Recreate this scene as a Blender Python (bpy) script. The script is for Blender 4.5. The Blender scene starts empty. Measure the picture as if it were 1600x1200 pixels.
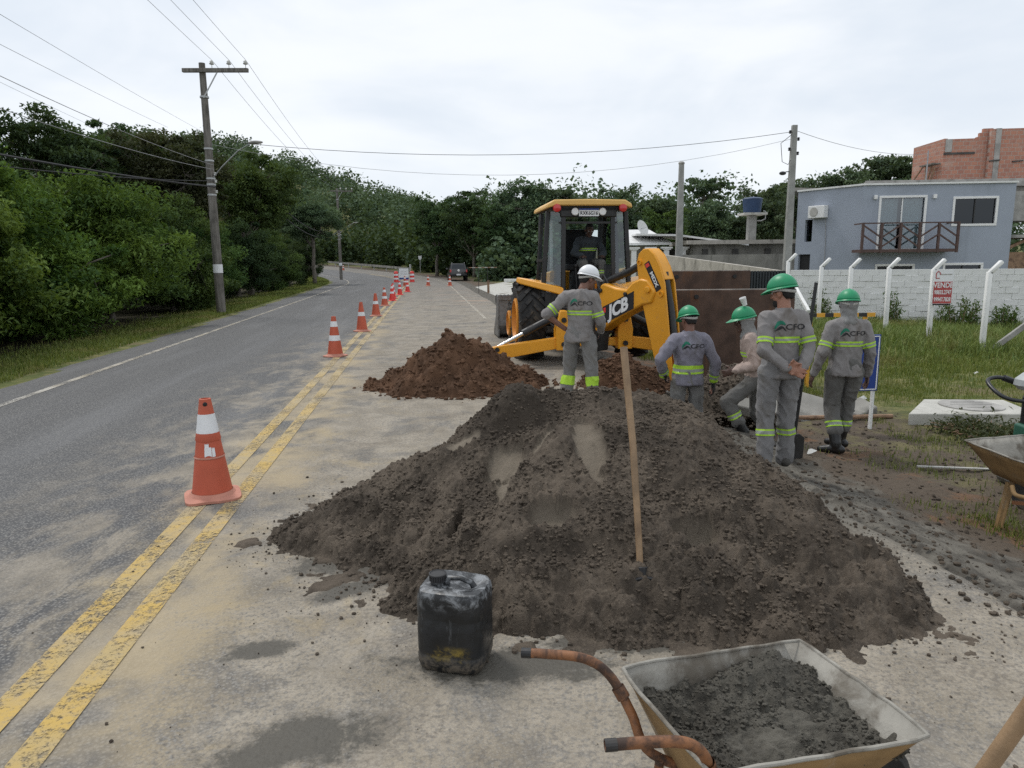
import bpy, bmesh, math, random
import numpy as np
from mathutils import Vector, Matrix, Quaternion
from mathutils.bvhtree import BVHTree

R = math.radians
SC = bpy.context.scene
COL = SC.collection

# ------------------------------------------------------------------ camera
CAM_H = 1.72
cam_d = bpy.data.cameras.new('camera')
cam_d.sensor_width = 36.0
cam_d.lens = 24.93
cam_d.clip_start = 0.05
cam_d.clip_end = 3000
cam = bpy.data.objects.new('camera', cam_d)
COL.objects.link(cam)
_p, _r = R(9.73), R(0.55)
_f = Vector((0, math.cos(_p), -math.sin(_p)))
_r0 = Vector((1, 0, 0)); _u0 = _r0.cross(_f)
_right = math.cos(_r) * _r0 - math.sin(_r) * _u0
_up = math.cos(_r) * _u0 + math.sin(_r) * _r0
cam.matrix_world = Matrix((( _right.x, _up.x, -_f.x, 0), (_right.y, _up.y, -_f.y, 0),
                           (_right.z, _up.z, -_f.z, CAM_H), (0, 0, 0, 1)))
SC.camera = cam

# ------------------------------------------------------------------ exposure
SC.view_settings.view_transform = 'Standard'
SC.view_settings.look = 'None'
SC.view_settings.gamma = 1.0
SC.view_settings.exposure = 0.1
SC.view_settings.use_curve_mapping = False
SC.cycles.max_bounces = 6
SC.cycles.transparent_max_bounces = 24
SC.cycles.use_denoising = False

# ------------------------------------------------------------------ node helper
class NT:
    def __init__(s, tree): s.t = tree; s.L = tree.links
    def n(s, kind, **kw):
        nd = s.t.nodes.new(kind)
        for k, v in kw.items(): setattr(nd, k, v)
        return nd
    def put(s, sock, v):
        if isinstance(v, bpy.types.NodeSocket): s.L.new(v, sock)
        elif v is not None:
            try: sock.default_value = v
            except Exception: sock.default_value = (*v, 1.0)
    def math(s, op, a, b=None, c=None, clamp=False):
        nd = s.n('ShaderNodeMath', operation=op, use_clamp=clamp)
        s.put(nd.inputs[0], a)
        if b is not None: s.put(nd.inputs[1], b)
        if c is not None: s.put(nd.inputs[2], c)
        return nd.outputs[0]
    def mix(s, f, a, b, mode='MIX'):
        nd = s.n('ShaderNodeMixRGB', blend_type=mode)
        s.put(nd.inputs[0], f); s.put(nd.inputs[1], a); s.put(nd.inputs[2], b)
        return nd.outputs[0]
    def noise(s, vec, scale, detail=4, rough=.55, dist=0):
        nd = s.n('ShaderNodeTexNoise')
        s.put(nd.inputs['Vector'], vec); nd.inputs['Scale'].default_value = scale
        nd.inputs['Detail'].default_value = detail; nd.inputs['Roughness'].default_value = rough
        nd.inputs['Distortion'].default_value = dist
        return nd.outputs[0]
    def voro(s, vec, scale, feat='F1', out='Distance', rand=1):
        nd = s.n('ShaderNodeTexVoronoi', feature=feat)
        s.put(nd.inputs['Vector'], vec); nd.inputs['Scale'].default_value = scale
        nd.inputs['Randomness'].default_value = rand
        return nd.outputs[out]
    def smooth(s, x, lo, hi, a=0., b=1.):
        nd = s.n('ShaderNodeMapRange', interpolation_type='SMOOTHSTEP')
        s.put(nd.inputs[0], x); nd.inputs[1].default_value = lo; nd.inputs[2].default_value = hi
        nd.inputs[3].default_value = a; nd.inputs[4].default_value = b
        return nd.outputs[0]
    def mapv(s, vec, scale=(1, 1, 1), loc=(0, 0, 0)):
        nd = s.n('ShaderNodeMapping')
        s.put(nd.inputs[0], vec); nd.inputs[1].default_value = loc; nd.inputs[3].default_value = scale
        return nd.outputs[0]
    def sep(s, vec):
        nd = s.n('ShaderNodeSeparateXYZ'); s.put(nd.inputs[0], vec); return nd.outputs
    def bump(s, h, strength=.3, dist=.01, normal=None):
        nd = s.n('ShaderNodeBump'); nd.inputs['Strength'].default_value = strength
        nd.inputs['Distance'].default_value = dist; s.put(nd.inputs['Height'], h)
        if normal is not None: s.put(nd.inputs['Normal'], normal)
        return nd.outputs[0]

# ------------------------------------------------------------------ sky: an even overcast over a clear-sky base
SUN_EL, SUN_AZ = R(58), R(-40)          # high behind cloud, ahead and to the left
world = bpy.data.worlds.new('World'); SC.world = world; world.use_nodes = True
w = NT(world.node_tree); w.t.nodes.clear()
sky = w.n('ShaderNodeTexSky', sky_type='NISHITA', sun_disc=False)
sky.sun_elevation = SUN_EL; sky.sun_rotation = SUN_AZ
gc = w.n('ShaderNodeTexCoord').outputs['Generated']
flat = w.mapv(gc, (1, 1, 2.6))
cl = w.noise(flat, 2.1, 5, .55, .5)
cl2 = w.noise(w.mapv(gc, (1, 1, 3.0), (3.1, .4, 1.7)), 4.6, 4, .5, .3)
cmix = w.math('ADD', w.math('MULTIPLY', cl, .7), w.math('MULTIPLY', cl2, .3))
cloud = w.mix(w.smooth(cmix, .34, .64), (7.4, 8.05, 8.85, 1), (9.3, 9.6, 9.95, 1))
allc = w.mix(.93, sky.outputs[0], cloud)
bg = w.n('ShaderNodeBackground'); bg.inputs['Strength'].default_value = .1
w.L.new(allc, bg.inputs[0])
wo = w.n('ShaderNodeOutputWorld'); w.L.new(bg.outputs[0], wo.inputs[0])

sun_d = bpy.data.lights.new('sun', 'SUN'); sun_d.energy = 1.5; sun_d.angle = R(11); sun_d.color = (1, .965, .91)
sun = bpy.data.objects.new('sun', sun_d); COL.objects.link(sun)
sdir = Vector((math.sin(SUN_AZ) * math.cos(SUN_EL), math.cos(SUN_AZ) * math.cos(SUN_EL), math.sin(SUN_EL)))
sun.rotation_euler = sdir.to_track_quat('Z', 'Y').to_euler()

# ------------------------------------------------------------------ general helpers
rng = np.random.default_rng(7)
_perm = np.random.default_rng(3).permutation(256).astype(np.int64); _perm = np.concatenate([_perm] * 3)
_g3 = np.random.default_rng(4).normal(size=(256, 3)); _g3 /= np.linalg.norm(_g3, axis=1, keepdims=True)
def perlin(P):
    P = np.asarray(P, float); i = np.floor(P).astype(np.int64); f = P - i; i &= 255
    u = f * f * f * (f * (f * 6 - 15) + 10); out = 0
    for dx in (0, 1):
        for dy in (0, 1):
            for dz in (0, 1):
                h = _perm[_perm[_perm[i[:, 0] + dx] + i[:, 1] + dy] + i[:, 2] + dz]
                d = f - np.array([dx, dy, dz])
                wgt = (u[:, 0] if dx else 1 - u[:, 0]) * (u[:, 1] if dy else 1 - u[:, 1]) * (u[:, 2] if dz else 1 - u[:, 2])
                out = out + wgt * (_g3[h] * d).sum(1)
    return out * 1.5
def fbm(P, octv=4, gain=.5):
    P = np.asarray(P, float); a = 1.; s = 0
    for _ in range(octv): s = s + a * perlin(P); P = P * 2.03 + 17.3; a *= gain
    return s
def sstep(x, a, b):
    t = np.clip((x - a) / (b - a), 0, 1); return t * t * (3 - 2 * t)

def tag(o, label=None, cat=None, group=None, kind=None):
    if label: o['label'] = label
    if cat: o['category'] = cat
    if group: o['group'] = group
    if kind: o['kind'] = kind
    return o
def link(name, me, parent=None, loc=None, rot=None):
    o = bpy.data.objects.new(name, me); COL.objects.link(o)
    if parent is not None: o.parent = parent
    if loc is not None: o.location = loc
    if rot is not None: o.rotation_euler = rot
    return o
def thing(name, label, cat, loc=(0, 0, 0), rz=0., group=None):
    return tag(link(name, None, None, loc, (0, 0, rz)), label, cat, group)
def copy_tree(o, parent=None):
    c = o.copy(); COL.objects.link(c); c.parent = parent
    for ch in list(o.children): copy_tree(ch, c)
    return c
def np_mesh(name, V, F, mats=(), smooth=True, mi=None):
    V = np.asarray(V, np.float32); me = bpy.data.meshes.new(name)
    if isinstance(F, np.ndarray):
        n, k = F.shape
        me.vertices.add(len(V)); me.vertices.foreach_set('co', V.ravel())
        me.loops.add(n * k); me.loops.foreach_set('vertex_index', F.astype(np.int32).ravel())
        me.polygons.add(n); me.polygons.foreach_set('loop_start', np.arange(0, n * k, k, dtype=np.int32))
        me.polygons.foreach_set('loop_total', np.full(n, k, np.int32))
        me.update(calc_edges=True)
    else:
        me.from_pydata([tuple(map(float, v)) for v in V], [], F)
    for m in (mats if isinstance(mats, (list, tuple)) else [mats]): me.materials.append(m)
    if mi is not None: me.polygons.foreach_set('material_index', np.asarray(mi, np.int32))
    me.polygons.foreach_set('use_smooth', np.full(len(me.polygons), bool(smooth)))
    me.update()
    return me
def fattr(me, name, vals, dom='POINT'):
    a = me.attributes.new(name, 'FLOAT', dom); a.data.foreach_set('value', np.asarray(vals, np.float32))
def frame(d, up=(0, 0, 1)):
    d = Vector(d).normalized(); u = Vector(up)
    if abs(d.dot(u)) > .98: u = Vector((1, 0, 0))
    x = u.cross(d).normalized(); return x, d.cross(x).normalized(), d

class MB:
    """collects shapes into one mesh"""
    def __init__(s): s.v = []; s.f = []; s.m = []
    def add(s, vs, fs, m=0):
        b = len(s.v); s.v += [tuple(v) for v in vs]; s.f += [tuple(b + i for i in f) for f in fs]; s.m += [m] * len(fs); return s
    def box(s, c, size, rot=None, m=0, taper=1.):
        x, y, z = [k / 2 for k in size]; c = Vector(c)
        vs = [Vector((i * (taper if k > 0 else 1) * x, j * (taper if k > 0 else 1) * y, k * z)) for k in (-1, 1) for j in (-1, 1) for i in (-1, 1)]
        if rot is not None:
            if not isinstance(rot, Matrix): rot = Matrix.Rotation(rot[2], 3, 'Z') @ Matrix.Rotation(rot[1], 3, 'Y') @ Matrix.Rotation(rot[0], 3, 'X')
            vs = [rot @ v for v in vs]
        return s.add([v + c for v in vs], [(0, 2, 3, 1), (4, 5, 7, 6), (0, 1, 5, 4), (2, 6, 7, 3), (0, 4, 6, 2), (1, 3, 7, 5)], m)
    def bar(s, a, b, w, h, m=0, up=(0, 0, 1)):
        a, b = Vector(a), Vector(b); x, y, d = frame(b - a, up)
        vs = [p + x * (i * w / 2) + y * (j * h / 2) for p in (a, b) for i, j in ((-1, -1), (1, -1), (1, 1), (-1, 1))]
        return s.add(vs, [(3, 2, 1, 0), (4, 5, 6, 7), (0, 1, 5, 4), (1, 2, 6, 5), (2, 3, 7, 6), (3, 0, 4, 7)], m)
    def tube(s, pts, r, n=10, m=0, cap=True):
        pts = [Vector(p) for p in pts]; k = len(pts); rr = r if isinstance(r, (list, tuple)) else [r] * k
        base = len(s.v); px = None
        for i, p in enumerate(pts):
            d = (pts[min(i + 1, k - 1)] - pts[max(i - 1, 0)])
            if px is None: x, y, d = frame(d)
            else:
                d = d.normalized(); x = (px - d * px.dot(d)).normalized(); y = d.cross(x)
            px = x
            s.v += [tuple(p + (x * math.cos(2 * math.pi * j / n) + y * math.sin(2 * math.pi * j / n)) * rr[i]) for j in range(n)]
        for i in range(k - 1):
            for j in range(n):
                a = base + i * n + j; b = base + i * n + (j + 1) % n
                s.f.append((a, b, b + n, a + n)); s.m.append(m)
        if cap:
            s.f.append(tuple(base + j for j in range(n))[::-1]); s.m.append(m)
            s.f.append(tuple(base + (k - 1) * n + j for j in range(n))); s.m.append(m)
        return s
    def prism(s, poly, a, b, plane='xz', m=0):
        """extrude a 2-D outline between a and b along the axis the plane leaves out"""
        n = len(poly)
        def P(u, v, w): return {'xz': (u, w, v), 'xy': (u, v, w), 'yz': (w, u, v)}[plane]
        vs = [P(u, v, a) for u, v in poly] + [P(u, v, b) for u, v in poly]
        return s.add(vs, [tuple(range(n)), tuple(range(2 * n - 1, n - 1, -1))] + [(i, i + n, (i + 1) % n + n, (i + 1) % n) for i in range(n)], m)
    def lathe(s, prof, n=24, c=(0, 0, 0), axis=(0, 0, 1), m=0, cap=True):
        c = Vector(c); x, y, d = frame(axis); b = len(s.v); k = len(prof)
        for r, h in prof:
            s.v += [tuple(c + d * h + (x * math.cos(2 * math.pi * j / n) + y * math.sin(2 * math.pi * j / n)) * r) for j in range(n)]
        for i in range(k - 1):
            for j in range(n):
                a = b + i * n + j; e = b + i * n + (j + 1) % n
                s.f.append((a, e, e + n, a + n)); s.m.append(m)
        if cap:
            s.f.append(tuple(b + j for j in range(n))[::-1]); s.m.append(m)
            s.f.append(tuple(b + (k - 1) * n + j for j in range(n))); s.m.append(m)
        return s
    def ell(s, c, rad, n=12, k=8, m=0, rot=None):
        c = Vector(c); vs = []; fs = []
        for i in range(k + 1):
            th = math.pi * i / k
            for j in range(n):
                ph = 2 * math.pi * j / n
                v = Vector((rad[0] * math.sin(th) * math.cos(ph), rad[1] * math.sin(th) * math.sin(ph), rad[2] * math.cos(th)))
                if rot is not None: v = rot @ v
                vs.append(c + v)
        for i in range(k):
            for j in range(n):
                a = i * n + j; b = i * n + (j + 1) % n; fs.append((a, a + n, b + n, b))
        return s.add(vs, fs, m)
    def mesh(s, name, mats, smooth=False):
        me = np_mesh(name, np.array(s.v, np.float32).reshape(-1, 3), s.f, mats, smooth)
        me.polygons.foreach_set('material_index', np.array(s.m, np.int32))
        bm = bmesh.new(); bm.from_mesh(me)
        bmesh.ops.remove_doubles(bm, verts=bm.verts, dist=1e-6)
        bmesh.ops.recalc_face_normals(bm, faces=bm.faces); bm.to_mesh(me); bm.free()
        return me
    def build(s, name, mats, parent=None, bevel=0., smooth=False, loc=None, rot=None, seg=2, ang=35):
        o = link(name, s.mesh(name, mats, smooth or bevel > 0), parent, loc, rot)
        if smooth or bevel > 0:
            o.data.polygons.foreach_set('use_smooth', np.full(len(o.data.polygons), True))
        if bevel > 0:
            b = o.modifiers.new('bevel', 'BEVEL'); b.width = bevel; b.segments = seg; b.limit_method = 'ANGLE'; b.angle_limit = R(ang); b.harden_normals = False
        if smooth or bevel > 0: sharp(o.data, ang)
        return o
def sharp(me, ang=35):
    try: me.set_sharp_from_angle(angle=R(ang))
    except Exception: pass
def arc(c, r, a0, a1, n, plane='xz', w=0):
    out = []
    for i in range(n + 1):
        a = R(a0 + (a1 - a0) * i / n); u, v = c[0] + r * math.cos(a), c[1] + r * math.sin(a)
        out.append((u, v))
    return out
def text_mesh(txt, size, extrude=.001, bold=0., align='CENTER', spacing=1., shear=0.):
    cu = bpy.data.curves.new('txt', 'FONT'); cu.body = txt; cu.size = size; cu.extrude = extrude; cu.offset = bold
    cu.align_x = align; cu.align_y = 'CENTER'; cu.space_character = spacing; cu.shear = shear; cu.resolution_u = 4
    o = bpy.data.objects.new('txt', cu); COL.objects.link(o)
    dg = bpy.context.evaluated_depsgraph_get(); me = bpy.data.meshes.new_from_object(o.evaluated_get(dg))
    bpy.data.objects.remove(o); bpy.data.curves.remove(cu)
    return me
def put_text(name, txt, size, mat, parent, mw, bold=0., scale=(1, 1), extrude=.001, **kw):
    """lettering as a thin raised mesh; mw maps the text plane (x right, y up) to the parent's space"""
    me = text_mesh(txt, size, extrude, bold, **kw)
    me.transform(Matrix.Diagonal((scale[0], scale[1], 1, 1))); me.transform(mw)
    me.materials.clear(); me.materials.append(mat)
    return link(name, me, parent)
def plane_mw(o, right, up):
    r_, u_ = Vector(right).normalized(), Vector(up).normalized(); n_ = r_.cross(u_).normalized(); u_ = n_.cross(r_)
    return Matrix(((r_.x, u_.x, n_.x, o[0]), (r_.y, u_.y, n_.y, o[1]), (r_.z, u_.z, n_.z, o[2]), (0, 0, 0, 1)))

# ------------------------------------------------------------------ materials
MATS = {}
def new_mat(name):
    m = bpy.data.materials.new(name); m.use_nodes = True; t = NT(m.node_tree); t.t.nodes.clear()
    out = t.n('ShaderNodeOutputMaterial'); b = t.n('ShaderNodeBsdfPrincipled'); t.L.new(b.outputs[0], out.inputs[0])
    MATS[name] = m; return m, t, b, out
def M(name, col, rough=.6, var=.18, scale=5., bump=.12, bscale=60., metal=0., col2=None, mscale=3., lo=.5, hi=.62, spec=.5, streak=None, r2=None, coat=0.):
    m, t, b, _ = new_mat(name)
    c = t.n('ShaderNodeTexCoord').outputs['Object']
    n1 = t.noise(c, scale, 4, .6)
    dark = tuple(k * (1 - var) for k in col); lite = tuple(min(1, k * (1 + var)) for k in col)
    cc = t.mix(t.smooth(n1, .3, .7), (*dark, 1), (*lite, 1))
    rr = rough
    if col2 is not None:
        v = t.mapv(c, streak) if streak else c
        k = t.smooth(t.noise(v, mscale, 6, .65, .4), lo, hi)
        cc = t.mix(k, cc, (*col2, 1))
        if r2 is not None: rr = t.smooth(k, 0, 1, rough, r2)
    t.put(b.inputs['Base Color'], cc); t.put(b.inputs['Roughness'], rr)
    b.inputs['Metallic'].default_value = metal; b.inputs['Specular IOR Level'].default_value = spec
    b.inputs['Coat Weight'].default_value = coat
    if bump: t.put(b.inputs['Normal'], t.bump(t.noise(c, bscale, 5, .6), bump, .01))
    return m
def G(name): return MATS[name]
M('rust_steel', (.085, .052, .038), .75, .35, 3, .3, 40, .25, (.17, .085, .045), 2.2, .5, .68, streak=(1.2, 1.2, .35), r2=.9)
M('rust_edge', (.30, .27, .24), .7, .3, 6, .3, 40)
M('concrete', (.34, .33, .31), .9, .22, 2.5, .35, 50, col2=(.17, .165, .15), mscale=1.7, lo=.52, hi=.72)
M('concrete_pole', (.30, .30, .285), .9, .15, 3, .25, 60, col2=(.19, .185, .17), mscale=2, lo=.55, hi=.75, streak=(2, 2, .25))
M('pale_slab', (.47, .46, .42), .9, .12, 3, .3, 70, col2=(.32, .31, .27), mscale=3, lo=.5, hi=.7)
M('old_wall', (.26, .25, .225), .92, .2, 1.2, .3, 30, col2=(.10, .098, .085), mscale=1.1, lo=.48, hi=.7, streak=(1.5, 1.5, .35))
M('stained_wall', (.44, .41, .36), .92, .12, 2, .3, 30, col2=(.19, .175, .15), mscale=1.6, lo=.5, hi=.75, streak=(1.6, 1.6, .5))
M('dark_wood', (.125, .115, .10), .85, .3, 4, .4, 50, col2=(.21, .195, .175), mscale=3, lo=.45, hi=.65, streak=(6, 6, .35))
M('balcony_wood', (.085, .050, .042), .7, .2, 5, .2, 50)
M('tool_wood', (.28, .185, .105), .55, .22, 7, .2, 80, col2=(.20, .125, .07), mscale=5, lo=.5, hi=.7, streak=(3, 3, .35))
M('plank_wood', (.27, .17, .105), .8, .25, 6, .3, 60, col2=(.15, .09, .06), mscale=4)
M('bark', (.13, .115, .095), .9, .3, 6, .5, 30, col2=(.22, .20, .17), mscale=5)
M('pale_bark', (.30, .28, .25), .9, .25, 4, .4, 30, col2=(.16, .15, .12), mscale=4)
M('black_metal', (.016, .016, .017), .45, .3, 8, .08, 60, .0, (.05, .045, .04), 4, .55, .75, r2=.8)
M('black_rubber', (.020, .0195, .019), .8, .25, 12, .25, 60, 0, (.085, .07, .053), 5, .5, .72, r2=.95)
M('grey_steel', (.22, .22, .22), .5, .2, 8, .15, 60, .6, (.13, .11, .09), 5, .5, .7)
M('chrome', (.62, .62, .62), .16, .05, 8, 0, 60, 1.)
M('galvanised', (.42, .43, .43), .5, .12, 6, .1, 40, .5)
M('machine_yellow', (.76, .335, .020), .40, .06, 3, .04, 30, 0, (.36, .20, .065), 5, .57, .82, r2=.8)
M('machine_top', (.72, .44, .13), .5, .06, 3, .04, 30)
M('white_paint', (.74, .75, .74), .6, .05, 4, .12, 40)
M('white_weathered', (.76, .76, .74), .85, .06, 3, .3, 40, 0, (.46, .45, .41), 3.2, .58, .78, streak=(1.5, 1.5, .5))
M('house_blue', (.32, .355, .415), .85, .06, .6, .10, 60, 0, (.255, .285, .33), .8, .48, .78, streak=(1.3, 1.3, .35))
M('white_plain', (.78, .78, .77), .5, .03, 4, 0)
M('curtain', (.56, .64, .65), .9, .08, 4, 0)
M('dark_void', (.012, .012, .013), .6, .1, 3, 0)
M('brick_red', (.42, .205, .145), .92, .2, 7, .3, 60, 0, (.33, .20, .16), 2, .5, .7)
M('mortar', (.40, .34, .29), .95, .12, 8, .3, 60)
M('roof_white', (.70, .70, .69), .8, .08, 2, .1, 30, 0, (.45, .45, .42), 2, .55, .75)
M('roof_dark', (.075, .072, .068), .9, .25, 2, .2, 30)
M('tank_blue', (.022, .05, .115), .5, .1, 4, .03)
M('sign_blue', (.012, .045, .24), .45, .06, 4, .02)
M('sign_white', (.76, .77, .78), .5, .03, 4, 0)
M('sign_red', (.40, .06, .06), .5, .1, 6, 0, col2=(.5, .09, .085), mscale=8)
M('cone_orange', (.50, .10, .05), .6, .08, 6, .06, 40, 0, (.42, .10, .055), 5, .5, .75)
M('cone_faded', (.48, .21, .15), .75, .12, 5, .1, 40, 0, (.40, .20, .14), 6, .55, .75)
M('cone_red', (.70, .05, .04), .55, .06, 6, .05, 40)
M('cone_white', (.74, .75, .76), .5, .06, 9, .04, 40, 0, (.48, .46, .42), 7, .6, .75)
M('lamp_glass_glint', (.8, .8, .8), .15, .03, 4, 0)
M('red_lamp', (.55, .03, .03), .25, .05, 4, 0, coat=.5)
M('car_black', (.010, .011, .013), .25, .1, 4, 0, coat=.8)
M('plastic_black', (.014, .015, .017), .36, .25, 7, .1, 30)
M('green_helmet', (.008, .25, .105), .42, .06, 5, .02, 40, 0, (.02, .20, .10), 6, .62, .8, r2=.55)
M('white_helmet', (.76, .77, .78), .32, .03, 5, .02)
M('strap_grey', (.42, .41, .38), .8, .12, 8, .1)
M('glove_black', (.013, .013, .014), .75, .2, 8, .2)
M('boot_black', (.012, .012, .012), .38, .2, 6, .12, 30, 0, (.10, .085, .065), 6, .58, .75, r2=.9)
M('shoe_grey', (.06, .056, .05), .8, .2, 8, .2)
M('lime', (.40, .66, .045), .6, .05, 9, .03)
M('silver_band', (.30, .33, .29), .55, .08, 9, .03)
M('logo_green', (.008, .15, .09), .8, .08, 9, 0)
M('logo_black', (.016, .016, .018), .8, .1, 9, 0)
M('hair_black', (.012, .010, .009), .8, .2, 30, .4, 120)
M('satellite', (.60, .60, .58), .6, .05, 4, 0)
M('orange_pipe', (.25, .105, .042), .6, .2, 9, .25, 50, 0, (.05, .03, .022), 8, .44, .62, r2=.8)
M('tray_cement', (.30, .285, .25), .85, .15, 6, .5, 40, 0, (.125, .108, .085), 5, .44, .64)
M('tray_rust', (.25, .155, .065), .8, .2, 6, .25, 50, 0, (.36, .34, .29), 4, .55, .75)
M('rammer_grey', (.36, .38, .38), .5, .1, 6, .05)
M('rammer_blue', (.02, .055, .26), .5, .1, 6, .02)
M('green_plastic', (.02, .10, .065), .6, .15, 6, .1)
M('red_plastic', (.35, .035, .03), .5, .1, 6, .05)
M('cup_white', (.80, .80, .79), .5, .02, 4, 0)
M('wire_dark', (.03, .03, .032), .7, .1, 4, 0)
M('wire_grey', (.30, .30, .31), .7, .1, 4, 0)
M('ceramic', (.55, .55, .52), .35, .05, 4, 0)
M('gate_dark', (.022, .028, .032), .6, .2, 5, .1)
M('stripe_yellow', (.65, .33, .03), .6, .08, 6, .05)
M('litter', (.62, .62, .60), .8, .1, 6, .1)
M('rim_yellow', (.62, .24, .02), .5, .1, 6, .05, 40, 0, (.2, .13, .07), 5, .58, .75)
M('seat_black', (.02, .02, .021), .8, .2, 8, .15)
def skin_mat(name, col):
    m, t, b, _ = new_mat(name); c = t.n('ShaderNodeTexCoord').outputs['Object']
    t.put(b.inputs['Base Color'], t.mix(t.noise(c, 22, 4, .6), tuple(k * .8 for k in col) + (1,), tuple(k * 1.15 for k in col) + (1,)))
    b.inputs['Roughness'].default_value = .55; b.inputs['Subsurface Weight'].default_value = .08
    b.inputs['Subsurface Radius'].default_value = (.02, .008, .004); b.inputs['Subsurface Scale'].default_value = .4
    return m
skin_mat('skin_tan', (.33, .16, .105)); skin_mat('skin_brown', (.19, .09, .06)); skin_mat('skin_dark', (.085, .045, .033))
def cloth_mat(name, col, dirt, lo=.5, hi=.75):
    m, t, b, _ = new_mat(name); c = t.n('ShaderNodeTexCoord').outputs['Object']
    n1 = t.noise(c, 4, 5, .6); n2 = t.noise(c, 14, 4, .6)
    cc = t.mix(t.smooth(n1, .3, .7), tuple(k * .86 for k in col) + (1,), tuple(k * 1.1 for k in col) + (1,))
    cc = t.mix(t.smooth(t.noise(t.mapv(c, (1, 1, .7)), 5.5, 6, .62, .5), lo, hi), cc, (*dirt, 1))
    t.put(b.inputs['Base Color'], cc); b.inputs['Roughness'].default_value = .9; b.inputs['Specular IOR Level'].default_value = .2
    b.inputs['Sheen Weight'].default_value = .08
    h = t.math('ADD', t.math('MULTIPLY', n2, .6), t.math('MULTIPLY', t.noise(c, 260, 2, .5), .12))
    t.put(b.inputs['Normal'], t.bump(h, .45, .02))
    return m
cloth_mat('shirt_grey', (.235, .222, .217), (.135, .115, .098)); cloth_mat('shirt_lilac', (.215, .208, .25), (.16, .15, .16))
cloth_mat('shirt_beige', (.40, .315, .275), (.25, .17, .13)); cloth_mat('shirt_dusty', (.20, .18, .168), (.13, .105, .088), .45, .7)
cloth_mat('trouser_grey', (.185, .182, .176), (.125, .112, .095)); cloth_mat('trouser_pale', (.21, .206, .206), (.13, .118, .10))
cloth_mat('trouser_dark', (.135, .132, .125), (.09, .08, .066)); cloth_mat('hood_grey', (.24, .24, .235), (.17, .16, .15))
cloth_mat('shirt_slate', (.055, .062, .07), (.04, .045, .05))
def glass_mat(name, tint, fac, rough=.02):
    m, t, b, out = new_mat(name)
    gl = t.n('ShaderNodeBsdfGlossy'); gl.inputs['Roughness'].default_value = rough; gl.inputs['Color'].default_value = (.9, .95, 1, 1)
    tr = t.n('ShaderNodeBsdfTransparent'); tr.inputs['Color'].default_value = (*tint, 1)
    fr = t.n('ShaderNodeFresnel'); fr.inputs['IOR'].default_value = 1.5
    mx = t.n('ShaderNodeMixShader'); t.L.new(t.math('ADD', t.math('MULTIPLY', fr.outputs[0], 1.), fac, clamp=True), mx.inputs[0])
    t.L.new(tr.outputs[0], mx.inputs[1]); t.L.new(gl.outputs[0], mx.inputs[2]); t.L.new(mx.outputs[0], out.inputs[0])
    return m
glass_mat('cab_glass', (.72, .82, .84), .05); glass_mat('tint_glass', (.05, .06, .07), .015); glass_mat('window_glass', (.55, .6, .62), .10)
# ------------------------------------------------------------------ layout of the road and terrain
def bend(y): return .006 * np.maximum(0, y - 60) ** 2
def rise(y): return .00045 * np.maximum(0, y - 60) ** 2
def yel(y): return -1.58 - .118 * y - bend(y)           # double yellow line
def redge(y): return 2.95 - .118 * y - bend(y)          # right edge of the pavement
def wline(y): return -5.17 - .145 * y - bend(y)         # left edge line
def ledge(y): return -6.1 - .160 * y - bend(y)          # left edge of the asphalt
TR = (1.72, 3.35, 7.75, 9.75)                           # trench x0 x1 y0 y1
def ground_z(x, y):
    x = np.asarray(x, float); y = np.asarray(y, float)
    s = x - redge(y); l = ledge(y) - x
    z = rise(np.clip(y, -50, 160)) * (1 + 0 * x)
    fade = 1 - sstep(y, 24, 34) * (1 - sstep(x, 6, 12))
    z = z - (s > 0) * fade * (.10 * sstep(s, 0, .25) + .17 * sstep(s, .1, 1.3) + .43 * sstep(s, 4, 18))
    z = z - (l > 0) * (.10 * sstep(l, 0.5, 3)) - (s > 0) * .09 * np.exp(-((x - 2.55) / .45) ** 2 - ((y - 6.15) / .7) ** 2)
    return z
def trench_d(x, y):
    u = np.minimum(np.minimum(x - TR[0], TR[1] - x), np.minimum(y - TR[2], TR[3] - y)); return .62 * sstep(u, -.02, .28)
def gz(x, y): return float(ground_z(np.array([x]), np.array([y]))[0])

def ground_noise(x, y):
    s = x - redge(y); rough_ = sstep(s, .0, .7)
    P = np.stack([x, y, 0 * x], 1)
    near = np.exp(-np.maximum(0, y - 10) / 12)
    return rough_ * (fbm(P * 1.1, 3) * .035 + near * (fbm(P * 4.3 + 9, 3) * .022))

def axis(breaks):
    out = []
    for a, b, st in breaks: out += list(np.arange(a, b - 1e-6, st))
    out.append(breaks[-1][1]); return np.array(out)
gx = axis([(-900, -100, 50), (-100, -40, 5), (-40, -14, 1), (-14, 1.5, .75), (1.5, 5, .055), (5, 12, .25), (12, 40, 1), (40, 120, 8), (120, 900, 60)])
gy = axis([(-60, -4, 4), (-4, 2.5, .4), (2.5, 10.5, .06), (10.5, 30, .4), (30, 140, 2), (140, 400, 20), (400, 1500, 100)])
X, Y = np.meshgrid(gx, gy); xf, yf = X.ravel(), Y.ravel()
onroad = (xf < redge(yf) - .02) & (xf > ledge(yf) + .02) & (yf > -4) & (yf < 134)
Z = ground_z(xf, yf) + ground_noise(xf, yf) - .035 * onroad - trench_d(xf, yf)
# the hill beyond the bend
Z = Z + sstep(yf, 122, 160) * 26 * np.exp(-(((xf + 95) / 62) ** 2 + ((yf - 215) / 75) ** 2)) + 5 * sstep(yf, 150, 300)
nx, ny = len(gx), len(gy)
idx = np.arange(nx * ny).reshape(ny, nx)
F = np.stack([idx[:-1, :-1].ravel(), idx[:-1, 1:].ravel(), idx[1:, 1:].ravel(), idx[1:, :-1].ravel()], 1)

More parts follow.
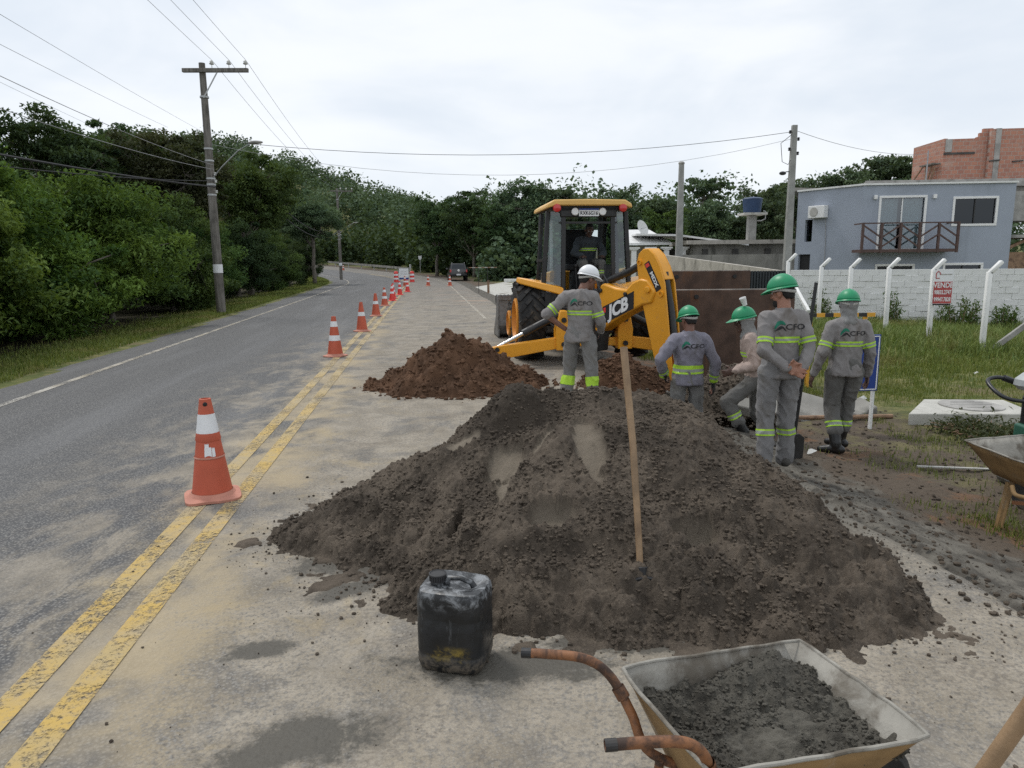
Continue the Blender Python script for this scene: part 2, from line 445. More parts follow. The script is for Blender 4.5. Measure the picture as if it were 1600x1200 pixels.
def ground_mat():
    m, t, b, _ = new_mat('ground')
    c = t.n('ShaderNodeTexCoord').outputs['Object']; a = t.n('ShaderNodeAttribute', attribute_name='side').outputs['Fac']
    n1 = t.noise(c, .9, 5, .6); n2 = t.noise(c, 3.2, 6, .65, .4); n3 = t.noise(c, 26, 4, .6)
    soil = t.mix(n3, (.060, .047, .035, 1), (.135, .105, .078, 1))
    mud = t.mix(t.smooth(t.noise(t.mapv(c, (1.6, .9, 1)), 4.5, 7, .7, .6), .36, .68), (.060, .054, .045, 1), (.165, .152, .128, 1))
    turf = t.mix(t.smooth(n2, .35, .68), (.075, .10, .025, 1), (.19, .175, .07, 1))
    turf = t.mix(t.smooth(n1, .52, .68), turf, (.15, .115, .07, 1))
    s = t.math('ADD', a, t.math('MULTIPLY', t.math('SUBTRACT', n2, .5), 1.3))
    right = t.mix(t.smooth(s, .55, .85), mud, soil)
    right = t.mix(t.smooth(s, 1.3, 2.0), right, t.mix(t.smooth(n2, .46, .64), soil, t.mix(.5, turf, soil)))
    right = t.mix(t.smooth(s, 2.4, 3.6), right, turf)
    clay = t.mix(n3, (.11, .064, .038, 1), (.19, .115, .07, 1))
    band = t.math('MULTIPLY', t.smooth(s, .75, 1.05), t.smooth(s, 1.75, 1.35))
    right = t.mix(t.math('MULTIPLY', band, t.smooth(t.noise(c, 1.7, 4, .6, .5), .52, .6)), right, clay)
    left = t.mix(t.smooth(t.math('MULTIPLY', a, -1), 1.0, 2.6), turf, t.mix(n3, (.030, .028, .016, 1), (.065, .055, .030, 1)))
    col = t.mix(t.smooth(a, -.01, .01), left, right)
    t.put(b.inputs['Base Color'], col); b.inputs['Roughness'].default_value = .92; b.inputs['Specular IOR Level'].default_value = .25
    h = t.math('ADD', t.math('MULTIPLY', n3, .5), t.math('MULTIPLY', t.noise(c, 90, 3, .6), .25))
    t.put(b.inputs['Normal'], t.bump(h, .8, .03))
    return m
me = np_mesh('ground', np.stack([xf, yf, Z], 1), F, ground_mat())
fattr(me, 'side', np.where(xf > yel(yf), np.maximum(xf - redge(yf), .03), np.minimum(xf - ledge(yf), -.03)))
tag(link('ground', me), 'grass and dirt ground beside the road', None, None, 'structure')

# ------------------------------------------------------------------ road
SPOTS = [(-.80, 2.33, .36, .17, .35), (-1.16, 2.95, .16, .09, .2), (-.05, 2.82, .55, .15, 0), (.55, 3.0, .5, .12, 0), (-.9, 3.55, .22, .12, .5), (-.62, 3.72, .35, .2, 0), (-.85, 3.95, .5, .22, .3), (-1.08, 3.9, .22, .05, .4)]
def road_mat():
    m, t, b, _ = new_mat('asphalt')
    c = t.n('ShaderNodeTexCoord').outputs['Object']
    uv = t.n('ShaderNodeUVMap').outputs[0]; u, v, _z = t.sep(uv)
    big = t.noise(c, .55, 5, .6); mid = t.noise(c, 2.6, 6, .68, .3); fine = t.noise(c, 38, 4, .7); grit = t.voro(c, 58)
    grit2 = t.noise(c, 75, 3, .6)
    asp = t.mix(t.smooth(grit, .12, .55), (.235, .228, .215, 1), (.083, .083, .085, 1))
    asp = t.mix(t.math('MULTIPLY', t.smooth(grit2, .56, .70), .8), asp, (.27, .262, .245, 1))
    lane = t.noise(t.mapv(uv, (2.2, .05, 1)), 1.6, 4, .6)
    asp = t.mix(t.math('MULTIPLY', t.smooth(lane, .45, .7), .28), asp, (.10, .10, .102, 1))
    asp = t.mix(t.math('MULTIPLY', t.smooth(t.noise(t.mapv(uv, (1.2, .11, 1), (4, 2, 0)), 1.1, 4, .6), .45, .7), .3), asp, (.215, .215, .218, 1))
    dustc = t.mix(t.smooth(mid, .35, .66), (.25, .215, .165, 1), (.365, .32, .255, 1))
    dustc = t.mix(t.math('MULTIPLY', t.smooth(fine, .46, .70), .65), dustc, (.165, .148, .122, 1))
    dustc = t.mix(t.math('MULTIPLY', t.smooth(t.voro(c, 105), .45, .15), .28), dustc, (.47, .44, .385, 1))
    nn = t.math('SUBTRACT', mid, .5)
    nn = t.math('ADD', nn, t.math('ADD', t.math('MULTIPLY', t.math('SUBTRACT', fine, .5), .55), t.math('MULTIPLY', t.math('SUBTRACT', grit2, .5), .55)))
    un = t.math('ADD', u, t.math('MULTIPLY', nn, 1.7))
    right = t.smooth(un, -.15, .75)
    right = t.math('MULTIPLY', right, t.smooth(v, 60, 16, .45, .92))
    holes = t.smooth(t.noise(c, 1.3, 6, .7, .6), .62, .5, .45, 1)
    right = t.math('MULTIPLY', right, holes)
    right = t.math('MULTIPLY', right, t.smooth(t.math('ADD', t.math('MULTIPLY', grit2, .6), t.math('MULTIPLY', fine, .5)), .66, .50, .55, 1))
    leftd = t.math('MULTIPLY', t.smooth(un, -2.0, -.2), t.smooth(t.noise(t.mapv(c, (1, .5, 1)), 2.3, 6, .7, .4), .42, .62))
    leftd = t.math('MULTIPLY', leftd, t.smooth(v, 24, 9, 0., .85))
    col = t.mix(t.math('MAXIMUM', right, leftd), asp, dustc)
    # sand spilt along the yellow lines
    sa = t.math('MULTIPLY', t.smooth(t.math('ABSOLUTE', t.math('ADD', t.math('SUBTRACT', u, .15), t.math('MULTIPLY', nn, .9))), .62, .12), t.smooth(t.noise(c, 1.1, 5, .6, .4), .40, .60))
    sa = t.math('MULTIPLY', sa, t.smooth(v, 45, 12, .25, .72))
    sand = t.mix(fine, (.33, .26, .155, 1), (.50, .41, .27, 1))
    col = t.mix(sa, col, sand)
    ym = t.math('MULTIPLY', t.smooth(t.noise(c, 1.9, 6, .7, .5), .53, .64), t.smooth(t.math('ABSOLUTE', t.math('SUBTRACT', u, .75)), 1.0, .2))
    col = t.mix(t.math('MULTIPLY', ym, t.smooth(v, 14, 6, 0., .3)), col, (.40, .31, .17, 1))
    # reddish soil trodden over the far part of the closed lane
    rs = t.math('MULTIPLY', t.smooth(t.noise(t.mapv(c, (.45, 1.2, 1)), .8, 4, .6), .54, .68), t.math('MULTIPLY', t.smooth(v, 22, 34), t.smooth(v, 62, 48)))
    col = t.mix(t.math('MULTIPLY', t.math('MULTIPLY', rs, t.smooth(u, 1, 2.2)), .6), col, (.40, .27, .19, 1))
    # cracks across the closed lane
    cr = t.math('ABSOLUTE', t.math('SUBTRACT', t.noise(t.mapv(c, (.35, 1.1, 1)), 1.15, 5, .6, .6), .5))
    crk = t.math('MULTIPLY', t.smooth(cr, .010, .002), t.math('MULTIPLY', t.smooth(u, .5, 1.5), t.smooth(v, 9, 12)))
    col = t.mix(t.math('MULTIPLY', crk, .75), col, (.08, .075, .07, 1))
    # mud trodden along the right edge of the pavement
    mk = t.math('MULTIPLY', t.smooth(t.math('ADD', u, t.math('MULTIPLY', nn, .8)), 3.7, 4.1), t.smooth(t.math('ADD', v, t.math('MULTIPLY', nn, 1.2)), 3.3, 4.6))
    mk = t.math('MULTIPLY', mk, t.smooth(v, 14, 11))
    col = t.mix(t.math('MULTIPLY', mk, .85), col, t.mix(t.smooth(mid, .35, .65), (.075, .070, .060, 1), (.155, .145, .123, 1)))
    grime = t.math('MULTIPLY', t.smooth(t.noise(c, 1.7, 7, .72, .5), .50, .66), t.smooth(u, .3, 1.0))
    col = t.mix(t.math('MULTIPLY', t.math('MULTIPLY', grime, t.smooth(fine, .35, .6)), .55), col, (.15, .125, .098, 1))
    # wet cement spills
    x, y, _z = t.sep(c); wet = None
    wn = t.math('ADD', t.math('MULTIPLY', t.math('SUBTRACT', t.noise(c, 5.5, 7, .75, .3), .5), 2.2), t.math('MULTIPLY', t.math('SUBTRACT', fine, .5), .9))
    for cx, cy, rx, ry, ro in SPOTS:
        dx = t.math('SUBTRACT', x, cx); dy = t.math('SUBTRACT', y, cy); ca, sn = math.cos(ro), math.sin(ro)
        p = t.math('DIVIDE', t.math('ADD', t.math('MULTIPLY', dx, ca), t.math('MULTIPLY', dy, sn)), rx)
        q = t.math('DIVIDE', t.math('SUBTRACT', t.math('MULTIPLY', dy, ca), t.math('MULTIPLY', dx, sn)), ry)
        d = t.math('ADD', t.math('SQRT', t.math('ADD', t.math('MULTIPLY', p, p), t.math('MULTIPLY', q, q))), wn)
        k = t.smooth(d, 1.08, .62); wet = k if wet is None else t.math('MAXIMUM', wet, k)
    col = t.mix(t.math('MULTIPLY', wet, .93), col, t.mix(fine, (.045, .041, .034, 1), (.105, .097, .080, 1)))
    t.put(b.inputs['Base Color'], col)
    t.put(b.inputs['Roughness'], t.math('SUBTRACT', .88, t.math('MULTIPLY', wet, .25)))
    b.inputs['Specular IOR Level'].default_value = .3
    h = t.math('ADD', t.math('MULTIPLY', grit, -.5), t.math('ADD', t.math('MULTIPLY', fine, .6), t.math('MULTIPLY', mid, 1.2)))
    t.put(b.inputs['Normal'], t.bump(h, .55, .012))
    return m
ry = axis([(-3.5, 2, .5), (2, 14, .25), (14, 60, 1), (60, 134, 1.5)])
fr = np.concatenate([np.linspace(0, .52, 8), np.linspace(.55, 1, 30)])
V = []; UV = []
for y in ry:
    a, b_ = ledge(y), redge(y)
    for f_ in fr:
        x = a + (b_ - a) * f_; V.append((x, y, float(rise(y)) + .004 + .0)); UV.append((x - float(yel(y)), y))
V = np.array(V); UV = np.array(UV); k = len(fr); n = len(ry)
wob = perlin(np.stack([V[:, 0] * 0, V[:, 1] * 1.7, V[:, 0] * 0 + .5], 1)) * .09 + perlin(np.stack([V[:, 0] * 0, V[:, 1] * 6.1, V[:, 0] * 0 + 3.5], 1)) * .03
edge_r = np.tile(fr > .999, n); V[edge_r, 0] += wob[edge_r]
V[edge_r, 2] -= .045
edge_l = np.tile(fr < 1e-6, n); V[edge_l, 0] += wob[edge_l]; V[edge_l, 2] -= .05
ii = np.arange(n * k).reshape(n, k)
F = np.stack([ii[:-1, :-1].ravel(), ii[:-1, 1:].ravel(), ii[1:, 1:].ravel(), ii[1:, :-1].ravel()], 1)
cx_ = V[F].mean(1); keep = ~((cx_[:, 0] > TR[0] - .1) & (cx_[:, 1] > TR[2]) & (cx_[:, 1] < TR[3])); F = F[keep]
me = np_mesh('road', V, F, road_mat())
uvl = me.uv_layers.new(name='UVMap'); uvl.data.foreach_set('uv', UV[F.ravel()].astype(np.float32).ravel())
tag(link('road', me), 'dusty grey asphalt road curving away to the left', None, None, 'structure')

def paint_mat(name, col, col2, lo, hi):
    m, t, b, out = new_mat(name); c = t.n('ShaderNodeTexCoord').outputs['Object']
    n1 = t.noise(c, 2.2, 5, .65); n2 = t.noise(c, 34, 5, .7); g = t.voro(c, 95)
    cc = t.mix(t.smooth(n1, .38, .62), (*col, 1), (*col2, 1))
    cc = t.mix(t.math('MULTIPLY', t.smooth(n2, .45, .70), .6), cc, (.27, .235, .18, 1))
    cc = t.mix(t.math('MULTIPLY', t.smooth(t.noise(c, 1.3, 6, .7, .4), .44, .62), .6), cc, (.33, .285, .215, 1))
    cc = t.mix(t.smooth(t.sep(c)[1], 4.5, 12, 0, .5), cc, (.36, .30, .20, 1))
    t.put(b.inputs['Base Color'], cc); b.inputs['Roughness'].default_value = .8
    wear = t.math('ADD', t.math('MULTIPLY', t.noise(c, 1.5, 6, .7, .3), .55), t.math('ADD', t.math('MULTIPLY', n2, .38), t.math('MULTIPLY', g, .12)))
    tr = t.n('ShaderNodeBsdfTransparent'); mx = t.n('ShaderNodeMixShader')
    t.L.new(t.smooth(wear, lo, hi), mx.inputs[0]); t.L.new(b.outputs[0], mx.inputs[1]); t.L.new(tr.outputs[0], mx.inputs[2]); t.L.new(mx.outputs[0], out.inputs[0])
    return m
paint_mat('yellow_paint', (.50, .335, .085), (.42, .315, .14), .50, .64)
paint_mat('white_line_paint', (.50, .50, .49), (.40, .40, .39), .48, .64)
def stripe(name, label, fn, off, wd, y0, y1, mat, lift=.005, weave=0):
    ys = axis([(y0, 14, .25), (14, y1, 1.)]) if y0 < 14 else np.arange(y0, y1, 1.)
    V = []
    for y in ys:
        xx = float(fn(y)) + off + weave * math.sin(y * .55)
        V += [(xx - wd / 2, y, float(rise(y)) + .004 + lift), (xx + wd / 2, y, float(rise(y)) + .004 + lift)]
    F = np.array([(2 * i, 2 * i + 1, 2 * i + 3, 2 * i + 2) for i in range(len(ys) - 1)])
    return tag(link(name, np_mesh(name, V, F, G(mat))), label, None, None, 'structure')
stripe('yellow_line', 'worn yellow centre line nearer the traffic lane', yel, -.125, .125, -3, 90, 'yellow_paint')
stripe('yellow_line', 'worn yellow centre line nearer the closed lane', yel, .125, .125, -3, 90, 'yellow_paint')
stripe('white_line', 'white edge line on the left of the road', wline, 0, .11, -3, 118, 'white_line_paint')
stripe('white_line', 'faint white edge line right of the closed lane', lambda y: redge(y) - 1.15, 0, .1, 22, 100, 'white_line_paint')

# ------------------------------------------------------------------ grass
def leaf_mat(name, c1, c2, c3=None, trans=.25, rough=.6):
    m, t, b, out = new_mat(name)
    a = t.n('ShaderNodeAttribute', attribute_name='tint').outputs['Fac']
    oi = t.n('ShaderNodeObjectInfo').outputs['Random']
    cc = t.mix(a, (*c1, 1), (*c2, 1))
    if c3: cc = t.mix(t.math('MULTIPLY', t.smooth(t.noise(t.n('ShaderNodeTexCoord').outputs['Object'], .55, 3, .6), .5, .7), .8), cc, (*c3, 1))
    hs = t.n('ShaderNodeHueSaturation'); t.put(hs.inputs['Hue'], t.math('ADD', .485, t.math('MULTIPLY', oi, .03)))
    t.put(hs.inputs['Value'], t.math('ADD', .85, t.math('MULTIPLY', oi, .3))); t.L.new(cc, hs.inputs['Color'])
    d = t.n('ShaderNodeBsdfDiffuse'); t.L.new(hs.outputs[0], d.inputs[0])
    tl = t.n('ShaderNodeBsdfTranslucent'); t.L.new(t.mix(.5, hs.outputs[0], (.10, .14, .01, 1)), tl.inputs[0])
    g = t.n('ShaderNodeBsdfGlossy'); g.inputs['Roughness'].default_value = rough; g.inputs[0].default_value = (.6, .7, .65, 1)
    m1 = t.n('ShaderNodeMixShader'); m1.inputs[0].default_value = trans; t.L.new(d.outputs[0], m1.inputs[1]); t.L.new(tl.outputs[0], m1.inputs[2])
    m2 = t.n('ShaderNodeMixShader'); m2.inputs[0].default_value = .035; t.L.new(m1.outputs[0], m2.inputs[1]); t.L.new(g.outputs[0], m2.inputs[2])
    t.L.new(m2.outputs[0], out.inputs[0]); return m
leaf_mat('grass_blades', (.085, .125, .022), (.24, .25, .06), (.27, .22, .09), .3)
leaf_mat('tall_grass', (.085, .135, .03), (.24, .27, .075), (.29, .25, .10), .3)
def blades(name, pts, h, wd, mat, label, lean=.45):
    n = len(pts); a = rng.uniform(0, 2 * np.pi, n); d = np.stack([np.cos(a), np.sin(a), 0 * a], 1)
    sd = np.stack([-np.sin(a), np.cos(a), 0 * a], 1); up = np.array([0, 0, 1.])
    h = h[:, None]; wd = np.broadcast_to(wd, n)[:, None]; ln = rng.uniform(.1, lean, n)[:, None]
    b0 = pts - sd * wd / 2; b1 = pts + sd * wd / 2
    mid = pts + up * h * .6 + d * h * ln * .4; m0 = mid - sd * wd * .4; m1 = mid + sd * wd * .4
    tip = pts + up * h * (1 - ln * .35) + d * h * ln * 1.1
    V = np.stack([b0, b1, m1, m0, tip], 1).reshape(-1, 3); o = np.arange(n)[:, None] * 5
    F = np.concatenate([o + np.array([[0, 1, 2]]), o + np.array([[0, 2, 3]]), o + np.array([[3, 2, 4]])])
    me = np_mesh(name, V, F, G(mat), False); fattr(me, 'tint', np.repeat(np.clip(rng.normal(.5, .28, n), 0, 1), 5))
    return tag(link(name, me), label, 'grass', None, 'stuff')
def scatter(n, x0, x1, y0, y1, pw=1.):
    return rng.uniform(x0, x1, n), y0 + (y1 - y0) * rng.uniform(0, 1, n) ** pw
x, y = scatter(260000, 2.6, 15, 4.6, 22, 1.7); s = x - redge(y)
dn = fbm(np.stack([x * .9, y * .9, 0 * x], 1), 3) ; dn2 = fbm(np.stack([x * .35, y * .35, 0 * x + 5], 1), 2)
prob = sstep(s + dn * 1.2, .9, 2.6) * (.35 + .65 * sstep(dn, -.25, .25)) * (1 - .75 * sstep(dn2, .18, .38))
slab = (x > 4.6) & (x < 6.5) & (y > 8.2) & (y < 9.5); tr_ = (x < 4.3) & (y > 7.2) & (y < 12)
k = (rng.uniform(0, 1, len(x)) < prob) & ~slab & ~tr_
x, y = x[k], y[k]; z = ground_z(x, y) + ground_noise(x, y) - .01
blades('short_grass', np.stack([x, y, z], 1), rng.uniform(.03, .10, len(x)) * (1 + .8 * sstep(y, 9, 13)), rng.uniform(.004, .009, len(x)) * (1 + sstep(y, 8, 16)), 'grass_blades', 'patchy short grass on the right of the road')
x, y = scatter(90000, 5.2, 22, 12.5, 25.5, .9)
dn = fbm(np.stack([x * .7, y * .7, 0 * x + 2], 1), 3); fx = 10.9 - (y - 16) * .175
wl = sstep(y + dn * 1.6, 13.2, 16.5); k = rng.uniform(0, 1, len(x)) < (.12 + .88 * wl); x, y, dn, wl = x[k], y[k], dn[k], wl[k]
z = ground_z(x, y) + ground_noise(x, y) - .01
blades('tall_grass', np.stack([x, y, z], 1), (rng.uniform(.18, .5, len(x)) * (.35 + .65 * wl) * (1 + .5 * np.clip(dn, -.5, .8))), rng.uniform(.012, .024, len(x)), 'tall_grass', 'tall rank grass in front of the white wall', .6)
yy = 6 + 90 * rng.uniform(0, 1, 60000) ** 1.8; l = np.abs(rng.normal(0, 1.2, len(yy))) - .1; xx = ledge(yy) - l
z = ground_z(xx, yy) - .005
blades('verge_grass', np.stack([xx, yy, z], 1), rng.uniform(.03, .10, len(xx)) * (1 + yy / 60), rng.uniform(.006, .012, len(xx)) * (1 + yy / 25), 'grass_blades', 'strip of short green grass along the left road edge')
# ------------------------------------------------------------------ trees
leaf_mat('leaf_bright', (.040, .095, .014), (.195, .31, .055), (.095, .185, .034), .34)
leaf_mat('leaf_mid', (.032, .068, .016), (.125, .195, .045), (.07, .125, .036), .28)
leaf_mat('leaf_dark', (.025, .050, .019), (.082, .13, .046), (.050, .082, .032), .24)
leaf_mat('leaf_olive', (.030, .034, .014), (.085, .085, .036), (.05, .06, .025), .18)
leaf_mat('leaf_far', (.050, .085, .048), (.16, .215, .11), (.10, .145, .08), .25)
leaf_mat('leaf_lime', (.09, .15, .02), (.21, .29, .055), None, .3)

def leaf_quads(pos, size, upb=.5, rg=None, wid=.5):
    n = len(pos); nrm = rg.normal(size=(n, 3)); nrm[:, 2] = np.abs(nrm[:, 2]) + upb
    nrm /= np.linalg.norm(nrm, axis=1, keepdims=True)
    t = rg.normal(size=(n, 3)); t -= nrm * (t * nrm).sum(1, keepdims=True); t /= np.linalg.norm(t, axis=1, keepdims=True)
    t[:, 2] -= .25; b = np.cross(nrm, t); s = (size * rg.uniform(.6, 1.3, n))[:, None]
    V = np.stack([pos - t * s * .5, pos + b * s * wid * .5 + nrm * s * .08, pos + t * s * .5 - nrm * s * .06, pos - b * s * wid * .5 + nrm * s * .08], 1).reshape(-1, 3)
    return V, np.arange(4 * n).reshape(n, 4)
def tree_proto(seed, H, th, rad, cz, ncl, nlf, lsz, clr, trunk_r, wid=.5, flat=.62, lobes=6, limbs=8, low=0., shell=.55):
    """returns wood mesh and leaf mesh; crown = clumps on limbs that fill several overlapping lobes"""
    rg = np.random.default_rng(seed); rad = np.array(rad, float)
    lob = []
    for i in range(lobes):
        d = rg.normal(size=3); d /= np.linalg.norm(d); d[2] = d[2] * .9 + .05
        lob.append((d * rad * rg.uniform(.35, .62) + np.array([0, 0, cz]), rad * rg.uniform(.42, .62)))
    lob.append((np.array([0, 0, cz]), rad * .62))
    C = []
    while len(C) < ncl:
        c, r = lob[rg.integers(len(lob))]; d = rg.normal(size=3); d /= np.linalg.norm(d)
        p = c + d * r * (shell + (1 - shell) * rg.uniform()) ; 
        if rg.uniform() < .16: p = c + d * r * rg.uniform(1.0, 1.14)
        if p[2] < low: continue
        C.append(p)
    C = np.array(C)
    mb = MB()
    tp = [(0, 0, -.3)]; x = y = 0.
    for i in range(1, 6):
        x += rg.normal() * .04 * H / 6; y += rg.normal() * .04 * H / 6; tp.append((x, y, th * i / 5))
    mb.tube(tp, [trunk_r * (1.25 - .55 * i / 5) for i in range(6)], 9)
    ends = []; top = Vector(tp[-1])
    for i in range(limbs):
        c, r = lob[i % len(lob)]; e = Vector(c + rg.normal(size=3) * r * .3); s0 = Vector(tp[-1 - int(rg.integers(0, 2))])
        mid = s0.lerp(e, .5) + Vector((rg.normal() * .1, rg.normal() * .1, -.08 * H / 6)) * 1.5
        pts = [s0, s0.lerp(mid, .6), mid, mid.lerp(e, .5) + Vector((0, 0, .03 * H)), e]
        mb.tube(pts, [trunk_r * .55, trunk_r * .42, trunk_r * .32, trunk_r * .22, trunk_r * .12], 6); ends += [pts[2], pts[3], e]
    for p in C[:: max(1, ncl // 70)]:
        q = min(ends, key=lambda e: (e - Vector(p)).length); mb.tube([q, q.lerp(Vector(p), .5) + Vector((0, 0, -.04 * H / 6)), p], [trunk_r * .13, trunk_r * .08, trunk_r * .04], 4, cap=False)
    wood = mb.mesh('trunk', [], True)
    per = rg.poisson(nlf, ncl) + 4; own = np.repeat(np.arange(ncl), per); n = len(own)
    cr = clr * rg.uniform(.45, 1.45, ncl)
    d = rg.normal(size=(n, 3)); d /= np.linalg.norm(d, axis=1, keepdims=True); rr = rg.uniform(0, 1, n) ** .5
    pos = C[own] + d * (rr * cr[own])[:, None] * np.array([1, 1, flat]); pos[:, 2] = np.maximum(pos[:, 2], .03)
    V, F = leaf_quads(pos, np.full(n, lsz), .5, rg, wid)
    lm = np_mesh('crown', V, F, [], False)
    tint = np.clip(rg.normal(.42, .3, ncl)[own] + rg.normal(0, .2, n), 0, 1)
    fattr(lm, 'tint', np.repeat(tint, 4))
    return wood, lm
PRO = {
 'bush0': tree_proto(11, 4.2, 1.2, (2.3, 2.3, 2.0), 2.15, 230, 300, .115, .44, .10, .42, lobes=9, low=.15),
 'bush1': tree_proto(12, 4.2, 1.0, (2.5, 2.2, 2.0), 2.1, 250, 280, .105, .40, .09, .45, lobes=10, low=.1),
 'bush2': tree_proto(13, 4.0, 1.1, (2.2, 2.4, 1.9), 2.0, 220, 310, .125, .46, .10, .36, lobes=8, low=.1),
 'mid0': tree_proto(21, 9, 4.2, (3.1, 3.1, 2.6), 6.4, 170, 170, .19, .62, .17, .5, .5, lobes=9, limbs=10, shell=.7),
 'mid1': tree_proto(22, 9, 3.6, (2.8, 3.0, 2.9), 6.1, 180, 170, .18, .58, .16, .5, .55, lobes=8, limbs=9),
 'mid2': tree_proto(23, 9, 5.2, (2.9, 2.7, 1.9), 7.0, 100, 150, .19, .60, .14, .5, .45, lobes=8, limbs=11, shell=.8),
 'far0': tree_proto(31, 10.5, 3, (3.6, 3.6, 4.2), 6.2, 160, 110, .27, .85, .2, .6, .6, lobes=9, limbs=8, low=.6),
 'far1': tree_proto(32, 10.5, 3, (3.3, 3.5, 4.4), 6.0, 180, 100, .26, .75, .2, .6, .55, lobes=10, limbs=8, low=.4),
 'far2': tree_proto(33, 10.5, 5, (3.4, 3.2, 2.6), 7.7, 100, 100, .27, .80, .17, .6, .45, lobes=8, limbs=10, shell=.75),
 'sparse': tree_proto(41, 12, 8.6, (3.0, 3.0, 1.7), 10.2, 42, 46, .36, .70, .13, .6, .4, lobes=7, limbs=10, shell=.85),
}
def plant_tree(name, label, proto, x, y, sc, rz, leaf, bark='bark', cat='tree', group=None, z=None, sx=1.):
    o = thing(name, label, cat, (x, y, gz(x, y) if z is None else z), rz, group)
    o.scale = (sc * sx, sc * sx, sc)
    wd, lf = PRO[proto]
    for nm, me, mt in (('trunk', wd, bark), ('crown', lf, leaf)):
        c = link(nm, me, o)
        if not me.materials: me.materials.append(None)
        c.material_slots[0].link = 'OBJECT'; c.material_slots[0].material = G(mt)
    return o
LB = 'leafy shrubs along the left verge'
for i, (y, off, sc, pr, lf, lb) in enumerate([
    (10.6, 2.9, .80, 'bush2', 'leaf_mid', 'dark low shrub at the far left edge of the picture'),
    (13.3, 3.0, 1.00, 'bush0', 'leaf_bright', 'bright green shrub nearest the camera on the left verge'),
    (16.6, 3.5, 1.06, 'bush1', 'leaf_bright', 'yellow-green bushy shrub second along the left verge'),
    (20.3, 3.3, 1.06, 'bush2', 'leaf_bright', 'spreading green shrub left of the wooden utility pole'),
    (23.8, 3.4, .96, 'bush0', 'leaf_mid', 'shrub with dark hollow right behind the wooden utility pole'),
    (28.6, 2.9, 1.02, 'bush1', 'leaf_mid', 'creeper-draped shrub just right of the wooden utility pole'),
    (34.0, 2.9, .98, 'bush2', 'leaf_mid', 'dark vine-covered shrub past the wooden utility pole'),
    (40.5, 2.8, .92, 'bush0', 'leaf_dark', 'dark rounded shrub midway along the left verge'),
    (48.0, 2.8, .92, 'bush1', 'leaf_mid', 'brownish green shrub beyond the vine-covered ones'),
    (57.0, 2.7, .90, 'bush2', 'leaf_dark', 'far dark shrub short of the second wooden pole'),
    (67.0, 2.6, .90, 'bush0', 'leaf_dark', 'shrub beside the far wooden pole on the bend'),
    (82.0, 5.5, 1.0, 'bush1', 'leaf_lime', 'lime green bamboo-like shrub behind the far wooden pole')]):
    plant_tree('shrub', lb, pr, float(ledge(y)) - off, y, sc * 1.16, i * 1.7, lf, cat='shrub', group=LB, z=gz(float(ledge(y)) - off, y) - .35)
for (y, off, sc, pr, lf, i) in [(13.5, 7.2, 1.15, 'bush1', 'leaf_mid', 0), (18.5, 7.2, 1.15, 'bush2', 'leaf_bright', 1), (24, 7.0, 1.15, 'bush0', 'leaf_mid', 2), (30.5, 6.6, 1.15, 'bush1', 'leaf_mid', 3), (38, 6.6, 1.2, 'bush0', 'leaf_dark', 4), (47, 6.5, 1.2, 'bush2', 'leaf_dark', 5), (59, 6.5, 1.3, 'bush1', 'leaf_dark', 6)]:
    plant_tree('shrub', ['dark shrub in the second row at the far left', 'pale green shrub rising behind the bright verge shrubs', 'mid-green shrub behind the hollow by the wooden pole', 'green shrub above the creeper-draped one', 'dark shrub behind the vine-covered shrub', 'dark second-row shrub halfway to the bend', 'dark second-row shrub close to the bend'][i],
               pr, float(ledge(y)) - off, y, sc, i * 2.3 + .5, lf, cat='shrub', group='shrubs behind the verge shrubs')
for i, (px_, y, sc, pr, lf, lb) in enumerate([
    (-20.3, 25.5, .98, 'mid0', 'leaf_dark', 'tall dark tree cut by the left picture edge'),
    (-18.8, 30.5, .90, 'mid2', 'leaf_dark', 'open-crowned tree with sky showing through at far left'),
    (-18.6, 36.5, 1.00, 'mid0', 'leaf_dark', 'dark clumpy tree above the bright shrubs'),
    (-15.6, 34.0, .93, 'mid1', 'leaf_olive', 'rounded brownish-olive tree left of the wooden pole'),
    (-21.5, 44.0, 1.10, 'mid1', 'leaf_dark', 'dark tree behind the brownish-olive one'),
    (-15.6, 43.0, .96, 'mid0', 'leaf_mid', 'green tree behind the street light of the wooden pole'),
    (-18.4, 53.0, 1.02, 'mid1', 'leaf_dark', 'dark tree right of the street light'),
    (-17.0, 62.0, .92, 'mid0', 'leaf_far', 'tree closing the left row before the hill')]):
    plant_tree('broadleaf_tree', lb, pr, px_, y, sc, i * 1.1 + .4, lf, group='tall trees on the left')
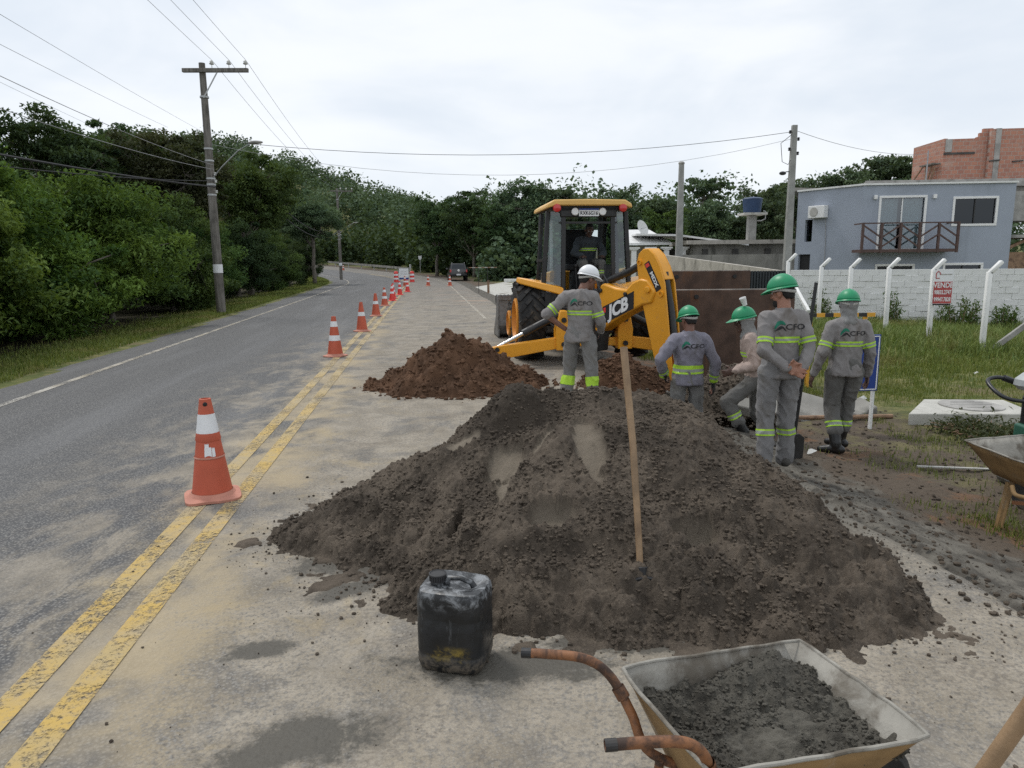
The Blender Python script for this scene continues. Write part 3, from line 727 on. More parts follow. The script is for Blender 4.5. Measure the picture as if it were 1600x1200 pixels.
for i, (x, y, sc, pr, lf, bk, lb) in enumerate([
    (-8.6, 83, .92, 'far1', 'leaf_dark', 'bark', 'dark tree at the outside of the bend behind the white board'),
    (-4.0, 78, .88, 'far0', 'leaf_dark', 'bark', 'dense dark tree right behind the parked black vehicle'),
    (-5.2, 92, .92, 'sparse', 'leaf_dark', 'pale_bark', 'spindly umbrella-crowned tree against the sky near the bend'),
    (1.6, 72, 1.02, 'far0', 'leaf_far', 'bark', 'tall full-crowned green tree just left of the digger cab'),
    (-1.2, 70, .72, 'far1', 'leaf_dark', 'bark', 'low dark tree overhanging the striped barrier'),
    (5.4, 74, .95, 'far2', 'leaf_far', 'bark', 'tree rising behind the digger cab roof'),
    (9.8, 70, .95, 'far1', 'leaf_far', 'pale_bark', 'tree right of the digger cab with pale trunk'),
    (14.0, 73, .90, 'far2', 'leaf_far', 'bark', 'tree behind the short concrete post'),
    (13.2, 62, .70, 'far1', 'leaf_mid', 'bark', 'lighter green tree between concrete post and water tank'),
    (21.6, 82, 1.02, 'sparse', 'leaf_far', 'bark', 'thin high tree standing above the canopy left of the water tank'),
    (18.2, 64, .80, 'far0', 'leaf_far', 'bark', 'green tree behind the blue water tank'),
    (22.0, 62, .88, 'far1', 'leaf_far', 'bark', 'dark tree left of the tall concrete pole'),
    (26.0, 66, .98, 'far2', 'leaf_far', 'bark', 'tree right behind the tall concrete pole'),
    (36.5, 72, 1.28, 'far2', 'leaf_far', 'bark', 'palm-like tree above the grey-blue house roof'),
    (31.0, 68, 1.10, 'far0', 'leaf_far', 'bark', 'tree peeping over the left end of the house roof'),
    (38.5, 66, 1.15, 'far1', 'leaf_far', 'bark', 'dark tree beside the red brick building')]):
    plant_tree('woodland_tree', lb, pr, x, y, sc, i * 1.9 + .2, lf, bk, group='trees behind the houses')
# weeds in front of the white wall
def weed_clump(name, label, cat, x, y, h, r, stems, mat, seed, group=None, lsz=.10, droop=0.):
    rg = np.random.default_rng(seed); o = thing(name, label, cat, (x, y, gz(x, y) - .03), 0, group); o['kind'] = 'thing'; mb = MB(); P = []
    for _ in range(stems):
        a = rg.uniform(0, 6.283); b = rg.uniform(0, r * .5); hh = h * rg.uniform(.45, 1.); d = rg.uniform(.1, .6) * r
        pts = [Vector((math.cos(a) * (b + d * t), math.sin(a) * (b + d * t), hh * (t - droop * t * t))) for t in (0, .35, .7, 1)]
        mb.tube(pts, [.010, .008, .006, .003], 4, cap=False)
        for t in np.linspace(.12, 1, int(10 + 22 * hh)):
            k = min(2, int(t * 3)); q = pts[k].lerp(pts[k + 1], t * 3 - k if t < 1 else 1); P.append(np.array(q) + rg.normal(0, .05 + .05 * h * (1 - t), 3) * np.array([1, 1, .6]))
    mb.build('stem', G('plank_wood'), o); P = np.array(P); P[:, 2] = np.maximum(P[:, 2], .02); P = np.concatenate([P, P + rg.normal(0, .05, P.shape)])
    V, F = leaf_quads(P, np.full(len(P), lsz), .3, rg, .38); me = np_mesh('foliage', V, F, G(mat), False); fattr(me, 'tint', np.repeat(np.clip(rg.normal(.5, .25, len(P)), 0, 1), 4)); link('foliage', me, o); return o
for i, (x, y, h, r, n, lb) in enumerate([(14.2, 22.6, 1.15, .75, 34, 'tall leafy weeds against the wall left of the red sale sign'), (15.6, 22.4, .95, .5, 22, 'leafy weeds against the wall right of the red sale sign'), (12.4, 23.1, 1.3, .35, 14, 'spindly weeds against the wall behind the hooded worker'), (10.4, 23.8, 1.2, .4, 16, 'thin weeds against the left end of the wall'), (17.3, 21.9, .7, .4, 14, 'small weeds against the wall left of the rightmost post')]):
    weed_clump('wall_weeds', lb, 'weeds', x, y, h, r, n, 'leaf_mid', 90 + i, 'weeds along the white wall')
# distant woods that read as one mass
def wood(name, label, trees, mat, size, nper, seed):
    rg = np.random.default_rng(seed); P = []; T = []
    for (x, y, z, r, h) in trees:
        nl = 10
        for q in range(nl):
            d = rg.normal(size=3); d /= np.linalg.norm(d); d[2] = (q / (nl - 1)) * 1.15 - .75
            c = np.array([x, y, z + h * .52]) + d * np.array([r * .6, r * .6, h * .42]); rr = np.array([r * .55, r * .55, h * .28]) * rg.uniform(.7, 1.2)
            k = nper // nl; u = rg.normal(size=(k, 3)); u /= np.linalg.norm(u, axis=1, keepdims=True)
            P.append(c + u * rr * rg.uniform(.75, 1.05, (k, 1))); T.append(np.full(k, rg.normal(.4, .2)))
    P = np.concatenate(P); T = np.clip(np.concatenate(T) + rg.normal(0, .16, len(P)), 0, 1)
    V, F = leaf_quads(P, np.full(len(P), size), .6, rg, .8)
    me = np_mesh(name, V, F, G(mat), False); fattr(me, 'tint', np.repeat(T, 4))
    return tag(link(name, me), label, 'forest', None, 'stuff')
rg = np.random.default_rng(77); tr = []
def hz(x, y): return float(26 * np.exp(-(((x + 95) / 62) ** 2 + ((y - 215) / 75) ** 2)) + 5 * sstep(np.array(y, float), 150, 300) + rise(np.clip(y, -50, 160)))
for _ in range(330):
    y = rg.uniform(140, 240); x = rg.uniform(-150, 6) 
    tr.append((x, y, hz(x, y) - 1, rg.uniform(3, 5), rg.uniform(6.5, 10.5)))
wood('hill_forest', 'dense forest covering the hill beyond the bend', tr, 'leaf_far', .7, 420, 5)
tr = [(rg.uniform(-44, -9) , 0, 0, 0, 0) for _ in range(60)]
tr = [(x, 124 + rg.uniform(0, 14) + max(0, -x - 30) * .25, 1.2, rg.uniform(2.5, 4), rg.uniform(5.5, 8.5)) for x, *_ in tr]
for _ in range(46):
    y = rg.uniform(80, 122); tr.append((min(2., float(redge(y)) + rg.uniform(4.2, 18)), y, float(rise(y)) - .3, rg.uniform(1.8, 3.2), rg.uniform(4, 8.5)))
wood('bend_wood', 'dark wood behind the guard rail on the outside of the bend', tr, 'leaf_dark', .55, 560, 6)
tr = [(rg.uniform(-6, 62), rg.uniform(80, 104), -.5, rg.uniform(3, 4.2), rg.uniform(10, 13.2)) for _ in range(115)]
tr += [(rg.uniform(-1.5, 32), rg.uniform(66, 72), -.5, rg.uniform(1.8, 2.8), rg.uniform(4, 6.5)) for _ in range(55)]
wood('back_wood', 'green wood behind the houses on the right', tr, 'leaf_far', .48, 700, 7)
tr = [(float(ledge(y)) - rg.uniform(14, 34), y, -.2, rg.uniform(2.5, 3.8), rg.uniform(6, 8.5)) for y in rg.uniform(30, 115, 75)]
tr += [(float(ledge(y)) - rg.uniform(9, 13), y, -.2, rg.uniform(1.8, 2.4), rg.uniform(3.2, 4.6)) for y in rg.uniform(12, 75, 26)]
wood('left_wood', 'shadowy wood filling in behind the left shrubs', tr, 'leaf_dark', .4, 480, 8)
# ------------------------------------------------------------------ facades
def facade(mb, A, B, z0, z1, ops, depth=.14, m=0):
    """wall face from A to B (left to right as seen from outside) with recessed openings (u0,u1,za,zb)"""
    A, B = Vector((*A, 0)), Vector((*B, 0)); L = (B - A).length; u = (B - A) / L; nrm = u.cross(Vector((0, 0, 1)))
    us = sorted({0., L, *[o[0] for o in ops], *[o[1] for o in ops]}); zs = sorted({z0, z1, *[o[2] for o in ops], *[o[3] for o in ops]})
    P = lambda a, z, d=0: A + u * a + Vector((0, 0, z)) - nrm * d
    for i in range(len(us) - 1):
        for j in range(len(zs) - 1):
            cu, cz = (us[i] + us[i + 1]) / 2, (zs[j] + zs[j + 1]) / 2
            if any(o[0] < cu < o[1] and o[2] < cz < o[3] for o in ops): continue
            mb.add([P(us[i], zs[j]), P(us[i + 1], zs[j]), P(us[i + 1], zs[j + 1]), P(us[i], zs[j + 1])], [(0, 1, 2, 3)], m)
    for a, b, c, d in ops:
        q = [(a, c), (b, c), (b, d), (a, d)]
        for k in range(4):
            (p0, q0), (p1, q1) = q[k], q[(k + 1) % 4]
            mb.add([P(p0, q0), P(p1, q1), P(p1, q1, depth), P(p0, q0, depth)], [(0, 1, 2, 3)], m)
    return P, u, nrm
def opening_frame(P, o, w=.09, out=.03, back=.08):
    a, b, c, d = o; mb = MB()
    for (u0, u1, v0, v1) in ((a - w, b + w, d, d + w), (a - w, b + w, c - w, c), (a - w, a, c, d), (b, b + w, c, d)):
        vs = [P(u, v, k) for k in (-out, back) for u, v in ((u0, v0), (u1, v0), (u1, v1), (u0, v1))]
        mb.add(vs, [(0, 1, 2, 3), (7, 6, 5, 4), (0, 4, 5, 1), (1, 5, 6, 2), (2, 6, 7, 3), (3, 7, 4, 0)])
    return mb
def pane(P, o, d, m=0):
    a, b, c, e = o; return MB().add([P(a, c, d), P(b, c, d), P(b, e, d), P(a, e, d)], [(0, 1, 2, 3)])

# grey-blue house with balcony
hs = thing('grey_blue_house', 'two-storey grey-blue rendered house with brown wooden balcony behind the white wall', 'house')
A, B, C_ = (12.86, 32.6), (14.52, 30.0), (20.42, 29.5)
zb, zt = -1.1, 4.70
wm = MB()
side_ops = [(.25, .62, 1.15, 2.95 - .75), (.42, .72, 2.35, 3.25)]
Ps, us_, ns_ = facade(wm, A, B, zb, zt, [(.18, .78, -.9, 1.95), (.44, .80, 2.5, 3.45)], .2)
door = (.72, 2.42, 2.12, 4.18); win = (3.62, 5.20, 3.10, 4.10); lw1 = (.75, 2.15, -.3, 1.42); lw2 = (3.45, 4.85, .3, 1.44)
Pf, uf, nf = facade(wm, B, C_, zb, zt, [door, win, lw1, lw2], .16)
facade(wm, C_, (21.0, 37.5), zb, zt, []); facade(wm, (21.0, 37.5), (15.9, 38.2), zb, zt, []); facade(wm, (15.9, 38.2), A, zb, zt, [])
wall = wm.build('wall', G('house_blue'), hs)
rf = MB().add([(*A, zt), (*B, zt), (*C_, zt), (21, 37.5, zt), (15.9, 38.2, zt)], [(0, 1, 2, 3, 4)]).build('roof', G('concrete'), hs)
cop = MB()
for p, q in ((A, B), (B, C_), (C_, (21, 37.5))): cop.bar((*p, zt + .03), (*q, zt + .03), .16, .07)
cop.build('coping', G('white_weathered'), hs)
for o, nm in ((door, 'balcony_door'), (win, 'window'), (lw1, 'window'), (lw2, 'window')):
    f = opening_frame(Pf, o).build(nm, G('white_plain'), hs, bevel=.008)
    pane(Pf, o, .06).build('pane', G('window_glass' if nm == 'balcony_door' else 'tint_glass'), f)
    mid = (o[0] + o[1]) / 2
    mb = MB().bar(Pf(mid, o[2], .05), Pf(mid, o[3], .05), .045, .045); mb.build('mullion', G('white_plain' if nm == 'balcony_door' else 'black_metal'), f)
    # room behind
    rm = MB(); P0 = [Pf(a, z, d) for d in (.17, 1.8) for a, z in ((o[0] - .1, o[2] - .1), (o[1] + .1, o[2] - .1), (o[1] + .1, o[3] + .1), (o[0] - .1, o[3] + .1))]
    rm.add(P0, [(4, 5, 6, 7), (0, 4, 7, 3), (1, 2, 6, 5), (0, 1, 5, 4), (3, 7, 6, 2)]); rm.build('room', G('dark_void'), f)
    if nm == 'balcony_door':
        cm = MB(); n = 40
        for (a0, a1) in ((o[0] + .02, o[0] + .72), (o[0] + .86, o[1] - .02)):
            vs = []
            for i in range(n + 1):
                a = a0 + (a1 - a0) * i / n; dd = .14 + .022 * math.sin(i * 1.25) + .01 * math.sin(i * .5)
                vs += [Pf(a, o[2] + .02, dd), Pf(a, o[3] - .03, dd)]
            cm.add(vs, [(2 * i, 2 * i + 2, 2 * i + 3, 2 * i + 1) for i in range(n)])
        cm.build('curtain', G('curtain'), f, smooth=True)
    if o is win:  # two pale blobs stand in for bright reflections on this pane
        for k in (.52, 1.02):
            e = MB().ell(Pf(o[0] + k, o[3] - .44, .10), (.075, .02, .035), 10, 6); e.build('lamp', G('lamp_glass_glint'), f, smooth=True)
for k in (.46, 2.78):
    MB().box(Pf(k, 4.21, -.06), (.13, .12, .16), (0, 0, -.08)).build('wall_light', G('white_plain'), hs, bevel=.01)
MB().bar(Ps(.18, .53, .15), Ps(.78, .53, .15), .02, 2.85).build('doorway', G('dark_void'), hs)
MB().bar(Ps(.44, 2.97, .15), Ps(.80, 2.97, .15), .02, .95).build('side_window', G('tint_glass'), hs)
# balcony
bal = MB(); out = .95; a0, a1 = -.32, 3.42; bz = 2.10
bal.add([Pf(a, z, d) for d in (0, -out) for a, z in ((a0, bz - .12), (a1, bz - .12), (a1, bz), (a0, bz))], [(0, 1, 2, 3), (7, 6, 5, 4), (0, 4, 5, 1), (1, 5, 6, 2), (2, 6, 7, 3), (3, 7, 4, 0)])
bo = bal.build('balcony', G('balcony_wood'), hs)
n = 6
for i in range(n):
    a = a0 + .04 + (a1 - a0 - .08) * i / (n - 1)
    MB().bar(Pf(a, bz - .15, -out + .04), Pf(a, bz + 1.02, -out + .04), .09, .09).build('post', G('balcony_wood'), bo, bevel=.006)
MB().bar(Pf(a0, bz + 1.03, -out + .04), Pf(a1, bz + 1.03, -out + .04), .05, .05).build('rail', G('balcony_wood'), bo)
for k in (a0 + .04, a1 - .04): MB().bar(Pf(k, bz + 1.03, 0), Pf(k, bz + 1.03, -out), .04, .05).build('rail', G('balcony_wood'), bo)
st = (a1 - a0 - .08) / (n - 1)
for i in range(n - 1):
    p, q = a0 + .04 + st * i, a0 + .04 + st * (i + 1); lo, hi = (.0, .5) if i % 2 == 1 else (.5, .0)
    for dz in (.08, .46): MB().bar(Pf(p, bz + lo + dz, -out + .03), Pf(q, bz + hi + dz, -out + .03), .035, .06).build('brace', G('balcony_wood'), bo)
ac = MB().box(Ps(1.15, 3.75, -.17), (.78, .30, .52), (0, 0, math.atan2(us_.y, us_.x))).build('air_conditioner', G('white_plain'), hs, bevel=.02)
MB().lathe([(.2, 0), (.2, .015), (.17, .02)], 20, Ps(1.05, 3.75, -.325), ns_).build('fan_grille', G('strap_grey'), ac)
MB().tube([Ps(1.45, 3.5, -.03), Ps(1.5, 2.5, -.03), Ps(1.52, 1.0, -.03)], .015, 6).build('drain_pipe', G('wire_grey'), hs)

# flat concrete roof slab and red brick building behind the house
M('brick_wall', (.42, .21, .15))
def brick_wall_mat():
    m = MATS['brick_wall']; t = NT(m.node_tree); b = next(n for n in t.t.nodes if n.type == 'BSDF_PRINCIPLED')
    uv = t.n('ShaderNodeUVMap').outputs[0]
    br = t.n('ShaderNodeTexBrick'); t.L.new(uv, br.inputs['Vector']); br.inputs['Scale'].default_value = 1.
    br.inputs['Brick Width'].default_value = .30; br.inputs['Row Height'].default_value = .20; br.inputs['Mortar Size'].default_value = .013
    br.inputs['Color1'].default_value = (.47, .225, .155, 1); br.inputs['Color2'].default_value = (.37, .175, .13, 1); br.inputs['Mortar'].default_value = (.42, .34, .29, 1)
    n = t.noise(uv, 1.2, 5, .6); col = t.mix(t.smooth(n, .5, .75), br.outputs[0], (.46, .32, .26, 1))
    col = t.mix(t.smooth(t.noise(uv, 3.5, 5, .6), .62, .74), col, (.28, .12, .085, 1))
    t.put(b.inputs['Base Color'], col); b.inputs['Roughness'].default_value = .95
    t.put(b.inputs['Normal'], t.bump(t.math('SUBTRACT', 1, br.outputs['Fac']), .6, .02))
brick_wall_mat()
bb = thing('brick_building', 'unfinished red hollow-brick building rising behind the grey-blue house', 'building')
def brick_face(A, B, z0, prof, name='wall', thick=.2):
    """wall with a stepped top: prof = [(u_start, z_top), ...] up to full length"""
    A_, B_ = Vector((*A, 0)), Vector((*B, 0)); L = (B_ - A_).length; u = (B_ - A_) / L; nn_ = u.cross(Vector((0, 0, 1)))
    poly = [(0, z0), (L, z0)]
    for i in range(len(prof) - 1, -1, -1):
        e = prof[i + 1][0] if i + 1 < len(prof) else L
        poly += [(e, prof[i][1]), (prof[i][0], prof[i][1] if len(prof[i]) < 3 else prof[i][2])]
    mb = MB(); n = len(poly)
    vs = [A_ + u * a + Vector((0, 0, z)) for a, z in poly] + [A_ + u * a + Vector((0, 0, z)) - nn_ * thick for a, z in poly]
    mb.add(vs, [tuple(range(n)), tuple(range(2 * n - 1, n - 1, -1))] + [(i, (i + 1) % n, (i + 1) % n + n, i + n) for i in range(n)])
    me = np_mesh(name, np.array([tuple(v) for v in mb.v]), mb.f, G('brick_wall'), False)
    uvl = me.uv_layers.new(name='UVMap')
    for l in me.loops:
        v = Vector(me.vertices[l.vertex_index].co); uvl.data[l.index].uv = ((v - A_).dot(u), v.z)
    return link(name, me, bb), lambda a, z, d=0: A_ + u * a + Vector((0, 0, z)) - nn_ * d
bzz = 5.55
w1, P1 = brick_face((21.9, 40.0), (22.35, 38.0), bzz, [(0, 7.78, 7.62)])
w2, P2 = brick_face((22.35, 38.0), (24.55, 37.6), bzz, [(0, 7.74), (1.5, 7.80), (1.62, 8.0), (1.78, 8.2)])
w3, P3 = brick_face((24.3, 37.35), (32, 36.4), bzz, [(0, 8.12)])
for P_, k, w_, h_ in ((P3, .22, .26, 8.14), (P3, 2.9, .3, 8.14)):
    MB().add([P_(k + a, z, d) for d in (-.03, .1) for a, z in ((0, bzz), (w_, bzz), (w_, h_), (0, h_))], [(0, 1, 2, 3), (7, 6, 5, 4), (0, 4, 5, 1), (1, 5, 6, 2), (2, 6, 7, 3), (3, 7, 4, 0)]).build('column', G('concrete'), bb)
MB().add([P2(.06 + a, z, d) for d in (-.02, .1) for a, z in ((0, 7.1), (.32, 7.1), (.32, 7.74), (0, 7.74))], [(0, 1, 2, 3), (7, 6, 5, 4), (0, 4, 5, 1), (1, 5, 6, 2), (2, 6, 7, 3), (3, 7, 4, 0)]).build('column', G('concrete'), bb)
MB().bar(P2(0, 7.02, -.03), P2(1.45, 7.02, -.03), .06, .1).build('lintel', G('roof_dark'), bb)
MB().bar(P1(1.1, 6.5, -.3), P1(2.0, 6.55, -.3), .5, .06).build('scaffold_board', G('dark_wood'), bb)
for a, b_ in (((1.1, 6.5), (.2, 5.6)), ((1.3, 6.5), (1.25, 5.6)), ((1.7, 6.5), (1.35, 5.6)), ((1.9, 6.4), (1.6, 5.7))):
    MB().bar(P1(*a, -.3), P1(*b_, -.25), .06, .06).build('prop', G('plank_wood'), bb)
for P_, a, z in ((P3, .0, 6.55), (P3, 2.0, 6.55), (P3, 1.1, 6.5)): MB().bar(P_(a, z, -.04), P_(a + .5, z + .04, -.06), .05, .06).build('putlog', G('roof_dark'), bb)
sl = thing('concrete_roof_slab', 'long weathered concrete roof slab above the grey-blue house', 'roof')
MB().prism([(16.6, 34.2), (30, 33.2), (30, 41), (19.5, 41)], 4.98, 5.32, 'xy').build('slab', G('concrete'), sl)
MB().prism([(16.1, 34.4), (30, 33.4), (30, 41), (19.0, 41)], 4.55, 4.97, 'xy').build('beam', G('old_wall'), sl)
MB().prism([(12.75, 32.9), (16.3, 34.0), (16.6, 38), (15.0, 38)], 4.76, 4.92, 'xy').build('side_slab', G('old_wall'), sl)
MB().prism([(20.75, 30.6), (30, 30.0), (30, 33.3), (20.9, 33.3)], -1.0, 1.95, 'xy').build('base_wall', G('plank_wood'), sl)
MB().prism([(20.85, 31.6), (30, 31.4), (30, 33.3), (20.95, 33.3)], 3.3, 4.55, 'xy').build('upper_wall', G('concrete'), sl)
MB().prism([(20.8, 30.8), (30, 30.2), (30, 33.3), (20.9, 33.3)], 2.55, 2.68, 'xy').build('floor_slab', G('concrete'), sl)
MB().bar((20.95, 31, 1.95), (22.2, 31, 2.5), .12, .12).build('stair_beam', G('plank_wood'), sl)
MB().bar((21.0, 37, 5.3), (21.0, 37, 7.05), .05, .05).build('mast', G('wire_grey'), sl)

# white block wall
ww = thing('block_wall', 'white painted concrete-block wall in front of the grey-blue house', 'wall')
WA, WB = Vector((9.75, 25.0, 0)), Vector((20.6, 22.2, 0)); WL = (WB - WA).length; wu = (WB - WA) / WL; wn_ = wu.cross(Vector((0, 0, 1)))
wtop = 1.37; wang = math.atan2(wu.y, wu.x)
MB().bar(WA + Vector((0, 0, .28)) - wn_ * .0, WB + Vector((0, 0, .28)), .10, 2.14).build('core', G('white_weathered'), ww)
blk = []
for q in range(4):
    b_ = MB().box((0, 0, 0), (.390 + .002 * q, .03, .190), None).mesh('block', G('white_weathered'))
    bm = bmesh.new(); bm.from_mesh(b_); bmesh.ops.bevel(bm, geom=bm.edges[:], offset=.006, segments=1, affect='EDGES'); bm.to_mesh(b_); bm.free(); blk.append(b_)
rg = np.random.default_rng(9)
for r_ in range(10):
    for c_ in range(28):
        a = (c_ + .5 * (r_ % 2) + .5) * .4
        if a > WL - .1: continue
        p = WA + wu * a + wn_ * (.052 + rg.normal() * .008) + Vector((0, 0, wtop - .1 - .2 * r_))
        link('block', blk[int(rg.integers(4))], ww, p, (0, rg.normal() * .006, wang + rg.normal() * .006))

# fence of bent concrete posts
FP = [(10.68, 16.0, 'nearest the right picture edge'), (10.42, 17.65, 'carrying the red sale sign'), (10.17, 19.25, 'left of the sale sign'), (9.90, 20.85, 'behind the hooded worker with rubber boots'), (9.69, 22.4, 'second from the grey concrete pole'), (9.27, 24.0, 'beside the grey concrete pole')]
pm = MB().bar((0, 0, -.6), (0, 0, 1.75), .10, .10, up=(0, 1, 0)).bar((0, 0, 1.72), (.25, 0, 1.98), .085, .10, up=(0, 1, 0)).mesh('post', G('white_weathered'), True)
for x, y, w_ in FP:
    hgt = {16.0: 1.41, 17.65: 1.46, 19.25: 1.5, 20.85: 1.5, 22.4: 1.52, 24.0: 1.68}[y]
    o = tag(link('fence_post', pm, None, (x, y, hgt - 1.75), (0, R(rg.normal() * .8), 0)), 'white concrete fence post with bent top ' + w_, 'fence post', 'bent white fence posts')
    b = o.modifiers.new('bevel', 'BEVEL'); b.width = .01; b.segments = 1
tag(MB().bar((9.3, 24.0, 1.2), (9.12, 21.8, .15), .1, .1).build('fence_brace', G('white_weathered'), None, bevel=.01), 'slanting white strut propping the fence post by the grey concrete pole', 'strut')
tag(MB().bar((10.72, 15.9, -.42), (12.9, 15.2, 1.75), .11, .11).build('fence_brace', G('concrete'), None, bevel=.01), 'slanting grey concrete strut at the foot of the rightmost fence post', 'strut')
# sale sign
sg = thing('sale_sign', 'red and white sale sign with phone numbers on a fence post', 'sign', (10.42, 17.55, .62), 0)
MB().box((.17, -.02, .42 - .03), (.47, .012, .86)).build('panel', G('sign_white'), sg)
MB().box((.17, -.029, .27), (.455, .006, .53)).build('red_field', G('sign_red'), sg)
mwv = lambda x, z: plane_mw((x, -.034, z), (1, 0, 0), (0, 0, 1))
put_text('lettering', 'VENDE', .165, G('sign_white'), sg, mwv(.17, .445), .004, (.93, 1.05))
put_text('lettering', '98832.2747', .115, G('sign_white'), sg, mwv(.17, .275), .003, (.76, 1.2))
put_text('lettering', '99947.7828', .115, G('sign_white'), sg, mwv(.17, .10), .003, (.76, 1.2))
hm = MB()
for a, b_ in (((-.02, .62), (-.02, .74)), ((-.02, .74), (.03, .79)), ((.03, .79), (.08, .74)), ((.08, .74), (.08, .70)), ((-.02, .62), (.07, .62))): hm.bar((a[0], -.03, a[1]), (b_[0], -.03, b_[1]), .018, .008, up=(0, 1, 0))
hm.build('house_logo', G('sign_red'), sg)
MB().bar((.10, -.03, .715), (.37, -.03, .715), .008, .022).build('caption_line', G('strap_grey'), sg)
MB().bar((-.05, -.03, -.02), (.39, -.03, -.02), .008, .03).build('footer_line', G('logo_black'), sg)

# ------------------------------------------------------------------ right background
wh = thing('white_house', 'low white house with columned porch and pale sheet roof behind the digger', 'house')
MB().box((6.6, 46, 1.0), (4.6, 6, 3.2)).build('wall', G('stained_wall'), wh)
MB().add([(4.6, 41.2, 2.75), (9.2, 41.2, 2.75), (8.6, 45, 3.65), (5.0, 45, 3.65), (4.6, 41.2, 2.62), (9.2, 41.2, 2.62)], [(0, 1, 2, 3), (4, 5, 1, 0)]).build('roof', G('roof_white'), wh)
pr_ = MB(); pr_.add([(7.2, 41.4, 3.28), (9.4, 40.4, 3.18), (13.2, 40.0, 2.62), (13.2, 44, 2.62), (9.4, 44, 3.18), (7.2, 44, 3.28)], [(0, 1, 4, 5), (1, 2, 3, 4)])
po = pr_.build('porch_roof', G('roof_white'), wh); md = po.modifiers.new('solid', 'SOLIDIFY'); md.thickness = .1
for x in (7.0, 7.95, 8.85, 9.8):
    c = MB().box((x, 41.0, 1.0), (.26, .26, 3.0)).build('column', G('white_weathered'), wh)
    MB().box((x, 41.0, 2.46), (.62, .4, .09)).box((x, 41.0, 2.38), (.44, .34, .08)).build('capital', G('white_weathered'), c)
MB().bar((6.2, 40.9, 1.42), (10.2, 40.9, 1.42), .3, .12).build('ledge', G('white_weathered'), wh)
MB().box((5.9, 42.95, 2.1), (.28, .1, .45)).build('window', G('dark_void'), wh)
MB().box((6.2, 42.95, .6), (.5, .1, 1.5)).build('window', G('dark_void'), wh)
MB().box((8.6, 43.2, 1.6), (2.6, .3, 1.6)).build('porch_recess', G('roof_dark'), wh)
ds = tag(link('satellite_dish', None, None, (7.55, 41.9, 3.15), (0, 0, R(-28))), 'white satellite dish on the white house roof', 'dish')
MB().lathe([(.02, 0), (.25, .04), (.46, .13), (.47, .13), (.25, .02), (.02, -.02)], 20, (0, 0, .42), (.85, -.3, .35), cap=False).build('reflector', G('satellite'), ds, smooth=True)
MB().tube([(0, 0, -.1), (0, 0, .3), (-.02, 0, .42)], .03, 6).build('mast', G('wire_grey'), ds)
MB().tube([(0, 0, .42), (.4, -.15, .5)], .012, 5).build('feed_arm', G('wire_grey'), ds)
sh = thing('concrete_shed', 'long grey block shed with pale roof ledge behind the stained wall', 'shed')
MB().box((14.0, 42.5, .9), (7.6, 4, 3.5)).build('wall', G('old_wall'), sh)
MB().box((14.0, 42.3, 2.72), (8.4, 4.6, .22)).build('roof_ledge', G('stained_wall'), sh)
for x in (10.9, 12.6, 14.4, 16.1): MB().box((x, 40.44, 2.1), (.3, .12, .5)).build('vent', G('roof_dark'), sh)
bw = thing('stained_wall', 'sloping boundary wall with black rain stains beside the digger arm', 'wall')
MB().add([(7.6, 38.6, -1), (10.25, 27.6, -1), (10.25, 27.6, 1.32), (7.6, 38.6, 2.12), (7.8, 38.65, -1), (10.45, 27.65, -1), (10.45, 27.65, 1.32), (7.8, 38.65, 2.12)],
         [(0, 1, 2, 3), (7, 6, 5, 4), (0, 4, 5, 1), (1, 5, 6, 2), (2, 6, 7, 3), (3, 7, 4, 0)]).build('wall', G('stained_wall'), bw)
bw2 = thing('grey_wall', 'plain grey cement wall behind the stained boundary wall', 'wall')
MB().prism([(8.0, 39.0), (16.5, 36.0), (16.6, 36.3), (8.1, 39.3)], -1, 2.02, 'xy').build('wall', G('old_wall'), bw2)
gt = thing('corrugated_gate', 'dark corrugated metal gate left of the grey concrete pole', 'gate', (8.35, 25.6, 0), R(-3))
for i in range(15): MB().box((.05 + i * .1, 0, .3), (.055, .05, 2.08 - .0 * i)).build('slat', G('gate_dark'), gt)
MB().box((.75, .04, .3), (1.5, .02, 2.05)).build('sheet', G('gate_dark'), gt)
wt = thing('water_tank', 'blue water tank on a slim concrete column', 'water tank', (13.95, 42.0, -.8))
MB().box((0, 0, 2.7), (.44, .44, 4.7), None).build('column', G('concrete_pole'), wt)
MB().box((.02, 0, 5.13), (1.32, 1.3, .12)).build('platform', G('pale_slab'), wt)
MB().lathe([(.48, 5.2), (.56, 5.95), (.58, 5.97), (.56, 6.0), (.4, 6.06), (.1, 6.1)], 24).build('tank', G('tank_blue'), wt, smooth=True)
MB().tube([(.55, -.3, 5.3), (.68, -.3, 5.25), (.68, -.3, 4.85), (.45, -.3, 4.75), (.24, -.25, 4.75)], .035, 8).build('pipe', G('galvanised'), wt, smooth=True)
cp = thing('concrete_pole', 'tall square concrete utility pole left of the grey-blue house', 'pole', (10.37, 27.0, -.7), 0)
MB().box((0, 0, 3.62), (.30, .26, 7.25), taper=.62).build('pole', G('concrete_pole'), cp, bevel=.015)
for z in (7.0, 6.75, 6.4, 6.25): MB().lathe([(.03, -.06), (.055, -.03), (.03, 0), (.055, .03), (.03, .06)], 10, (-.16 if z in (7.0, 6.4) else .15, -.05, z)).build('insulator', G('wire_dark'), cp, smooth=True)
MB().ell((-.36, -.05, 5.55), (.13, .09, .07)).bar((-.25, -.05, 5.6), (-.02, 0, 5.62), .03, .03).build('lamp', G('wire_dark'), cp)
MB().tube([(-.12, -.1, 6.9), (-.5, -.1, 6.6), (-.42, -.1, 5.95), (-.2, -.1, 5.85), (-.12, -.1, 6.0)], .012, 5).build('drop_wire', G('wire_dark'), cp)
cs = thing('concrete_post', 'short weathered concrete post between digger and water tank', 'pole', (8.77, 37.6, -.7))
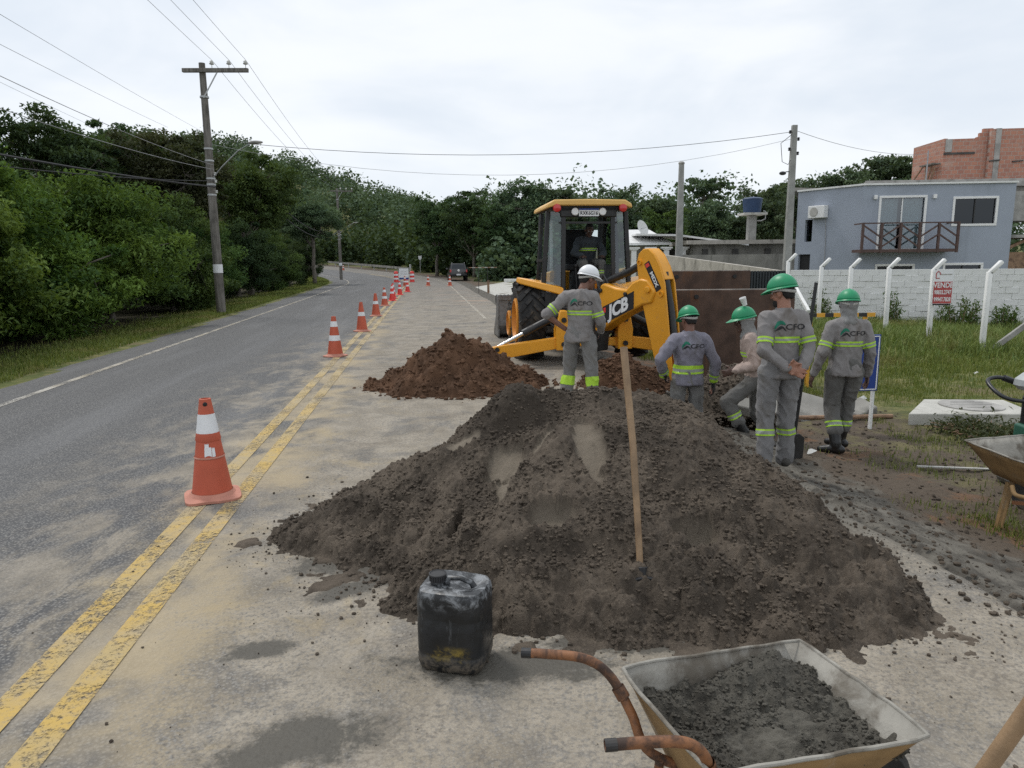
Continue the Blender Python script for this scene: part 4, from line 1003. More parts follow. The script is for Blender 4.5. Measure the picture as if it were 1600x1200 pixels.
MB().box((0, 0, 3.65), (.40, .34, 7.3), taper=.6).build('pole', G('concrete_pole'), cs, bevel=.02)
MB().ell((0, 0, 7.33), (.17, .15, .10), 10, 6).build('cap', G('concrete'), cs, smooth=True)

# concrete forecourt with kerb, beside the far road
fc = tag(MB().prism([(-2.55, 51), (-.7, 63), (3.5, 62), (6, 45), (3, 36.5), (-.75, 36.8)], -.05, .012, 'xy').build('forecourt', G('pale_slab')), 'pale concrete forecourt beyond the digger bucket', None, None, 'structure')
kb = thing('kerb', 'white painted low kerb around the pale forecourt', 'kerb')
for p, q in (((-.6, 63.2), (.6, 63)), ((.6, 63), (1.7, 62.2)), ((1.7, 62.2), (1.9, 57)), ((1.9, 57), (2.1, 50)), ((2.1, 50), (2.2, 42))): MB().bar((*p, .14), (*q, .14), .3, .3).build('kerb_stone', G('white_weathered'), kb, bevel=.03)

# ------------------------------------------------------------------ wooden utility poles, lamp, wires
def utility_pole(label, x, y, h, arm=(-.65, 1.7), lamp=True, sc=1., lean=0):
    o = thing('utility_pole', label, 'utility pole', (x, y, gz(x, y) - .05), R(-7))
    o.rotation_euler = (0, R(lean), R(-7))
    MB().tube([(0, 0, -.3), (0, 0, h * .5), (0, 0, h)], [.165, .14, .105], 14).build('pole', G('dark_wood'), o, smooth=True)
    MB().box(((arm[0] + arm[1]) / 2, -.12, h - .28), (arm[1] - arm[0], .11, .13), (0, R(2.2), 0)).build('crossarm', G('dark_wood'), o, bevel=.01)
    MB().bar((.05, -.14, h - 1.15), (.62, -.14, h - .32), .02, .04).build('brace', G('galvanised'), o)
    for k in (.42, 1.03, 1.62):
        MB().lathe([(.012, 0), (.012, .14), (.07, .15), (.085, .17), (.05, .2), (.07, .22), (.04, .27), (.015, .29)], 12, (k, -.12, h - .22 - k * .038)).build('insulator', G('ceramic'), o, smooth=True)
    for z in (h - 1.1, 5.75, 5.35, 4.75, 4.55, 4.2): MB().lathe([(.15, -.03), (.15, .03)], 12, (0, 0, z)).build('clamp_band', G('galvanised'), o)
    MB().lathe([(.168, 1.5), (.166, 1.8)], 14, cap=False).build('number_plate', G('sign_white'), o)
    for z in (4.9, 4.65, 4.3): MB().lathe([(.03, -.05), (.05, -.03), (.03, 0), (.05, .03), (.03, .05)], 10, (.2, -.05, z)).build('spool_insulator', G('ceramic'), o)
    if lamp:
        a = MB().tube([(.1, -.05, 4.75), (.5, -.15, 5.1), (1.25, -.35, 5.6), (1.75, -.5, 5.78)], .019, 8).build('lamp_arm', G('galvanised'), o, smooth=True)
        MB().ell((2.0, -.56, 5.82), (.27, .10, .06), 14, 8).build('lamp_head', G('concrete'), a, smooth=True)
    return o
utility_pole('weathered wooden utility pole with crossarm among the left shrubs', -10.45, 25.64, 8.55)
utility_pole('far wooden utility pole on the inside of the road bend', -17.75, 75.0, 9.3)
o = thing('utility_pole', 'distant wooden crossarm pole half hidden by trees left of the far pole', 'utility pole', (-27, 96, 0))
MB().tube([(0, 0, 0), (0, 0, 9)], [.15, .1], 8).build('pole', G('dark_wood'), o); MB().box((.4, 0, 8.8), (3.6, .14, .14)).build('crossarm', G('dark_wood'), o)
for k in (-.9, 0, .9, 1.8): MB().lathe([(.02, 0), (.09, .2), (.03, .3)], 8, (k, 0, 8.87)).build('insulator', G('ceramic'), o)
def wire(label, a, b_, sag, r=.008, mat='wire_grey', n=16):
    a, b_ = Vector(a), Vector(b_); pts = []
    for i in range(n + 1):
        t = i / n; p = a.lerp(b_, t); p.z -= sag * 4 * t * (1 - t); pts.append(p)
    return tag(MB().tube(pts, r, 5).build('overhead_wire', G(mat), None, smooth=True), label, 'wire', 'overhead wires')
ins = [(-10.45 + k * .9925 + .015, 25.64 - .12 - k * .12, 8.55 - k * .038) for k in (.42, 1.03, 1.62)]
ins2 = [(-17.75 + k, 74.9 - k * .12, 9.2) for k in (.42, 1.03, 1.62)]
for i, w_ in enumerate(('left', 'middle', 'right')):
    a = Vector(ins[i]); wire('thin power wire overhead on the %s insulator, coming towards the camera' % w_, (a.x + 7.1, -24, 8.4), a, .35, .006)
    wire('thin power wire from the %s insulator away to the far pole' % w_, a, ins2[i], .8, .007)
wire('thick black cable sagging from the wooden pole to the left picture edge', (-10.3, 25.6, 4.42), (-11.9, 6, 4.35), .25, .026, 'wire_dark')
wire('thin dark cable just under the thick one left of the wooden pole', (-10.3, 25.6, 4.62), (-11.6, 6, 3.7), .3, .012, 'wire_dark')
wire('upper grey telephone cable left of the wooden pole', (-10.3, 25.6, 5.15), (-9.6, 6, 6.2), .35, .008)
wire('lower grey telephone cable left of the wooden pole', (-10.3, 25.6, 5.0), (-10.2, 6, 5.4), .35, .008)
wire('high wire crossing the upper left sky, topmost', (-10.5, 8, 7.5), (-22.5, 54, 11.4), .1, .007)
wire('high wire crossing the upper left sky, second from top', (-10.2, 8, 6.6), (-23, 50, 10.9), .1, .007)
wire('faint high wire in the upper left sky, third from top', (-10.4, 8, 6.2), (-25, 50, 9.6), .1, .005)
wire('wire spanning the road from the wooden pole to the tall concrete pole', (-10.35, 25.6, 6.0), (10.25, 26.95, 6.3), .65, .009, 'wire_dark')
wire('second wire over the road sagging below the first', (-10.35, 25.6, 5.85), (10.25, 26.95, 6.05), 1.15, .006)
wire('wire running from the tall concrete pole over the house roof', (10.45, 27, 6.35), (21, 37, 6.9), .3, .009)
for i in range(2): wire(('upper' if i else 'lower') + ' cable bundle left of the far wooden pole', (-17.8, 75, 5.1 + .5 * i), (-14.2, 46, 4.6 + .5 * i), .9, .03, 'wire_dark')

# guard rail on the bend
gr = thing('guard_rail', 'grey steel guard rail along the outside of the bend', 'guard rail')
pts = [(float(redge(y)) + .6, y, float(rise(y)) + .62) for y in np.arange(91, 118, 1.)]
mb = MB()
for i in range(len(pts) - 1): mb.bar(pts[i], pts[i + 1], .05, .3)
mb.build('rail', G('old_wall'), gr)
for p in pts[::4]: MB().box((p[0] + .08, p[1] + .05, p[2] - .35), (.1, .1, .9)).build('post', G('galvanised'), gr)
ms = thing('delineator', 'small white marker post where the bend begins', 'marker', (-12.6, 90, gz(-12.6, 90)))
MB().bar((0, 0, 0), (0, 0, 1.2), .1, .05).build('post', G('sign_white'), ms); MB().box((0, -.04, .95), (.2, .02, .5)).build('plate', G('sign_white'), ms)
ms = thing('road_sign', 'small white shield sign on a post in front of the dark wood', 'sign', (-11.6, 92, gz(-11.6, 92)))
MB().bar((0, 0, 0), (0, 0, 2.0), .06, .06).build('post', G('galvanised'), ms); MB().prism([(-.22, 2.2), (.22, 2.2), (.2, 1.85), (0, 1.65), (-.2, 1.85)], -.05, -.03).build('plate', G('sign_white'), ms)
# ------------------------------------------------------------------ backhoe loader
BX, BY, BR = 1.24, 12.85, R(6.7)
dg = thing('backhoe_loader', 'yellow backhoe loader with raised digging arm, stabilisers out, seen from behind', 'digger', (BX, BY, 0), BR)
BM = Matrix.Translation((BX, BY, 0)) @ Matrix.Rotation(BR, 4, 'Z'); BI = BM.inverted()
YEL, BLK, STL, CHR = G('machine_yellow'), G('black_metal'), G('grey_steel'), G('chrome')
def wheel(name, x, y, r, wd, lugs, side):
    o = thing('x', None, None); bpy.data.objects.remove(o)
    hub = link(name, None, dg, (x, y, r))
    k = .055 * r / .72
    prof = [(r * .52, -wd * .42), (r * .62, -wd * .5), (r * .85, -wd * .52), (r * .945, -wd * .44), (r * .965, 0), (r * .945, wd * .44), (r * .85, wd * .52), (r * .62, wd * .5), (r * .52, wd * .42)]
    ty = MB().lathe(prof, 44, axis=(1, 0, 0), cap=False).build('tyre', G('black_rubber'), hub, smooth=True)
    lm = MB()
    for i in range(lugs):
        for sd in (-1, 1):
            a0 = 2 * math.pi * (i + (.5 if sd > 0 else 0)) / lugs
            pts = []
            for t_ in (0, .5, 1):
                a = a0 + t_ * .34; xx = sd * (wd * .03 + t_ * wd * .48); rr = r * (1.0 if t_ < .9 else .955)
                pts.append(Vector((xx, math.cos(a) * rr, math.sin(a) * rr)))
            for p, q in zip(pts[:-1], pts[1:]):
                m_ = (p + q) / 2; up = Vector((0, m_.y, m_.z)).normalized(); lm.bar(p - up * .025, q - up * .025, k * 1.1, .085 * r / .72, up=tuple(up))
    lm.build('lug', G('black_rubber'), ty)
    sx = side
    MB().lathe([(r * .54, -.02), (r * .56, .10), (r * .50, .12), (r * .46, .03), (r * .22, .0), (r * .2, .06), (r * .12, .07)], 28, (sx * wd * .30, 0, 0), (sx, 0, 0)).build('rim', G('rim_yellow'), hub, smooth=True)
    for i in range(8):
        a = i * math.pi / 4; MB().lathe([(.018, 0), (.018, .035)], 6, (sx * (wd * .30 + .0), math.cos(a) * r * .3, math.sin(a) * r * .3), (sx, 0, 0)).build('wheel_nut', STL, hub)
for s_ in (-1, 1): wheel('rear_wheel', s_ * .95, 0, .70, .44, 20, s_)
for s_ in (-1, 1): wheel('front_wheel', s_ * .86, 2.15, .47, .33, 16, s_)
# chassis, engine hood, loader
MB().box((0, .7, .72), (.72, 3.5, .38)).box((0, 0, .72), (1.5, .26, .26)).box((0, 2.15, .5), (1.4, .18, .2)).build('chassis', BLK, dg, bevel=.02)
MB().prism([(.75, .9), (2.75, .9), (2.72, 1.36), (1.7, 1.5), (.75, 1.56)], -.42, .42, 'yz').build('hood', YEL, dg, bevel=.04)
MB().tube([(-.32, 1.3, 1.5), (-.32, 1.3, 2.0)], .04, 10).build('exhaust', BLK, dg)
for s_ in (-1, 1):
    MB().prism([(.75, 1.2), (.95, 1.45), (2.3, 1.15), (3.5, .55), (3.45, .32), (2.2, .88), (.95, 1.15)], s_ * .58 - .05, s_ * .58 + .05, 'yz').build('loader_arm', YEL, dg, bevel=.015)
    MB().tube([(s_ * .58, 1.2, .85), (s_ * .58, 2.5, .95)], .05, 10).build('loader_cylinder', BLK, dg)
bk = MB(); prof = [(3.55, .95), (3.50, .30), (3.62, .10), (3.9, .02), (4.55, .02), (4.55, .05), (3.92, .06), (3.68, .14), (3.57, .33), (3.62, .93)]
bk.prism(prof, -1.12, 1.12, 'yz')
bo = bk.build('loader_bucket', STL, dg, bevel=.008)
for s_ in (-1, 1): MB().prism([(3.5, .97), (3.5, .05), (4.55, .02), (4.5, .12), (4.0, .5), (3.8, .97)], s_ * 1.13 - .015, s_ * 1.13 + .015, 'yz').build('bucket_side', STL, bo)
MB().box((0, 3.53, .93), (2.26, .05, .1)).build('bucket_lip', STL, bo)
# fenders
for s_ in (-1, 1):
    fm = MB(); 
    fm.add([(s_ * 1.16, .10, 1.36), (s_ * 1.16, -.34, 1.36), (s_ * .46, -.86, 1.16), (s_ * .46, .10, 1.16), (s_ * 1.13, .10, 1.46), (s_ * 1.13, -.32, 1.46), (s_ * .46, -.83, 1.29), (s_ * .46, .10, 1.36)],
           [(0, 1, 2, 3), (7, 6, 5, 4), (0, 4, 5, 1), (1, 5, 6, 2), (2, 6, 7, 3), (3, 7, 4, 0)])
    fm.build('fender', YEL, dg, bevel=.02)
    MB().prism([(-.62, 1.19), (.7, 1.22), (.75, 1.0), (.45, 1.12), (0, 1.16), (-.45, 1.0), (-.62, .8)], s_ * .62 - .12, s_ * .62 + .12, 'yz').build('fender_liner', BLK, dg)
# cab: base, posts, roof, glass
cz0, cz1 = 1.18, 2.56
MB().box((0, .1, 1.10), (1.16, 1.5, .22)).box((0, -.60, 1.0), (1.04, .1, .5)).build('cab_floor', BLK, dg, bevel=.02)
RP = {}
for s_ in (-1, 1):
    RP[s_] = [((s_ * .76, -.50, cz0), (s_ * .67, -.50, cz1)), ((s_ * .44, -.66, cz0 - .05), (s_ * .42, -.60, cz1)), ((s_ * .74, .20, cz0), (s_ * .66, .18, cz1)), ((s_ * .62, .80, cz0), (s_ * .60, .70, cz1))]
    for k, (a, b_) in enumerate(RP[s_]): MB().bar(a, b_, .075 if k != 1 else .055, .075).build('cab_post', BLK, dg, bevel=.012)
    (a0, a1), (b0, b1), (c0, c1), (d0, d1) = RP[s_]
    for p0, p1, q1, q0 in ((a0, a1, b1, b0), (a0, a1, c1, c0), (c0, c1, d1, d0)):
        MB().add([p0, q0, q1, p1], [(0, 1, 2, 3)]).build('window_pane', G('cab_glass'), dg)
    for p, q in ((a0, b0), (a0, c0), (c0, d0)): MB().bar(p, q, .07, .09).build('sill', BLK, dg)
    MB().bar((s_ * .75, -.45, 1.75), (s_ * .74, .28, 1.75), .02, .05).build('grab_rail', BLK, dg)
MB().add([(-.62, .80, cz0), (.62, .80, cz0), (.60, .70, cz1), (-.60, .70, cz1)], [(0, 1, 2, 3)]).build('windscreen', G('cab_glass'), dg)
MB().box((0, -.60, 2.545), (.96, .10, .17)).build('header', BLK, dg, bevel=.015)
MB().bar((-.5, -.60, 2.37), (.5, -.60, 2.37), .03, .035).build('window_rail', BLK, dg)
roof = MB(); pr = [(-.72, 2.60), (-.71, 2.67), (-.60, 2.735), (0, 2.745), (.60, 2.735), (.71, 2.67), (.72, 2.60), (.56, 2.64), (-.56, 2.64)]
roof.prism(pr, -.76, .78, 'xz').build('roof', G('machine_top'), dg, bevel=.02)
MB().box((0, .0, 2.60), (1.3, 1.3, .07)).build('roof_lining', BLK, dg)
for s_ in (-1, 1):
    MB().lathe([(.055, 0), (.07, -.03), (.06, -.055), (.02, -.07)], 16, (s_ * .56, -.72, 2.60), (0, 1, 0)).build('tail_lamp', G('red_lamp'), dg, smooth=True)
    MB().lathe([(.06, 0), (.062, -.03), (.05, -.04)], 18, (s_ * .235 - .005, -.655, 2.545), (0, 1, 0)).build('work_lamp', G('lamp_glass_glint'), dg, smooth=True)
pl = MB().box((0, -.662, 2.535), (.34, .012, .125)).build('number_plate', G('sign_white'), dg)
MB().box((0, -.669, 2.585), (.335, .004, .026)).build('blue_strip', G('sign_blue'), pl)
put_text('lettering', 'RXK6G16', .085, G('logo_black'), pl, plane_mw((0, -.671, 2.52), (1, 0, 0), (0, 0, 1)), .001, (.85, 1))
# interior
MB().box((.02, .28, 1.62), (.5, .5, .12)).box((.02, .12, 1.35), (.34, .34, .42)).build('seat_base', G('seat_black'), dg, bevel=.03)
MB().box((.02, .52, 1.98), (.46, .12, .66), (R(-8), 0, 0)).build('seat_back', G('seat_black'), dg, bevel=.04)
for x in (-.42, .42): MB().box((x, -.25, 1.42), (.18, .3, .5), taper=.8).build('console', BLK, dg, bevel=.02)
for x, lx in ((-.14, -.02), (.16, .02)):
    MB().tube([(x, -.38, 1.2), (x + lx, -.36, 1.62)], .012, 8).ell((x + lx, -.36, 1.65), (.03, .03, .04)).build('control_lever', BLK, dg)
MB().tube([(.0, .62, 1.2), (.0, .72, 1.72)], .04, 8).build('steering_column', BLK, dg)
MB().bar((-.38, .82, 1.3), (-.38, .84, 2.5), .05, .05).build('inner_post', G('strap_grey'), dg)
MB().bar((.40, .2, 1.2), (.40, .2, 2.5), .12, .05).build('door_frame', BLK, dg)
# rear frame and stabilisers
MB().box((0, -1.02, .40), (1.2, .16, .14)).box((0, -1.02, .84), (1.2, .14, .12)).build('rear_frame', YEL, dg, bevel=.015)
for s_ in (-1, 1):
    MB().prism([(-.12, .28), (.12, .28), (.13, .62), (.06, .93), (-.06, .93), (-.13, .62)], -1.17, -.93, 'xz').build('side_post', YEL, dg, bevel=.012, loc=(s_ * .52, 0, 0))
    for z_ in (.38, .78): MB().lathe([(.043, -.02), (.043, .02)], 12, (s_ * .52, -1.18, z_), (0, 1, 0)).build('pin', BLK, dg)
    lg = MB(); a, b_ = Vector((s_ * .52, -1.05, .40)), Vector((s_ * 1.66, -1.05, .20))
    lg.add([(s_ * .50, -1.12, .32), (s_ * 1.60, -1.12, .14), (s_ * 1.84, -1.12, .13), (s_ * 1.88, -1.12, .30), (s_ * 1.60, -1.12, .37), (s_ * .50, -1.12, .50), (s_ * .50, -.98, .32), (s_ * 1.60, -.98, .14), (s_ * 1.84, -.98, .13), (s_ * 1.88, -.98, .30), (s_ * 1.60, -.98, .37), (s_ * .50, -.98, .50)],
           [(0, 1, 2, 3, 4, 5), (11, 10, 9, 8, 7, 6)] + [(i, i + 6, (i + 1) % 6 + 6, (i + 1) % 6) for i in range(6)])
    lo = lg.build('stabiliser_leg', YEL, dg, bevel=.012)
    for k in ((1.62, .31), (1.58, .19)): MB().lathe([(.04, -.01), (.04, .01)], 12, (s_ * k[0], -1.125, k[1]), (0, 1, 0)).build('pin', BLK, lo)
    MB().box((s_ * 1.76, -1.05, .035), (.34, .34, .05)).box((s_ * 1.76, -1.05, .10), (.10, .14, .12)).build('foot_pad', YEL, lo, bevel=.01)
    MB().tube([(s_ * .58, -1.03, .86), (s_ * 1.18, -1.03, .56)], .062, 14).build('stabiliser_cylinder', BLK, dg, smooth=True)
    MB().tube([(s_ * 1.16, -1.03, .57), (s_ * 1.6, -1.03, .345)], .03, 12).build('piston_rod', CHR, dg, smooth=True)
# arm: the boom swings in an upright plane through the kingpost
K = Vector((1.52, 11.65, 0)); bd = Vector((math.sin(R(38)), -math.cos(R(38)), 0)); pd = Vector((-math.cos(R(38)), -math.sin(R(38)), 0))
def PB(u, z, w_=0): return BI @ (K + bd * u + pd * w_ + Vector((0, 0, z)))
def slabp(poly, w0, w1, m=0, mb=None):
    mb = mb or MB(); n = len(poly)
    mb.add([PB(u, z, w0) for u, z in poly] + [PB(u, z, w1) for u, z in poly], [tuple(range(n)), tuple(range(2 * n - 1, n - 1, -1))] + [(i, i + n, (i + 1) % n + n, (i + 1) % n) for i in range(n)], m); return mb
slabp([(-.30, .26), (-.04, .26), (.0, .62), (.02, .98), (-.30, .98)], -.15, .15).build('kingpost', BLK, dg, bevel=.02)
boom = slabp([(-.06, .60), (.0, 1.0), (.06, 1.35), (.14, 1.375), (.4, 1.31), (.62, 1.29), (.74, 1.40), (.9, 1.46), (1.05, 1.44), (1.2, 1.28), (1.14, 1.10), (.95, 1.06), (.5, .86), (.05, .60)], -.16, .16).build('boom', YEL, dg, bevel=.03)
slabp([(.035, .65), (.12, .94), (.86, 1.27), (.82, 1.03)], .163, .168)
dl = [(.10, .70), (.155, 1.005), (.81, 1.275), (.80, 1.03)]
pp = slabp([(.13, .715), (.13, 1.0), (.79, 1.27), (.79, 1.005)], .162, .1665).build('logo_plate', G('logo_black'), boom)
U_, V_ = (PB(.79, 1.27) - PB(.13, 1.0)), (PB(.13, 1.0) - PB(.13, .715))
def aff(o, ru, rv, n_): return Matrix(((ru.x, rv.x, n_.x, o.x), (ru.y, rv.y, n_.y, o.y), (ru.z, rv.z, n_.z, o.z), (0, 0, 0, 1)))
nw = (PB(0, 0, 1) - PB(0, 0, 0)).normalized()
put_text('lettering', 'JCB', .255, G('sign_white'), boom, aff(PB(.475, .998, .1685), U_.normalized(), V_.normalized(), nw), .011, (1.12, 1.12), .0008)
slabp([(.15, .90), (.15, .98), (.20, 1.0), (.20, .92)], .167, .1695).build('logo_square', G('cone_red'), boom)
for u, z, r_ in ((1.07, 1.30, .05), (.62, 1.22, .03), (.08, 1.26, .035)): MB().lathe([(r_, .0), (r_, .03), (r_ * .6, .035)], 14, PB(u, z, .16), nw).build('pivot_pin', BLK if r_ < .05 else YEL, boom)
dip = MB()
side = [(.80, 1.70), (.835, 1.83), (.92, 1.90), (1.02, 1.91), (1.14, 1.82), (1.26, 1.64), (1.355, 1.40), (1.41, 1.05), (1.50, .4), (1.60, -.3), (1.38, -.3), (1.14, .4), (1.03, .75), (.93, 1.08), (.845, 1.4)]
for w0, w1 in ((.10, .125), (-.125, -.10)): slabp(side, w0, w1, 0, dip)
# closed back and top plates; the face towards the viewer is open below the rounded notch
cap_ = [(.80, 1.70), (.835, 1.83), (.92, 1.90), (1.02, 1.91), (1.14, 1.82), (1.26, 1.64), (1.335, 1.45), (1.30, 1.44), (1.22, 1.62), (1.11, 1.78), (1.01, 1.87), (.93, 1.86), (.87, 1.80), (.84, 1.70)]
slabp(cap_, -.101, .101, 0, dip)
slabp([(.80, 1.70), (.845, 1.4), (.93, 1.08), (1.03, .75), (1.14, .4), (1.38, -.3), (1.42, -.3), (1.18, .4), (1.07, .75), (.97, 1.08), (.885, 1.4), (.84, 1.70)], -.101, .101, 0, dip)
do = dip.build('dipper', YEL, dg, bevel=.012)
MB().tube([PB(1.24, 1.55), PB(1.38, .98), PB(1.47, .45)], .062, 14).build('bucket_cylinder', BLK, dg, smooth=True)
MB().tube([PB(1.46, .5), PB(1.55, -.1)], .032, 10).build('piston_rod', CHR, dg, smooth=True)
MB().tube([PB(.12, 1.42), PB(.55, 1.56), PB(.86, 1.70)], .058, 12).build('dipper_cylinder', BLK, dg, smooth=True)
for u, z in ((1.07, 1.27), (1.3, 1.24), (.87, 1.70)): MB().lathe([(.042, 0), (.042, .03), (.026, .03), (.026, .012)], 14, PB(u, z, .124), nw).build('pivot_pin', YEL, do)
st = slabp([(.955, 1.675), (1.045, 1.727), (1.295, 1.320), (1.205, 1.265)], .126, .130).build('sticker', G('logo_black'), do)
e1 = (PB(1.245, 1.31) - PB(1.03, 1.67)).normalized(); e2 = nw.cross(e1)
put_text('lettering', 'MDX', .105, G('sign_white'), do, aff(PB(1.152, 1.453, .1305), e1, e2, nw), .004, (1.05, .75), .0008)
slabp([(.975, 1.665), (1.035, 1.700), (1.065, 1.652), (1.005, 1.617)], .130, .1315).build('sticker_patch', G('cone_red'), do)
# bucket hanging in the trench, hoses
slabp([(1.3, -.2), (1.62, -.15), (1.72, -.35), (1.55, -.62), (1.2, -.6), (1.15, -.4)], -.28, .28).build('digging_bucket', STL, dg, bevel=.02)
MB().tube([PB(.02, 1.2, .1), PB(-.1, 1.45, .1), PB(-.2, 1.2, .16), PB(-.2, .8, .12)], .018, 8).tube([PB(.05, 1.3, -.1), PB(-.12, 1.5, -.1), PB(-.24, 1.2, -.1)], .018, 8).build('hose', BLK, dg, smooth=True)
MB().tube([(-.35, -.9, .95), (-.62, -.85, .98), (-.75, -.8, .75), (-.6, -1.0, .62)], .016, 8).build('hose', BLK, dg, smooth=True)
# ------------------------------------------------------------------ people
def remesh(mb, voxel, smooth=2, wr=0., seed=0, wfreq=9.):
    """fuse overlapping closed shapes into one continuous surface"""
    me = mb.mesh('tmp', []); o = bpy.data.objects.new('tmp', me); COL.objects.link(o)
    r = o.modifiers.new('r', 'REMESH'); r.mode = 'VOXEL'; r.voxel_size = voxel; r.use_smooth_shade = True
    s = o.modifiers.new('s', 'SMOOTH'); s.iterations = smooth; s.factor = .5
    out = bpy.data.meshes.new_from_object(o.evaluated_get(bpy.context.evaluated_depsgraph_get()))
    bpy.data.objects.remove(o); bpy.data.meshes.remove(me)
    if wr:
        n = len(out.vertices); co = np.empty(n * 3, np.float32); out.vertices.foreach_get('co', co); co = co.reshape(-1, 3).astype(float)
        no = np.empty(n * 3, np.float32); out.vertices.foreach_get('normal', no); no = no.reshape(-1, 3)
        P = co * np.array([wfreq, wfreq, wfreq * .55]) + seed * 13.7; P[:, 2] += co[:, 0] * wfreq * .5
        wv = perlin(P); wv2 = perlin(P * np.array([2.3, 2.3, 1.3]) + 5)
        rid = (1 - np.abs(perlin(P * np.array([1.2, 1.2, 1.9]) + 31)) * 2.2)
        co = co + no * (wv * wr + wv2 * wr * .45 + np.clip(rid, 0, 1) ** 2 * wr * .9)[:, None]
        out.vertices.foreach_set('co', co.astype(np.float32).ravel()); out.update()
    out.polygons.foreach_set('use_smooth', np.full(len(out.polygons), True))
    return out
def limb(mb, pts, rad, n=12, flat=1.):
    """tapered chain of rounded segments"""
    pts = [Vector(p) for p in pts]
    for i in range(len(pts) - 1):
        a, b_ = pts[i], pts[i + 1]; ra, rb = rad[i], rad[i + 1]; d = (b_ - a); L = d.length
        if L < 1e-5: continue
        d /= L; P = []; Rr = []
        for k in range(5): t = math.pi / 2 * (1 - k / 4); P.append(a - d * ra * math.sin(t) * .98); Rr.append(max(1e-4, ra * math.cos(t)))
        for k in range(5): t = math.pi / 2 * k / 4; P.append(b_ + d * rb * math.sin(t) * .98); Rr.append(max(1e-4, rb * math.cos(t)))
        mb.tube(P, Rr, n)
    return mb
def rings(mb, rs, n=28):
    """stack of ellipses (cx, cy, cz, rx, ry, tilt forward)"""
    P = []
    for cx, cy, cz, rx, ry in rs:
        for j in range(n):
            a = 2 * math.pi * j / n; c, s = math.cos(a), math.sin(a)
            e = .82
            P.append((cx + rx * math.copysign(abs(c) ** e, c), cy + ry * math.copysign(abs(s) ** e, s), cz))
    fs = [tuple(range(n))[::-1], tuple((len(rs) - 1) * n + j for j in range(n))]
    for i in range(len(rs) - 1):
        for j in range(n): fs.append((i * n + j, i * n + (j + 1) % n, (i + 1) * n + (j + 1) % n, (i + 1) * n + j))
    return mb.add(P, fs)
def cut_band(me, planes, sel, mats, off=.004):
    """strip of a garment between parallel planes (point, axis, stops) as raised tape; stops give colour changes"""
    (p, ax, stops) = planes
    bm = bmesh.new(); bm.from_mesh(me); p = Vector(p); ax = Vector(ax).normalized()
    for s in stops: bmesh.ops.bisect_plane(bm, geom=bm.verts[:] + bm.edges[:] + bm.faces[:], plane_co=p + ax * s, plane_no=ax)
    kill = []
    for f in bm.faces:
        c = f.calc_center_median(); h = (c - p).dot(ax)
        if h < stops[0] or h > stops[-1] or not sel(c): kill.append(f)
        else: f.material_index = (sum(h > s for s in stops) - 1) % 2
    bmesh.ops.delete(bm, geom=kill, context='FACES')
    nm = bpy.data.meshes.new('band'); bm.normal_update()
    for v in bm.verts: v.co += v.normal * off
    bm.to_mesh(nm); bm.free()
    for m in mats: nm.materials.append(m)
    return nm
def seg_dist(c, a, b_):
    ab = b_ - a; t = max(0, min(1, (c - a).dot(ab) / ab.length_squared)); return (c - (a + ab * t)).length, t
def hand(mb, w_, d, palm_n, spread=1., curl=.35, s=1.):
    """palm and five separate fingers; w_ wrist, d hand direction, palm_n palm normal"""
    w_ = Vector(w_); d = Vector(d).normalized(); pn = Vector(palm_n); pn = (pn - d * pn.dot(d)).normalized(); sd = d.cross(pn)
    c = w_ + d * .048 * s
    mb.ell(c, (.042 * s, .018 * s, .056 * s), 12, 8, rot=Matrix((sd, pn, d)).transposed())
    for k, (off, L) in enumerate(((-.031, .068), (-.011, .078), (.011, .073), (.030, .058))):
        a = w_ + d * .088 * s + sd * off * s; dd = (d + sd * off * 5 * spread).normalized(); pts = [a]
        for j in range(3):
            ang = curl * (j + .6) * .8; v = dd * math.cos(ang) + pn * math.sin(ang); pts.append(pts[-1] + v * L * s * (.45, .32, .23)[j])
        limb(mb, pts, [.0095 * s, .009 * s, .0085 * s, .0075 * s], 8)
    a = w_ + d * .030 * s - sd * .030 * s; limb(mb, [a, a + (d * .55 - sd * .8 + pn * .3).normalized() * .045 * s, a + (d * .55 - sd * .8 + pn * .3).normalized() * .045 * s + (d * .9 - sd * .3 + pn * .4).normalized() * .035 * s], [.012 * s, .0105 * s, .009 * s], 8)
